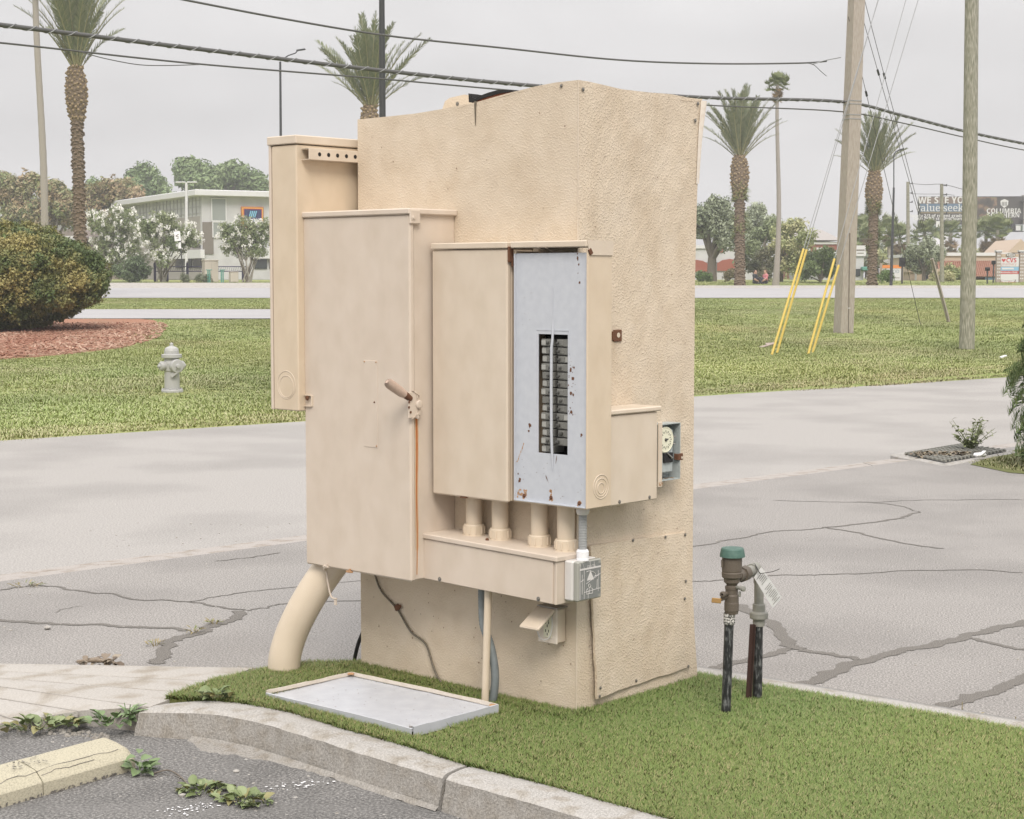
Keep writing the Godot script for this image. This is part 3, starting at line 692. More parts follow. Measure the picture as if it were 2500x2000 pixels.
	m = MB.new(o); m.tube(smooth([V(-1.0, 0.41, 0.232), V(-1.012, 0.392, 0.225), V(-1.03, 0.38, 0.20), V(-1.028, 0.34, 0.195), V(-1.02, 0.295, 0.19), V(-1.008, 0.283, 0.19), V(-0.985, 0.283, 0.19)], 4), 0.0035, 6)
	m.box(V(-0.992, 0.272, 0.19), V(0.012, 0.026, 0.004)); obj("hasp", m, M.cream_pink, t)

func panels() -> void:
	var o := V(-0.37, 0.70, 0.05)
	var t := fixture("closed_panel", "cream panel box with its door shut beside the open breaker panel", "panel box", o)
	var m := MB.new(o); m.box(V(-0.37, 1.123, 0.0525), V(0.344, 0.84, 0.105), 0.003); obj("body", m, M.cream, t)
	m = MB.new(o); m.box(V(-0.373, 1.1215, 0.118), V(0.354, 0.842, 0.021), 0.005); obj("door", m, M.cream, t)
	m = MB.new(o); m.box(V(-0.371, 1.5555, 0.066), V(0.356, 0.021, 0.138), 0.003); obj("cap", m, M.cream, t)
	m = MB.new(o); m.box(V(-0.40, 0.7005, 0.124), V(0.03, 0.004, 0.012)); obj("latch", m, M.rust, t)
	m = MB.new(o); m.box(V(-0.190, 1.525, 0.118), V(0.008, 0.052, 0.024), 0.002); m.box(V(-0.186, 1.50, 0.11), V(0.006, 0.03, 0.012), 0.001); obj("rusted_hinge", m, M.rust, t)
	# the open panel: a shell, a grey dead front with a slot, breakers behind it
	o = V(-0.01, 0.705, 0.05)
	t = fixture("breaker_panel", "open breaker panel with pale grey front and two rows of breakers", "breaker panel", o)
	m = MB.new(o)
	m.box(V(-0.172, 1.12, 0.058), V(0.006, 0.83, 0.116), 0.001); m.box(V(0.143, 1.122, 0.061), V(0.007, 0.826, 0.122), 0.002)
	m.box(V(-0.0145, 0.7095, 0.06), V(0.308, 0.006, 0.118), 0.001); m.box(V(-0.0145, 1.12, 0.004), V(0.308, 0.82, 0.006))
	obj("shell", m, M.cream_warm, t)
	m = MB.new(o); m.box(V(-0.014, 1.556, 0.066), V(0.327, 0.021, 0.136), 0.003); obj("cap", m, M.cream, t)
	m = MB.new(o); m.prism([Vector2(0.0, 1.567), Vector2(0.130, 1.567), Vector2(0.118, 1.528), Vector2(0.11, 1.520), Vector2(0.0, 1.520)], -0.1508, -0.1478, Transform3D(Basis(V(0, 0, 1), V(0, 1, 0), V(-1, 0, 0)), Vector3.ZERO)); obj("corner_wrap", m, M.cream, t)
	m = MB.new(o); m.box(V(0.149, 1.531, 0.112), V(0.006, 0.022, 0.016), 0.002, Basis(V(1, 0, 0), 0.6)); obj("bent_tab", m, M.rust, t)
	m = MB.new(o)
	for r: Array in [[-0.168, 0.714, -0.0705, 1.528], [0.0565, 0.714, 0.139, 1.528], [-0.0705, 0.714, 0.0565, 0.8765], [-0.0705, 1.2655, 0.0565, 1.528]]:
		m.box(V((r[0] + r[2]) * 0.5, (r[1] + r[3]) * 0.5, 0.112), V(r[2] - r[0], r[3] - r[1], 0.003))
	m.box(V(-0.169, 1.12, 0.117), V(0.003, 0.814, 0.012)); m.box(V(-0.0145, 0.7125, 0.118), V(0.308, 0.003, 0.012)); m.box(V(0.1385, 1.12, 0.116), V(0.0025, 0.81, 0.008))
	var df := obj("dead_front", m, M.grey_paint, t)
	m = MB.new(o); m.box(V(-0.007, 1.279, 0.1142), V(0.142, 0.003, 0.0016)); m.box(V(0.0635, 1.24, 0.1142), V(0.0022, 0.075, 0.0016)); obj("slot_lip", m, M.grey_paint, df)
	m = MB.new(o); m.tube([V(-0.006, 1.42, 0.1136), V(-0.0065, 1.35, 0.1142), V(-0.006, 1.285, 0.115), V(-0.006, 1.25, 0.117), V(-0.0095, 1.222, 0.118), V(-0.010, 1.1, 0.118), V(-0.009, 0.95, 0.118), V(-0.007, 0.88, 0.117), V(-0.0065, 0.82, 0.1142)], [0.0008, 0.0012, 0.004, 0.0045, 0.005, 0.005, 0.005, 0.0045, 0.001], 8); obj("centre_strip", m, M.grey_paint, t)
	m = MB.new(o); m.box(V(-0.007, 1.07, 0.035), V(0.2, 0.5, 0.004)); obj("back_plate", m, M.black, t)
	var bb := MB.new(); bb.box(V(0, 0, 0), V(0.05, 0.0238, 0.055), 0.0015); bb.box(V(0.009, 0, 0.0275), V(0.026, 0.018, 0.004), 0.0015)
	var bm := bb.mesh()
	var tg := MB.new(); tg.box(V(0, 0, 0), V(0.010, 0.008, 0.008), 0.002); var tm := tg.mesh()
	var st := MB.new(); st.box(V(0, 0, 0), V(0.018, 0.016, 0.0008)); var sm := st.mesh()
	for col in 2:
		for r in 14:
			if col == 1 and r == 13: continue
			var y := 1.238 - 0.0268 * r
			var x := -0.038 if col == 0 else 0.028
			var br := obj("breaker", bm, M.breaker, t); br.position = V(x, y, 0.079 - 0.003 * float((r * 7 + col * 3) % 3)) - o
			if col == 1: br.rotation.z = PI
			var tgl := obj("toggle", tm, M.toggle, br); tgl.position = V(0.016 if (r + col) % 4 else 0.006, 0, 0.034)
			if (col == 0 and not r in [4, 7]):
				var sk := obj("number_sticker", sm, M.sticker, br); sk.position = V(-0.015, 0, 0.0285)
			elif col == 1 and r in [2, 9]:
				var sk2 := obj("number_sticker", sm, M.sticker, br); sk2.position = V(-0.017, 0, 0.0285)
			if col == 1 and r >= 10: tgl.scale = V(1.3, 1.3, 2.0)
	m = MB.new(o)
	for p: Array in [[0.083, 1.161, 0.004], [0.07, 1.153, 0.006], [0.078, 1.125, 0.006], [0.06, 1.103, 0.003], [0.07, 1.078, 0.005], [0.08, 1.073, 0.005], [0.074, 1.016, 0.007], [-0.108, 0.963, 0.007], [-0.112, 0.944, 0.004], [-0.153, 0.778, 0.007], [-0.16, 0.799, 0.003], [0.106, 1.433, 0.004], [0.099, 1.463, 0.002], [0.096, 1.525, 0.003], [0.097, 1.51, 0.006], [0.102, 1.49, 0.003], [0.115, 0.945, 0.005]]:
		flake(m, V(p[0], p[1], 0.1141), V(0, 0, 1), p[2], 1.3, rnd(-0.6, 0.6))
	for i in 46:
		var at := V(rnd(-0.16, 0.13), rnd(0.73, 0.87), 0.1141) if i < 20 else V(rnd(0.06, 0.09), rnd(1.0, 1.19), 0.1141)
		flake(m, at, V(0, 0, 1), rnd(0.0007, 0.0016) if i < 20 else rnd(0.0008, 0.0025))
	for i in 20: flake(m, V(rnd(-0.145, -0.09), [1.40, 1.383, 1.33, 1.31, 1.295][i % 5] + rnd(-0.003, 0.003), 0.1141), V(0, 0, 1), rnd(0.0008, 0.0014), 0.5)
	flake(m, V(-0.033, 0.795, 0.1141), V(0, 0, 1), 0.002, 9.0, 0.5); flake(m, V(0.008, 0.857, 0.1141), V(0, 0, 1), 0.0015, 12.0, -0.15)
	obj("rust_specks", m, M.rust, df).set_meta("kind", "stuff")
	m = MB.new(o)
	for i in 26: flake(m, V(-0.137 + rnd(-0.025, 0.014), 0.735 + rnd(-0.014, 0.014), 0.1138), V(0, 0, 1), rnd(0.002, 0.007))
	for i in 12: flake(m, V(-0.014 + rnd(-0.008, 0.008), 0.74 + rnd(-0.02, 0.016), 0.1138), V(0, 0, 1), rnd(0.003, 0.006))
	for i in 6: flake(m, V(0.107 + rnd(-0.008, 0.008), 0.723 + rnd(-0.006, 0.006), 0.1138), V(0, 0, 1), rnd(0.003, 0.006))
	for i in 16: flake(m, V(-0.163 + 0.03 * i / 16.0 + rnd(-0.002, 0.002), 0.84 + 0.065 * i / 16.0, 0.1138), V(0, 0, 1), rnd(0.001, 0.003), 1.6, -0.4)
	obj("rust_stains", m, M.rust_pale, df).set_meta("kind", "stuff")
	for p: Array in [[-0.133, 0.728], [-0.014, 0.732], [0.107, 0.724]]: screw(df, V(p[0], p[1], 0.1138), o, V(0, 0, 1), 0.0045, M.rust)
	m = MB.new(o)
	for r: float in [0.039, 0.029, 0.017]: ring(m, V(0.1466, 0.776 - (0.039 - r) * 0.25, 0.052), V(1, 0, 0), r, 0.0018, 30)
	obj("knockout_ring", m, M.cream, t)
	# a couple of cobweb-thin wires sticking out under the cap
	m = MB.new(o); m.tube([V(-0.05, 1.532, 0.10), V(-0.052, 1.541, 0.125), V(-0.056, 1.547, 0.136)], 0.0007, 5); m.tube([V(-0.015, 1.53, 0.10), V(-0.018, 1.54, 0.124), V(-0.024, 1.546, 0.134)], 0.0007, 5); obj("wire_end", m, M.cream, t)
	# wireway below, with the four conduits standing in it
	o = V(-0.32, 0.378, 0.04)
	t = fixture("wireway", "long cream wireway box under the panels with screwed front", "wireway", o)
	m = MB.new(o); var tb := Basis(V(0, 0, 1), -0.022)
	m.box(V(-0.262, 0.467, 0.076), V(0.604, 0.142, 0.150), 0.002, tb); obj("body", m, M.cream_pink, t)
	m = MB.new(o); m.box(V(-0.268, 0.4675, 0.1535), V(0.598, 0.140, 0.005), 0.002, tb); m.box(V(0.043, 0.4605, 0.078), V(0.007, 0.142, 0.155), 0.002, tb); obj("front_cover", m, M.cream_pink, t)
	m = MB.new(o); m.box(V(-0.257, 0.5475, 0.080), V(0.622, 0.018, 0.164), 0.003, tb); obj("lid", m, M.cream_pink, t)
	for x: float in [-0.488, -0.031]: screw(t, V(x, 0.411 - (x + 0.488) * 0.022, 0.156), o, V(0, 0, 1), 0.0050)
	m = MB.new(o); m.lathe([Vector2(0.006, 0), Vector2(0.006, 0.006), Vector2(0.003, 0.009), Vector2(0, 0.009)], V(-0.315, 0.557, 0.10), 8); obj("bolt", m, M.rust, t)
	var cx := [-0.430, -0.306, -0.126, -0.009]
	for k in 4:
		o = V(cx[k], 0.5565 - 0.022 * (cx[k] + 0.257), 0.045)
		t = fixture("conduit", "fat cream conduit on the wireway, %s from the switch cabinet" % ["first", "second", "third", "fourth"][k], "conduit", o, "conduits between wireway and panels")
		m = MB.new(); m.lathe([Vector2(0.029, 0.0), Vector2(0.029, 0.20)], Vector3.ZERO, 24); obj("pipe", m, M.pvc, t)
		m = MB.new(); m.lathe([Vector2(0.040, -0.004), Vector2(0.040, 0.002), Vector2(0.0365, 0.003), Vector2(0.0365, 0.034), Vector2(0.034, 0.038), Vector2(0.029, 0.038)], Vector3.ZERO, 24)
		for q in 10:
			var a := TAU * q / 10.0; m.box(V(cos(a) * 0.036, 0.018, sin(a) * 0.036), V(0.006, 0.026, 0.006), 0.001, Basis(Vector3.UP, -a))
		obj("coupling", m, M.pvc, t)

func side_fixtures() -> void:
	var o := V(0.06, 0.70, -0.14)
	var t := fixture("junction_box", "square cream junction box with flat lid on the side wall", "junction box", o)
	var m := MB.new(o); m.box(V(0.061, 0.85, -0.139), V(0.118, 0.298, 0.278), 0.004); obj("body", m, M.cream, t)
	m = MB.new(o); m.box(V(0.064, 1.0095, -0.141), V(0.128, 0.017, 0.300), 0.004); obj("lid", m, M.cream, t)
	for z: float in [-0.235, -0.075]: screw(t, V(0.120, 0.712, z), o, V(1, 0, 0), 0.004)
	# the open timer
	o = V(0.03, 0.745, -0.42)
	t = fixture("time_switch", "open grey time switch with round dial on the side wall", "time switch", o)
	var ox := Transform3D(Basis(V(0, 0, 1), V(0, 1, 0), V(-1, 0, 0)), Vector3.ZERO)
	m = MB.new(o)
	m.box(V(0.004, 0.847, -0.425), V(0.006, 0.196, 0.118)); m.box(V(0.03, 0.944, -0.425), V(0.058, 0.003, 0.118)); m.box(V(0.03, 0.7495, -0.425), V(0.058, 0.003, 0.118)); m.box(V(0.03, 0.847, -0.4845), V(0.058, 0.192, 0.003)); m.box(V(0.03, 0.847, -0.3665), V(0.058, 0.192, 0.003))
	obj("case", m, M.timer_grey, t)
	m = MB.new(o); m.box(V(0.030, 0.848, -0.425), V(0.03, 0.15, 0.075), 0.004); obj("mechanism", m, M.timer_grey, t)
	var rx := Basis(Quaternion(Vector3.UP, Vector3.RIGHT))
	m = MB.new(o); m.lathe([Vector2(0.0455, 0), Vector2(0.0455, 0.004), Vector2(0.042, 0.006), Vector2(0.04, 0.005), Vector2(0, 0.005)], V(0.046, 0.889, -0.412), 30, rx); var dial := obj("dial", m, M.dial, t)
	m = MB.new(o)
	for k in 24:
		var a := TAU * k / 24.0; m.box(V(0.0515, 0.889 + sin(a) * (0.026 if k % 2 else 0.03), -0.412 + cos(a) * (0.026 if k % 2 else 0.03)), V(0.0006, 0.0075, 0.002), 0.0, Basis(V(1, 0, 0), -a + PI / 2))
	m.lathe([Vector2(0.006, 0), Vector2(0.005, 0.004), Vector2(0, 0.004)], V(0.051, 0.889, -0.412), 10, rx); m.box(V(0.0518, 0.8905, -0.421), V(0.001, 0.004, 0.012))
	obj("dial_print", m, M.toggle, dial)
	m = MB.new(o); m.box(V(0.050, 0.897, -0.463), V(0.006, 0.006, 0.012), 0.001); m.box(V(0.050, 0.872, -0.461), V(0.006, 0.005, 0.012), 0.001); obj("trip_screw", m, M.steel, dial)
	m = MB.new(o); m.box(V(0.047, 0.826, -0.428), V(0.012, 0.034, 0.05), 0.002); obj("switch_block", m, M.black, t)
	m = MB.new(o); m.tube([V(0.054, 0.843, -0.418), V(0.058, 0.824, -0.441)], [0.002, 0.0038], 8); obj("lever", m, M.steel, t)
	m = MB.new(o); ring(m, V(0.013, 0.790, -0.463), V(1, 0, 0), 0.016, 0.0025, 20); obj("knockout_ring", m, M.rust, t)
	m = MB.new(o); m.box(V(0.059, 0.825, -0.487), V(0.004, 0.024, 0.026), 0.002); m.box(V(0.05, 0.825, -0.474), V(0.018, 0.022, 0.004), 0.001); var hs := obj("hasp", m, M.rust, t)
	m = MB.new(o); m.lathe([Vector2(0.0045, 0), Vector2(0.0045, 0.0006), Vector2(0, 0.0006)], V(0.0612, 0.822, -0.492), 10, rx); obj("hole", m, M.cream, hs)
	m = MB.new(o); m.box(V(0.062, 0.842, -0.3655), V(0.006, 0.226, 0.022), 0.002); obj("door_edge", m, M.cream, t)
	m = MB.new(o)
	for i in 26: flake(m, V(0.0075 + rnd(0, 0.04), 0.7515, rnd(-0.478, -0.39)), V(0, 1, 0), rnd(0.003, 0.008))
	for i in 16: flake(m, V(0.0658, 0.735 + rnd(0, 0.012), rnd(-0.375, -0.357)), V(1, 0, 0), rnd(0.0015, 0.003))
	obj("rust_stains", m, M.rust_pale, t).set_meta("kind", "stuff")
	# rusted bracket
	o = V(0.0, 1.235, -0.2)
	t = fixture("wall_bracket", "small rusty bracket with a round hole on the side wall", "bracket", o)
	m = MB.new(o); m.box(V(0.004, 1.2535, -0.203), V(0.007, 0.04, 0.042), 0.002); m.box(V(0.004, 1.2535, -0.18), V(0.006, 0.03, 0.012), 0.001); obj("tab", m, M.rust, t)
	m = MB.new(o); m.lathe([Vector2(0.0085, 0), Vector2(0.0085, 0.0008), Vector2(0, 0.0008)], V(0.0076, 1.2555, -0.204), 14, rx); obj("hole", m, M.cream, t)
	# surge protector on a flexible conduit
	o = V(0.06, 0.395, 0.04); var so := o
	t = fixture("surge_protector", "small grey surge protector box with printed cover at wireway's end", "surge protector", V(0.0745, 0.400, 0.0585))
	m = MB.new(o); m.box(V(0.051, 0.4625, 0.04), V(0.038, 0.132, 0.122), 0.005); obj("body", m, M.grey_plastic, t)
	m = MB.new(o); m.box(V(0.081, 0.4625, 0.04), V(0.021, 0.130, 0.120), 0.004); obj("cover", m, plain(Color(0.60, 0.60, 0.57), 0.25), t)
	m = MB.new(o)
	m.prism([Vector2(0.083, 0.402), Vector2(0.092, 0.402), Vector2(0.092, 0.513), Vector2(0.083, 0.513), Vector2(0.083, 0.523), Vector2(-0.003, 0.523), Vector2(-0.003, 0.513), Vector2(-0.014, 0.513), Vector2(-0.014, 0.412), Vector2(-0.003, 0.412), Vector2(-0.003, 0.402)], -0.0925, -0.0918, ox)
	var lab := obj("printed_label", m, M.label_grey, t)
	m = MB.new(o); var X := 0.0931
	m.box(V(X, 0.5015, 0.039), V(0.0006, 0.0055, 0.106)); m.prism([Vector2(0.021, 0.4625), Vector2(0.056, 0.4625), Vector2(0.0385, 0.494)], -X - 0.0004, -X + 0.0002, ox)
	for l: Array in [[0.091, 0.404, 0.091, 0.52, 0.0012], [0.07, 0.404, 0.07, 0.498, 0.0009], [0.066, 0.498, 0.078, 0.521, 0.0008], [0.05, 0.404, 0.05, 0.43, 0.0009], [-0.001, 0.42, -0.001, 0.49, 0.0009], [0.08, 0.42, 0.08, 0.485, 0.0011], [0.006, 0.43, 0.004, 0.46, 0.0011], [0.07, 0.425, -0.012, 0.43, 0.0009], [0.06, 0.452, -0.012, 0.478, 0.0008], [0.07, 0.468, 0.088, 0.462, 0.0008], [0.04, 0.505, 0.04, 0.522, 0.0008], [0.02, 0.505, 0.02, 0.522, 0.0008], [0.058, 0.418, 0.058, 0.432, 0.001], [0.028, 0.418, 0.028, 0.432, 0.001], [0.028, 0.418, 0.058, 0.418, 0.001], [0.028, 0.432, 0.036, 0.436, 0.001], [0.058, 0.432, 0.05, 0.436, 0.001], [0.043, 0.418, 0.043, 0.44, 0.001], [0.0, 0.475, 0.055, 0.462, 0.0006]]:
		var a := V(X, l[1], l[0]); var b := V(X, l[3], l[2])
		m.tube([a, b], l[4], 4)
	ring(m, V(X, 0.444, 0.043), V(1, 0, 0), 0.006, 0.0009, 14)
	var arc: Array = []
	for k in 15:
		var a := -0.6 + 3.4 * k / 14.0; arc.append(V(X, 0.482 + sin(a) * 0.009 - cos(a) * 0.006, 0.036 - cos(a) * 0.024))
	m.tube(arc, 0.0011, 4)
	obj("print_lines", m, M.grey_plastic, lab)
	lettering("DELTA", 0.011, M.grey_plastic, lab, V(0.0930, 0.5065, 0.034) - o, Basis(Vector3.UP, PI / 2))
	o = V(0.06, 0.53, 0.055)
	t = fixture("flexible_conduit", "short ribbed grey conduit between surge protector and breaker panel", "conduit", V(0.075, 0.535, 0.068))
	m = MB.new(o); var pr: Array = []
	for k in 27:
		pr.append(Vector2(0.0125, 0.018 + 0.0052 * k)); pr.append(Vector2(0.0142, 0.0196 + 0.0052 * k)); pr.append(Vector2(0.0142, 0.0215 + 0.0052 * k))
	m.lathe(pr, V(0.074, 0.53, 0.062), 14); obj("hose", m, M.grey_flex, t)
	m = MB.new(o); m.lathe([Vector2(0.0, 0), Vector2(0.021, 0.0), Vector2(0.021, 0.006), Vector2(0.0195, 0.007), Vector2(0.0205, 0.03), Vector2(0.017, 0.036), Vector2(0.0125, 0.037)], V(0.074, 0.527, 0.062), 18); obj("lower_fitting", m, M.paper, t)
	m = MB.new(o); m.lathe([Vector2(0.0125, 0.0), Vector2(0.018, 0.002), Vector2(0.022, 0.012), Vector2(0.022, 0.032), Vector2(0.0, 0.032)], V(0.074, 0.676, 0.062), 18); obj("upper_fitting", m, M.grey_plastic, t)
	# outlet with its lid up
	o = V(-0.085, 0.235, 0.025)
	t = fixture("outdoor_outlet", "weatherproof outlet box under the wireway with its flap raised", "outlet", o)
	m = MB.new(o); m.box(V(-0.085, 0.29, 0.022), V(0.078, 0.116, 0.044), 0.004); obj("box", m, M.cream, t)
	m = MB.new(o); m.box(V(-0.085, 0.289, 0.0475), V(0.084, 0.118, 0.006), 0.002); obj("face_plate", m, M.bare, t)
	m = MB.new(o); m.box(V(-0.083, 0.285, 0.0515), V(0.034, 0.07, 0.004), 0.001); var rc := obj("receptacle", m, M.dial, t)
	m = MB.new(o)
	for q: Array in [[-0.090, 0.300], [-0.077, 0.300], [-0.090, 0.272], [-0.077, 0.272], [-0.083, 0.289], [-0.083, 0.261]]: m.box(V(q[0], q[1], 0.0535), V(0.003, 0.009, 0.001))
	obj("slots", m, M.black, rc)
	m = MB.new(o); m.box(V(-0.083, 0.310, 0.0538), V(0.012, 0.006, 0.0012)); obj("reset_button", m, M.rust, rc)
	m = MB.new(o); m.tube(smooth([V(-0.115, 0.325, 0.05), V(-0.119, 0.27, 0.062), V(-0.095, 0.245, 0.068), V(-0.066, 0.252, 0.064), V(-0.056, 0.29, 0.06), V(-0.062, 0.325, 0.055)], 5), 0.0022, 6); obj("gasket", m, M.grey_plastic, t)
	m = MB.new(o); m.box(V(-0.09, 0.318, 0.095), V(0.084, 0.012, 0.104), 0.004, Basis(V(1, 0, 0), 0.55)); obj("flap", m, M.cream, t)
	m = MB.new(o); m.box(V(-0.085, 0.352, 0.025), V(0.09, 0.004, 0.055), 0.001); obj("hood", m, M.steel, t)
	# pipes and cables under the wireway
	o = V(-0.307, 0.0, 0.12)
	t = fixture("thin_pipe", "thin straight cream pipe from wireway down to the turf", "pipe", o)
	m = MB.new(o); m.tube([V(-0.308, -0.02, 0.12), V(-0.291, 0.40, 0.12)], 0.0128, 16); obj("pipe", m, M.pvc, t)
	o = V(-0.30, 0.0, 0.09)
	t = fixture("bent_conduit", "grey ribbed conduit bowing behind the thin cream pipe", "conduit", o)
	var path := smooth([V(-0.353, 0.40, 0.085), V(-0.353, 0.34, 0.085), V(-0.345, 0.26, 0.087), V(-0.312, 0.20, 0.09), V(-0.294, 0.14, 0.09), V(-0.288, 0.08, 0.09), V(-0.296, 0.02, 0.09), V(-0.31, -0.03, 0.09)], 14)
	var rad: Array = []
	for k in path.size(): rad.append(0.0135 + (0.0012 if k % 2 else 0.0))
	m = MB.new(o); m.tube(path, rad, 14); obj("hose", m, M.dark_flex, t)
	o = V(-0.62, 0.0, 0.01)
	t = fixture("loose_cable", "thin brown cable looping down the stucco wall to the turf", "cable", o)
	m = MB.new(o); m.tube(smooth([V(-0.97, 0.40, 0.03), V(-0.968, 0.34, 0.012), V(-0.94, 0.29, 0.008), V(-0.86, 0.237, 0.008), V(-0.815, 0.19, 0.008), V(-0.78, 0.158, 0.008), V(-0.71, 0.128, 0.008), V(-0.675, 0.06, 0.008), V(-0.645, 0.02, 0.012), V(-0.60, -0.01, 0.02)], 8), 0.0038, 7); obj("wire", m, M.cable, t)
	m = MB.new(o); m.box(V(-0.858, 0.242, 0.008), V(0.026, 0.022, 0.012), 0.004, Basis(V(0, 0, 1), 0.5)); m.lathe([Vector2(0.007, 0), Vector2(0.007, 0.004), Vector2(0, 0.005)], V(-0.842, 0.248, 0.008), 8, Basis(Quaternion(Vector3.UP, V(0, 0, 1)))); obj("clamp", m, M.rust, t)
	o = V(-1.16, 0.0, -0.05)
	t = fixture("black_cable", "black cable running behind the stand's far end into the turf", "cable", o)
	m = MB.new(o); m.tube(smooth([V(-1.07, 0.26, -0.10), V(-1.10, 0.15, -0.07), V(-1.135, 0.06, -0.05), V(-1.165, -0.03, -0.05)], 6), 0.0075, 8); obj("wire", m, M.black, t)
	# the big sweep below the switch cabinet
	o = V(-1.21, 0.0, 0.25)
	t = fixture("sweep_pipe", "fat curved cream pipe from the turf up into the switch cabinet", "pipe", o)
	m = MB.new(o); m.tube(smooth([V(-1.222, -0.06, 0.245), V(-1.221, 0.03, 0.243), V(-1.205, 0.12, 0.225), V(-1.165, 0.22, 0.20), V(-1.115, 0.32, 0.165), V(-1.06, 0.42, 0.12)], 8), 0.060, 28, false); obj("pipe", m, M.pvc, t)

func lettering(text: String, size: float, mat: Material, parent: Node, at: Vector3, b: Basis, bold := false, font := "Droid Sans") -> MeshInstance3D:
	var tm := TextMesh.new(); tm.text = text
	var f := SystemFont.new(); f.font_names = PackedStringArray([font])
	if bold: f.font_weight = 700
	tm.font = f; tm.font_size = 48; tm.pixel_size = size / 48.0 * 1.35; tm.depth = 0.0
	tm.curve_step = 2.0; tm.depth = size * 0.03
	var o := MeshInstance3D.new(); o.mesh = tm; o.material_override = mat; o.name = "lettering"; o.basis = b; o.position = at
	parent.add_child(o, true)
	return o

# ---- turf island, kerb, ramp ------------------------------------------------------------------------------------------------
var TURF := PackedVector2Array([Vector2(-1.21, -5.83), Vector2(-1.03, -5.79), Vector2(-0.88, -5.71), Vector2(-0.74, -5.61), Vector2(-0.55, -5.41), Vector2(-0.46, -5.33), Vector2(-0.32, -5.19), Vector2(-0.13, -4.99), Vector2(0.11, -4.79), Vector2(0.28, -4.62), Vector2(0.43, -4.48), Vector2(1.6, -3.36), Vector2(4.0, -3.3), Vector2(1.65, -5.39), Vector2(1.18, -5.76), Vector2(0.68, -6.16), Vector2(-0.02, -6.72), Vector2(-0.20, -6.68), Vector2(-0.50, -6.40), Vector2(-0.60, -6.37), Vector2(-0.80, -6.36), Vector2(-0.94, -6.23), Vector2(-1.08, -6.08)])

func blade_mesh(count: int, spread: float, h0: float, h1: float, w: float, cols: Array, lean := 0.5) -> ArrayMesh:
	var m := MB.new(); m.colored = true
	for i in count:
		var a := rnd(0, TAU); var r := spread * sqrt(rng.randf()); var p := V(cos(a) * r, 0, sin(a) * r)
		var h := rnd(h0, h1); var d := V(cos(a + rnd(-1, 1)), 0, sin(a + rnd(-1, 1))) * h * rnd(0.1, lean)
		var s := V(cos(a * 3.0), 0, sin(a * 3.0)) * w * 0.5
		var mid := p + V(0, h * 0.6, 0) + d * 0.35; var tip := p + V(0, h, 0) + d
		m.col = cols[rng.randi() % cols.size()]
		var n := (s.cross(V(0, 1, 0)) + V(0, 0.35, 0)).normalized()
		m.tri(p - s, p + s, mid + s * 0.8, n, n, n); m.tri(p - s, mid + s * 0.8, mid - s * 0.8, n, n, n); m.tri(mid - s * 0.8, mid + s * 0.8, tip, n, n, n)
	return m.mesh()

func turf() -> void:
	var m := MB.new(); var ix := Geometry2D.triangulate_polygon(TURF)
	for i in range(0, ix.size(), 3):
		var p: Array = []
		for k in 3: p.append(V(TURF[ix[i + k]].x, -0.012, TURF[ix[i + k]].y))
		m.flat(p[0], p[1], p[2], Vector3.UP)
	for i in TURF.size():
		var a := TURF[i]; var b := TURF[(i + 1) % TURF.size()]
		m.quad(V(a.x, -0.012, a.y), V(b.x, -0.012, b.y), V(b.x, -0.11, b.y), V(a.x, -0.11, a.y))
	setting("lawn", m, M.soil, "ground under the bright turf round the stand")
	var greens := [Color(0.145, 0.21, 0.05), Color(0.17, 0.235, 0.062), Color(0.125, 0.185, 0.044), Color(0.205, 0.26, 0.082), Color(0.19, 0.22, 0.075), Color(0.16, 0.22, 0.058), Color(0.33, 0.30, 0.15)]
	var kinds: Array = []
	for k in 3: kinds.append(blade_mesh(13, 0.010, 0.012, 0.022, 0.0026, greens, 1.0))
	var xf: Array = [[], [], []]; var cols: Array = [[], [], []]
	var inside := Transform3D(FR, CORNER).affine_inverse()
	var y := -6.8
	while y < -3.35:
		var x := -1.25
		var step := 0.0085 if y < -4.3 else 0.0105
		while x < 2.2:
			var p := Vector2(x + rnd(-0.006, 0.006), y + rnd(-0.006, 0.006))
			x += step
			if absf(p.x) > 0.34 * -p.y + 0.25: continue
			if not Geometry2D.is_point_in_polygon(p, TURF): continue
			var l := inside * V(p.x, 0, p.y)
			if l.x > -1.06 and l.x < -0.004 and l.z < -0.004 and l.z > -0.66: continue
			if lid_holds(p): continue
			var k := rng.randi() % 3
			var s := 1.0 + 0.35 * nz.get_noise_2d(p.x * 60.0, p.y * 60.0) + rnd(-0.12, 0.12)
			if l.z > -0.05 and l.z < 0.09 and l.x > -1.1 and l.x < 0.04: s *= 1.25
			if l.x > -0.03 and l.x < 0.1 and l.z < 0.0 and l.z > -0.7: s *= 1.2
			var b := Basis(Vector3.UP, rnd(0, TAU)).scaled(V(1.1, s * rnd(0.85, 1.15), 1.1))
			# turf leans a little over the kerb
			b = Basis(V(0, 0, 1), rnd(-0.2, 0.2)) * Basis(V(1, 0, 0), rnd(-0.05, 0.35)) * b
			xf[k].append(Transform3D(b, V(p.x, -0.012, p.y)))
			var w := 0.92 + 0.22 * nz.get_noise_2d(p.x * 22.0 + 300.0, p.y * 22.0)
			cols[k].append(Color(w * (1.0 + 0.12 * nz.get_noise_2d(p.x * 35.0, p.y * 35.0 + 90.0)), w, w * 0.97))
		y += step
	for k in 3:
		tag(scatter("turf_grass", kinds[k], M.grass, xf[k], null, cols[k]), "short dense green turf round the stand", "grass", "", "stuff")

var LID := [Vector2(-0.84, -5.81), Vector2(-0.62, -6.14), Vector2(-0.06, -5.60), Vector2(-0.28, -5.28)]
func lid_holds(p: Vector2) -> bool:
	return Geometry2D.is_point_in_polygon(p, PackedVector2Array(LID))

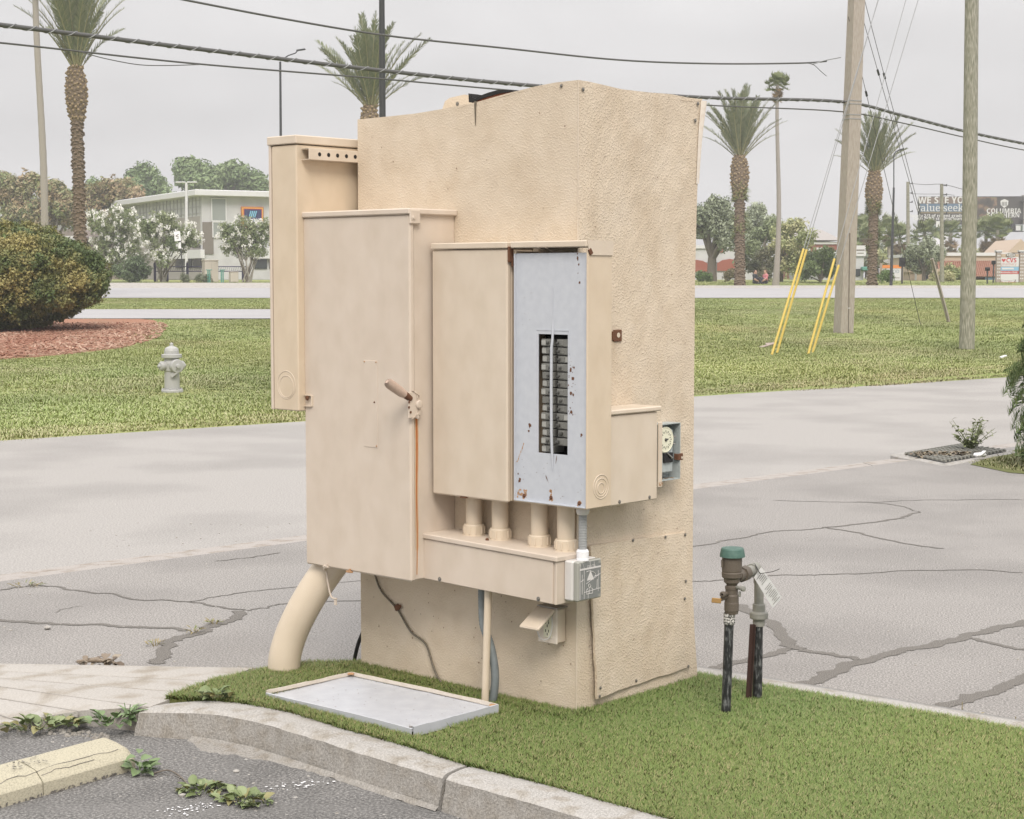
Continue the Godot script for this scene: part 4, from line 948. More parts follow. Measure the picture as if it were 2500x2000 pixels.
func kerb_and_ramp() -> void:
	var ins := [[-1.20, -5.79], [-1.03, -5.785], [-0.88, -5.71], [-0.74, -5.61], [-0.55, -5.41], [-0.46, -5.33], [-0.32, -5.19], [-0.13, -4.985], [0.11, -4.785], [0.28, -4.62], [0.43, -4.48], [1.6, -3.36], [3.2, -1.8]]
	var outs := [[-1.27, -5.68], [-1.06, -5.63], [-0.95, -5.575], [-0.84, -5.50], [-0.65, -5.315], [-0.55, -5.215], [-0.41, -5.075], [-0.20, -4.865], [0.02, -4.665], [0.19, -4.50], [0.34, -4.355], [1.49, -3.23], [3.09, -1.67]]
	var k := Node3D.new(); k.name = "near_kerb"; k.set_meta("kind", "structure"); k.set_meta("label", "worn concrete kerb in front of the turf"); add_child(k)
	for seg: Array in [[0, 2, 0.0, 0.0], [2, 7, 0.0, -0.008], [7, 11, 0.008, 0.0], [11, 12, 0.01, 0.0]]:
		var a: Array = []; var b: Array = []
		for i in range(seg[0], seg[1] + 1):
			a.append(V(ins[i][0], 0.0, ins[i][1])); b.append(V(outs[i][0], 0.0, outs[i][1]))
		if seg[2] > 0.0:
			a[0] += (a[1] - a[0]).normalized() * seg[2]; b[0] += (b[1] - b[0]).normalized() * seg[2]
		if seg[3] < 0.0:
			a[-1] += (a[-1] - a[-2]).normalized() * seg[3]; b[-1] += (b[-1] - b[-2]).normalized() * seg[3]
		a = smooth(a, 14); b = smooth(b, 14)
		var rows: Array = []; var face: Array = []
		for i in a.size():
			var s := float(i) / (a.size() - 1)
			var o: Vector3 = (b[i] - a[i]).normalized()
			var drop := 0.0
			if seg[0] == 0: drop = 0.016 * pow(1.0 - s, 2.0)
			var w0 := V(0, 1, 0)
			var e := nz.get_noise_2d(b[i].x * 260.0, b[i].z * 260.0) * 0.006; var e2 := nz.get_noise_2d(b[i].x * 900.0, b[i].z * 900.0) * 0.005
			var top: Vector3 = b[i] + o * (e + e2 - 0.004) - w0 * drop
			rows.append([a[i] - w0 * (drop + 0.03) - o * 0.002, a[i] - w0 * (drop + 0.004), a[i].lerp(b[i], 0.35) + w0 * (0.001 + e2 * 0.3 - drop), a[i].lerp(b[i], 0.75) + w0 * (e * 0.3 - drop), top - o * 0.012 - w0 * 0.002, top - w0 * 0.009])
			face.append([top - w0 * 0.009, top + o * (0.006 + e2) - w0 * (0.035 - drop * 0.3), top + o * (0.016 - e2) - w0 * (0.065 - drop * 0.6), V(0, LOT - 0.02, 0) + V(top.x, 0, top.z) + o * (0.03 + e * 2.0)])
		var m := MB.new(); m.sheet(rows); var fm := MB.new()
		var sd: Vector3 = V(b[0].x - a[0].x, 0, b[0].z - a[0].z)
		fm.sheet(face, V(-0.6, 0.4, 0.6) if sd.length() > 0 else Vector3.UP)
		for end in [0, a.size() - 1]:
			var q: Array = rows[end] + face[end].slice(1); var c: Vector3 = (a[end] + b[end]) * 0.5 + V(0, -0.11, 0)
			for i in q.size() - 1: m.flat(c, q[i], q[i + 1], (a[end] - a[a.size() / 2]).normalized())
		obj("darker_face", fm, M.concrete_dark, obj("kerb_stone", m, M.concrete, k))  # outer face gets a darker concrete than the kerb's top
	# dirt-grey skirt of mortar at the kerb's foot
	var rows2: Array = []
	for i in 40:
		var s := i / 39.0 * 6.0; var j := int(s); var f := s - j
		var q := V(lerpf(outs[j + 1][0], outs[j + 2][0], f), LOT + 0.004, lerpf(outs[j + 1][1], outs[j + 2][1], f))
		var o := V(-0.65, 0, 0.75)
		var w := 0.012 + 0.15 * exp(-pow((s - 1.2) * 0.9, 2.0)) * (1.0 + 0.5 * nz.get_noise_1d(i * 60.0)) + 0.02 * nz.get_noise_1d(i * 37.0)
		w *= pow(sin(PI * clampf(i / 39.0, 0.02, 0.98)), 0.5)
		rows2.append([q + o * 0.02 + V(0, 0.012, 0), q + o * (0.035 + w * 0.3) + V(0, 0.0015, 0), q + o * (0.03 + w) + V(0, -0.0032, 0)])
	var mm := MB.new(); mm.sheet(rows2); obj("mortar_apron", mm, M.concrete_dark, k)
	# kerb behind the island
	var m := MB.new(); var rows: Array = []
	for i in 21:
		var s := i / 20.0; var a := V(lerpf(-0.02, 3.6, s), 0, lerpf(-6.72, -3.84, s)); var o := V(0.62, 0, -0.78)
		rows.append([a - o * 0.01 + V(0, -0.02, 0), a + V(0, 0.0, 0), a + o * 0.06 + V(0, 0.002, 0), a + o * 0.11 + V(0, -0.002, 0), a + o * 0.13 + V(0, -0.13, 0)])
	m.sheet(rows)
	setting("kerb_behind", m, M.concrete, "thin pale kerb along the back of the turf")
	# ramp of grooved concrete: one slab between each two grooves
	var rp := Node3D.new(); rp.name = "ramp"; rp.set_meta("kind", "structure"); rp.set_meta("label", "grooved concrete ramp beside the turf"); add_child(rp)
	var l := [[-2.0, -6.70], [-2.0, -6.58], [-2.0, -6.47], [-2.0, -6.37], [-2.0, -6.27], [-2.0, -6.17], [-2.0, -6.08], [-2.0, -5.98]]
	var r := [[-0.93, -6.57], [-0.98, -6.30], [-1.06, -6.10], [-1.14, -5.93], [-1.24, -5.725], [-1.50, -5.80], [-1.70, -5.77], [-1.79, -5.70]]
	for i in 7:
		var q: Array = []
		for e: Array in [[l[i], r[i], -1.0], [l[i + 1], r[i + 1], 1.0]]:
			var a := V(e[0][0], -0.085, e[0][1]); var b := V(e[1][0], -0.014 - 0.06 * clampf((-e[1][0] - 1.28) / 0.4, 0, 1), e[1][1])
			if i == 0 and e[2] < 0.0: b.y = -0.075
			a = a + (a - b) * 0.7; a.y = -0.095
			var sd: Vector3 = V(-(b - a).z, 0, (b - a).x).normalized() * e[2] * -0.0048
			q.append([a + sd, b + sd])
		m = MB.new(); rows = []
		for s in 25:
			var f := s / 24.0; var a: Vector3 = q[0][0].lerp(q[0][1], f); var b: Vector3 = q[1][0].lerp(q[1][1], f); var o := (b - a).normalized() * 0.004
			rows.append([a + V(0, -0.10, 0), a + V(0, -0.004, 0), a + o, a.lerp(b, 0.5) + V(0, 0.001, 0), b - o, b + V(0, -0.004, 0), b + V(0, -0.10, 0)])
		m.sheet(rows)
		for e in [0, 24]:
			for j in 5: m.flat(rows[e][0], rows[e][j + 1], rows[e][j + 2], V(1 if e else -1, 0, 0))
		obj("ramp_slab", m, M.ramp, rp)
	# crumbled edge where the ramp meets the lot
	m = MB.new()
	for i in 420:
		var s := rng.randf(); var at := V(lerpf(-1.45, -0.9, s), LOT + 0.002, lerpf(-6.62, -6.64, s) + rnd(-0.03, 0.03)) if i < 300 else V(rnd(-1.8, -1.35), LOT + 0.002, 0)
		if i >= 300: at.z = -5.78 - (at.x + 1.8) * -0.3 + rnd(-0.03, 0.04)
		m.box(at, Vector3.ONE * rnd(0.005, 0.016), 0.002, Basis(V(rnd(-1, 1), rnd(-1, 1), 0.3).normalized(), rnd(0, 3)))
	tag(obj("edge_gravel", m, M.concrete_dark), "loose grit along the edges of the ramp", "gravel", "", "stuff")

func wheel_stop() -> void:
	var E := V(-1.18, LOT, -5.27); var u := V(-0.62, 0, 0.78); var w := V(-0.78, 0, -0.62)
	var t := thing("wheel_stop", "cracked pale yellow concrete wheel stop in the near parking bay", "wheel stop", E)
	var prof := [Vector2(0.0, 0.0), Vector2(0.001, 0.042), Vector2(0.005, 0.047), Vector2(0.034, 0.073), Vector2(0.042, 0.076), Vector2(0.085, 0.083), Vector2(0.132, 0.088), Vector2(0.142, 0.084), Vector2(0.152, 0.05), Vector2(0.158, 0.0)]
	for piece: Array in [[0.0, 0.355], [0.359, 1.15]]:
		var rows: Array = []
		var n := 60
		for i in n + 1:
			var s := lerpf(piece[0], piece[1], float(i) / n); var line: Array = []
			var round := 1.0
			if piece[0] == 0.0 and i < 6: round = [0.72, 0.83, 0.90, 0.95, 0.98, 0.995][i]
			for p: Vector2 in prof:
				var q := u * (s + 0.005 * nz.get_noise_2d(p.y * 900.0, 5.0) * (1.0 if i in [0, n] else 0.0)) + w * lerpf(0.08, p.x, 0.5 + 0.5 * round) + V(0, p.y * round, 0)
				q += (V(0, 1, 0) + w * -0.5) * nz.get_noise_2d(s * 420.0, (p.x + p.y) * 900.0) * 0.0022
				line.append(q)
			rows.append(line)
		var m := MB.new()
		for j in prof.size() - 1:
			var two: Array = []
			for i in n + 1: two.append([rows[i][j], rows[i][j + 1]])
			m.sheet(two, -w * 0.6 + V(0, 0.5, 0) if j < 7 else w + V(0, 0.3, 0))
		for e in [0, n]:
			for j in prof.size() - 2: m.flat(rows[e][0], rows[e][j + 1], rows[e][j + 2], -u if e == 0 else u)
		obj("concrete_piece", m, M.yellow_stop, t)
	# long crack along the crest and short side cracks
	for c: Array in [[0.05, 0.9, 0.034, 0.0785], [0.15, 0.35, 0.02, 0.064]]:
		var pts: Array = []
		for i in 40:
			var s := lerpf(c[0], c[1], i / 39.0); var dx := nz.get_noise_1d(s * 900.0 + c[2] * 999.0) * 0.012 + nz.get_noise_1d(s * 240.0) * 0.012
			var x: float = c[2] + dx; var y := 0.0
			for j in prof.size() - 1:
				if x >= prof[j].x and x <= prof[j + 1].x and j > 1: y = lerpf(prof[j].y, prof[j + 1].y, (x - prof[j].x) / (prof[j + 1].x - prof[j].x)); break
			pts.append(u * s + w * x + V(0, y - 0.0004, 0))
		var m := MB.new(); m.tube(pts, 0.0014, 4); obj("crack", m, M.crack, t)
	var m2 := MB.new()
	for i in 150: flake(m2, u * rnd(0.0, 1.1) + w * -0.003 + V(0, rnd(0.0, 0.012), 0), -w, rnd(0.002, 0.007))
	for i in 30: flake(m2, u * (0.36 + rnd(-0.06, 0.06)) + w * rnd(0.05, 0.12) + V(0, 0.0895, 0), V(0, 1, 0), rnd(0.002, 0.006))
	obj("dirt_specks", m2, M.crack, t).set_meta("kind", "stuff")

# ---- weeds: every leaf its own mesh, sharing a few shapes -------------------------------------------------------------------
func leaf_mesh(wide: float, bend: float) -> ArrayMesh:
	var m := MB.new(); var n := 7; var rows: Array = []
	for i in n + 1:
		var s := float(i) / n; var w := wide * pow(sin(PI * pow(s, 0.8)), 0.8) * 0.5 + 0.004
		var y := 0.32 * s - bend * s * s; var rip := 0.02 * sin(s * 19.0)
		rows.append([V(-w, y + w * 0.45 + rip, s), V(0, y, s), V(w, y + w * 0.45 - rip, s)])
	m.sheet(rows); return m.mesh()
func weed(label: String, at: Vector3, spread: Vector2, turn: float, count: int, size: float, tints: Array, up := 0.5, narrow := false) -> void:
	var t := thing("weed", label, "weed", at, turn, "weeds round the kerb and ramp")
	for k in maxi(3, count / 5):
		var p := V(rnd(-1, 1) * spread.x, 0, rnd(-1, 1) * spread.y)
		var m := MB.new(); m.tube(smooth([p * 0.4, p * 0.8 + V(0, size * 0.5, 0), p * 1.05 + V(0, size * rnd(0.3, 0.8), 0)], 3), 0.0016, 5); obj("stem", m, tints[0], t)
	for i in count:
		var a := rnd(0, TAU); var r := sqrt(rng.randf()); var p := V(cos(a) * r * spread.x, rnd(0.0, 1.0) * size * up * (1.2 - r), sin(a) * r * spread.y)
		var o := obj("leaf", LEAF[rng.randi() % 3 + (3 if narrow else 0)], tints[rng.randi() % tints.size()], t)
		var s := size * rnd(0.55, 1.15)
		o.transform = Transform3D(Basis(Vector3.UP, -a + PI / 2 + rnd(-0.9, 0.9)) * Basis(V(1, 0, 0), rnd(-0.75, 0.15)) * Basis(V(0, 0, 1), rnd(-0.4, 0.4)) * Basis().scaled(V(s, s, s)), p + V(0, 0.006, 0))
var LEAF: Array = []
func leaf_mat(c: Color) -> StandardMaterial3D:
	var m := tri_mat(tex(ramp_image(noise_image(128, int(c.g * 999), 0.03, 3), [0.0, c.darkened(0.18), 1.0, c.lightened(0.1)])), 30.0, 0.55)
	m.cull_mode = BaseMaterial3D.CULL_DISABLED; m.backlight_enabled = true; m.backlight = Color(0.3, 0.3, 0.18)
	return m
func weeds() -> void:
	for k in 3: LEAF.append(leaf_mesh(0.62 + 0.08 * k, 0.25 + 0.1 * k))
	for k in 3: LEAF.append(leaf_mesh(0.16 + 0.05 * k, 0.15 + 0.15 * k))
	var gr := [leaf_mat(Color(0.47, 0.53, 0.34)), leaf_mat(Color(0.55, 0.60, 0.42)), leaf_mat(Color(0.43, 0.49, 0.31)), leaf_mat(Color(0.57, 0.55, 0.36))]
	var dk := [leaf_mat(Color(0.41, 0.51, 0.33)), leaf_mat(Color(0.50, 0.59, 0.41)), leaf_mat(Color(0.45, 0.54, 0.35))]
	var dry := [leaf_mat(Color(0.55, 0.50, 0.34)), leaf_mat(Color(0.50, 0.54, 0.30)), leaf_mat(Color(0.64, 0.58, 0.42))]
	M.dry = dry; M.brown = [leaf_mat(Color(0.50, 0.44, 0.36)), leaf_mat(Color(0.42, 0.36, 0.29)), leaf_mat(Color(0.58, 0.53, 0.43))]
	weed("broad-leaved weed patch at the foot of the ramp", V(-1.62, LOT + 0.01, -5.715), Vector2(0.16, 0.06), 0.3, 66, 0.046, gr, 0.7)
	weed("weed with grassy blades between ramp and kerb end", V(-1.37, LOT + 0.03, -5.70), Vector2(0.075, 0.04), 0.3, 24, 0.045, dk, 0.8)
	weed("tuft of long grass blades at the kerb's ramp end", V(-1.31, LOT + 0.05, -5.71), Vector2(0.035, 0.02), 0.0, 14, 0.07, dk, 0.5, true)
	weed("leafy weed against the end of the wheel stop", V(-1.165, LOT, -5.225), Vector2(0.035, 0.03), 0.0, 18, 0.048, dk, 1.4)
	weed("low spreading weed on the asphalt beyond the wheel stop", V(-0.93, LOT, -5.03), Vector2(0.075, 0.045), 0.0, 50, 0.037, gr, 0.5)
	weed("low spreading weed nearest the camera on the asphalt", V(-0.79, LOT, -4.93), Vector2(0.085, 0.05), -0.5, 54, 0.037, gr, 0.5)
	weed("sprig of leaves on the kerb top by the turf tip", V(-1.02, 0.0, -5.775), Vector2(0.055, 0.025), -0.2, 24, 0.042, gr, 0.8)
	weed("small weed in the wide crack, nearest the ramp", V(-1.505, LOT, -7.08), Vector2(0.03, 0.02), 0.0, 22, 0.026, dry, 0.9, true)
	weed("small weed in the wide crack, at its fork", V(-1.39, LOT, -7.34), Vector2(0.035, 0.02), 0.0, 22, 0.028, dry, 0.9, true)
	weed("small weed in the wide crack, farthest from the ramp", V(-1.33, LOT, -7.53), Vector2(0.035, 0.02), 0.0, 22, 0.028, dry, 0.9, true)
	weed("dry weed at the far end of the long crack", V(-2.44, LOT, -8.45), Vector2(0.09, 0.02), 0.3, 22, 0.03, dry, 0.6, true)
	weed("single tall grass stalk by the back kerb", V(1.545, LOT, -5.74), Vector2(0.01, 0.01), 0.0, 4, 0.13, dry, 0.3, true)
	weed("short pale grass stalk by the back kerb", V(1.70, LOT, -5.62), Vector2(0.01, 0.01), 0.0, 4, 0.10, dry, 0.3, true)

func lid_and_debris() -> void:
	# the panel's missing door, lying face down like a tray
	var c := V(-0.45, 0.0, -5.7075); var ax := V(0.56, 0, 0.535).normalized(); var ay := V(0.235, 0, -0.325).normalized(); ay = (ay - ax * ay.dot(ax)).normalized()
	var t := thing("fallen_door", "pale grey steel panel door lying on the turf", "panel door", c)
	var L := 0.372; var W := 0.194; var m := MB.new(); var rows: Array = []
	var B := func(s: float, q: float, y: float) -> Vector3: return ax * s + ay * q + V(0, y + 0.006 * sin(s * 4.0 + 0.5), 0)
	for i in 21:
		var s := lerpf(-L, L, i / 20.0); var line: Array = []
		for j in 9: line.append(B.call(s, lerpf(-W, W, j / 8.0), 0.008 + 0.003 * nz.get_noise_2d(i * 14.0, j * 25.0)))
		rows.append(line)
	plate(m, rows, V(0, -0.002, 0), Vector3.UP); obj("sheet", m, M.lid_paint, t)
	for e: Array in [[-L, -W, L, -W], [L, -W, L, W], [L, W, -L, W], [-L, W, -L, -W]]:
		m = MB.new(); var prev: Array = []
		var out: Vector3 = -ay if e[1] < 0.0 and e[3] < 0.0 else (ay if e[1] > 0.0 and e[3] > 0.0 else (ax if e[0] > 0.0 else -ax))
		for i in 21:
			var f := i / 20.0; var s := lerpf(e[0], e[2], f); var q := lerpf(e[1], e[3], f)
			var wob: float = 0.004 * nz.get_noise_1d(f * 320.0 + e[0] * 50.0)
			var h := 0.023 + wob if e[1] > 0.0 or e[3] > 0.0 else 0.016
			var p: Vector3 = B.call(s, q, 0.0); var line := [p + out * 0.003 + V(0, -0.01, 0), p + out * (0.004 + wob * 0.5) + V(0, h, 0), p - out * 0.002 + V(0, h + 0.001, 0), p - out * 0.001 + V(0, 0.011, 0)]
			if i > 0:
				m.quad(prev[0], line[0], line[1], prev[1], out); m.quad(prev[1], line[1], line[2], prev[2], Vector3.UP); m.quad(prev[2], line[2], line[3], prev[3], -out)
			prev = line
		obj("rim", m, M.lid_paint if e[1] < 0.0 and e[3] < 0.0 or e[0] == L and e[2] == L else M.bare, t)
	m = MB.new()
	for i in 60: flake(m, B.call(rnd(-L, L), rnd(-W, W), 0.0125), V(0, 1, 0), rnd(0.0012, 0.003))
	obj("rust_specks", m, M.rust, t).set_meta("kind", "stuff")
	for p: Array in [[-L + 0.01, W - 0.01], [L - 0.015, W - 0.01]]:
		m = MB.new(); m.box(B.call(p[0], p[1], 0.02), V(0.022, 0.006, 0.018), 0.002); obj("rusted_corner", m, M.rust_pale, t)
	m = MB.new(); m.lathe([Vector2(0.006, 0), Vector2(0.006, 0.004), Vector2(0, 0.005)], B.call(L - 0.015, -W + 0.006, 0.016), 10); obj("rivet", m, M.steel, t)
	# stones, paint chips, litter
	m = MB.new()
	for i in 900:
		var p := V(rnd(-2.3, 0.3), LOT + 0.001, rnd(-5.7, -4.0)) if i < 500 else V(rnd(-2.6, 3.4), LOT + 0.001, rnd(-11.0, -6.6))
		if Geometry2D.is_point_in_polygon(Vector2(p.x, p.z), TURF): continue
		m.box(p, V(rnd(0.6, 1.4), rnd(0.4, 0.8), 1.0) * rnd(0.003, 0.011), 0.002, Basis(Vector3.UP, rnd(0, 3)))
	tag(obj("pebbles", m, M.concrete), "loose pale pebbles strewn over the asphalt", "pebbles", "", "stuff")
	m = MB.new()
	for i in 120:
		var q := V(-0.93, 0, -4.86) if i < 60 else (V(-0.66, 0, -5.09) if i < 105 else V(-0.85, 0, -4.55))
		var s := rnd(-1, 1); var at := q + V(0.07, 0, -0.045) * s + V(rnd(-0.05, 0.05), LOT + 0.0035, rnd(-0.03, 0.03))
		flake(m, at + V(0, 0.003, 0), V(0, 1, 0), rnd(0.0015, 0.006))
	tag(obj("paint_flakes", m, M.paper), "flaked white paint left on the near asphalt", "paint flakes", "", "stuff")
	var stones := [[Vector3(-0.985, LOT, -4.985), 0.012], [Vector3(-0.865, LOT, -5.24), 0.010], [Vector3(-2.05, LOT, -7.42), 0.016]]
	for k in 3:
		var s: Array = stones[k]
		var st := MB.new(); var pr: Array = []
		for i in 7: pr.append(Vector2(s[1] * sin(PI * i / 6.0) * rnd(0.85, 1.15), s[1] * 0.55 * (1.0 - cos(PI * i / 6.0))))
		st.lathe(pr, Vector3.ZERO, 9)
		var o := obj("stone", st, M.concrete); o.position = s[0]
		tag(o, ["pale stone on the asphalt near the wheel stop", "pale stone on the asphalt by the kerb's foot", "pale stone beside the straight crack"][k], "stone", "loose stones")
	# clump of dead leaves at the ramp's back edge
	var d := thing("leaf_litter", "clump of dead brown leaves and bark on the ramp's back edge", "debris", V(-1.645, LOT + 0.01, -6.66))
	var br := [leaf_mat(Color(0.52, 0.46, 0.39)), leaf_mat(Color(0.40, 0.34, 0.28)), leaf_mat(Color(0.62, 0.57, 0.50))]
	for i in 34:
		var o := obj("leaf", LEAF[rng.randi() % 6], br[i % 3], d); var s := rnd(0.02, 0.055)
		o.transform = Transform3D(Basis(Vector3.UP, rnd(0, TAU)) * Basis(V(1, 0, 0), rnd(-0.5, 0.5)) * Basis().scaled(V(s, s, s)), V(rnd(-0.07, 0.07), rnd(0.0, 0.03), rnd(-0.02, 0.02)))
	m = MB.new(); m.tube([V(-0.08, 0.02, 0.0), V(0.0, 0.03, 0.01), V(0.07, 0.015, 0.0)], [0.006, 0.011, 0.005], 7); obj("bark", m, br[0], d)
	m = MB.new(); m.tube(smooth([V(-1.12, LOT + 0.006, -5.21), V(-1.08, LOT + 0.012, -5.23), V(-1.04, LOT + 0.006, -5.20), V(-0.99, LOT + 0.006, -5.10)], 4), 0.0025, 5)
	tag(obj("twig", m, M.bark), "thin dry twig on the asphalt by the wheel stop", "twig")

func backflow() -> void:
	var o := V(0.725, 0.0, -5.6)
	var t := thing("backflow_preventer", "brass backflow preventer with green cap on two black risers", "backflow preventer", o)
	var m := MB.new(o); m.tube([V(0.714, -0.05, -5.6), V(0.723, 0.315, -5.6)], 0.0158, 16); obj("riser", m, M.worn_black, t)
	m = MB.new(o); m.lathe([Vector2(0.017, 0.298), Vector2(0.0195, 0.302), Vector2(0.0195, 0.320), Vector2(0.0178, 0.322), Vector2(0.0195, 0.326), Vector2(0.019, 0.336)], V(0.7235, 0, -5.6), 16); obj("taped_joint", m, tri_mat(tex(ramp_image(noise_image(128, 77, 0.05, 3), [0.0, Color(0.15, 0.15, 0.15), 0.45, Color(0.3, 0.3, 0.29), 0.6, Color(0.85, 0.84, 0.82), 1.0, Color(0.93, 0.92, 0.90)])), 20.0, 0.8), t)
	m = MB.new(o); var c := V(0.7275, 0, -5.6)
	m.lathe([Vector2(0.0, 0.333), Vector2(0.0215, 0.334), Vector2(0.023, 0.343), Vector2(0.0245, 0.345), Vector2(0.0245, 0.37), Vector2(0.0235, 0.374), Vector2(0.0235, 0.395), Vector2(0.021, 0.40), Vector2(0.021, 0.415), Vector2(0.0225, 0.418), Vector2(0.0225, 0.426), Vector2(0.017, 0.43), Vector2(0.021, 0.436), Vector2(0.026, 0.44), Vector2(0.027, 0.452), Vector2(0.0335, 0.458), Vector2(0.0345, 0.472), Vector2(0.0325, 0.475), Vector2(0.0335, 0.48), Vector2(0.0335, 0.525), Vector2(0.0, 0.527)], c + V(0.003, 0, 0), 24)
	m.box(V(0.697, 0.503, -5.59), V(0.006, 0.026, 0.02), 0.002); obj("valve_body", m, M.brass, t)
	m = MB.new(o); m.lathe([Vector2(0.036, 0.524), Vector2(0.0425, 0.526), Vector2(0.0415, 0.534), Vector2(0.038, 0.551), Vector2(0.035, 0.555), Vector2(0.0, 0.557)], c + V(0.004, 0, 0), 28); obj("cap", m, M.green_cap, t)
	m = MB.new(o); var fw := Basis(Quaternion(Vector3.UP, V(0.55, 0, 0.83).normalized()))
	m.lathe([Vector2(0.007, 0), Vector2(0.007, 0.02), Vector2(0.010, 0.022), Vector2(0.010, 0.034), Vector2(0.006, 0.036), Vector2(0.004, 0.036), Vector2(0.004, 0.03)], V(0.712, 0.405, -5.582), 10, Basis(Quaternion(Vector3.UP, V(-0.55, 0.05, 0.83).normalized()))); obj("test_cock", m, M.brass, t)
	m = MB.new(o); m.lathe([Vector2(0.006, 0), Vector2(0.006, 0.025), Vector2(0.009, 0.026), Vector2(0.009, 0.036), Vector2(0, 0.038)], V(0.745, 0.425, -5.585), 10, fw); m.box(V(0.7535, 0.405, -5.572), V(0.008, 0.018, 0.008), 0.002); obj("test_cock", m, M.grey_pvc, t)
	m = MB.new(o); m.tube([V(0.71, 0.393, -5.59), V(0.692, 0.39, -5.56)], [0.008, 0.007], 8); obj("valve_stem", m, M.brass, t)
	m = MB.new(o); m.box(V(0.674, 0.387, -5.552), V(0.032, 0.017, 0.004), 0.002, Basis(V(0, 0, 1), -0.1)); obj("valve_lever", m, plain(Color(0.60, 0.47, 0.28), 0.6), t)
	# union and elbow across to the second riser
	m = MB.new(o); m.tube([V(0.75, 0.459, -5.61), V(0.79, 0.455, -5.69)], 0.02, 14); m.tube([V(0.768, 0.457, -5.645), V(0.787, 0.456, -5.685)], 0.0265, 8); obj("union", m, M.brass, t)
	m = MB.new(o); m.tube(smooth([V(0.785, 0.456, -5.685), V(0.82, 0.454, -5.75), V(0.843, 0.45, -5.79), V(0.849, 0.43, -5.80), V(0.850, 0.40, -5.80)], 5), 0.0185, 16); m.tube([V(0.815, 0.455, -5.74), V(0.835, 0.455, -5.775)], 0.0225, 16); m.tube([V(0.850, 0.41, -5.8), V(0.851, 0.29, -5.8)], 0.0165, 16)
	m.lathe([Vector2(0.0165, 0.25), Vector2(0.021, 0.252), Vector2(0.021, 0.272), Vector2(0.0225, 0.274), Vector2(0.0225, 0.276), Vector2(0.031, 0.278), Vector2(0.032, 0.282), Vector2(0.032, 0.297), Vector2(0.03, 0.301), Vector2(0.022, 0.303), Vector2(0.022, 0.326), Vector2(0.0205, 0.329), Vector2(0.0165, 0.329)], V(0.851, 0, -5.8), 22); obj("grey_elbow", m, M.grey_pvc, t)
	m = MB.new(o); m.tube([V(0.8485, -0.05, -5.8), V(0.849, 0.255, -5.8)], 0.0168, 16); obj("riser", m, M.worn_black, t)
	o = V(0.815, 0, -5.79)
	t = thing("angle_stake", "rusty brown angle iron stake leaning beside the grey riser", "stake", o)
	m = MB.new(o); var lb := Basis(V(0, 0, 1), -0.045)
	m.box(V(0.8205, 0.115, -5.785), V(0.018, 0.29, 0.003), 0.0005, lb); m.box(V(0.8285, 0.115, -5.777), V(0.003, 0.29, 0.018), 0.0005, lb); obj("bar", m, M.stake, t)
	# test tag on a wire tie
	o = V(0.86, 0.33, -5.72)
	t = thing("test_tag", "white printed inspection tag tied to the backflow preventer", "tag", o)
	var a := V(0.843, 0.474, -5.70); var b := V(0.914, 0.370, -5.70); var d := V(0.885, 0.329, -5.715); var e := V(0.820, 0.435, -5.715)
	m = MB.new(o); var rows: Array = []
	for i in 9:
		var line: Array = []
		for j in 5: line.append(a.lerp(b, i / 8.0).lerp(e.lerp(d, i / 8.0), j / 4.0) + V(0, 0, 0.006 * sin(PI * i / 8.0)))
		rows.append(line)
	plate(m, rows, V(0, 0, -0.0008), V(0, 0, 1)); var card := obj("card", m, M.paper, t)
	m = MB.new(o); rng.seed = 99
	for i in 17:
		var f := 0.10 + 0.052 * i
		if i in [5, 6]: continue
		var s0 := 0.12 + (0.2 if i % 5 == 0 else 0.0); var s1 := rnd(0.55, 0.9)
		var bow := V(0, 0, 0.006 * sin(PI * f) + 0.0012)
		m.tube([a.lerp(b, f).lerp(e.lerp(d, f), s0) + bow, a.lerp(b, f).lerp(e.lerp(d, f), s1) + bow], 0.0007, 4)
	obj("print_lines", m, M.screw, card)
	m = MB.new(o); m.tube(smooth([V(0.838, 0.452, -5.695), V(0.832, 0.462, -5.70), V(0.828, 0.474, -5.74), V(0.822, 0.476, -5.76)], 4), 0.0018, 6); m.tube(smooth([V(0.838, 0.452, -5.695), V(0.86, 0.458, -5.68), V(0.88, 0.464, -5.67), V(0.898, 0.474, -5.66)], 4), 0.0011, 5); obj("wire_tie", m, M.black, t)

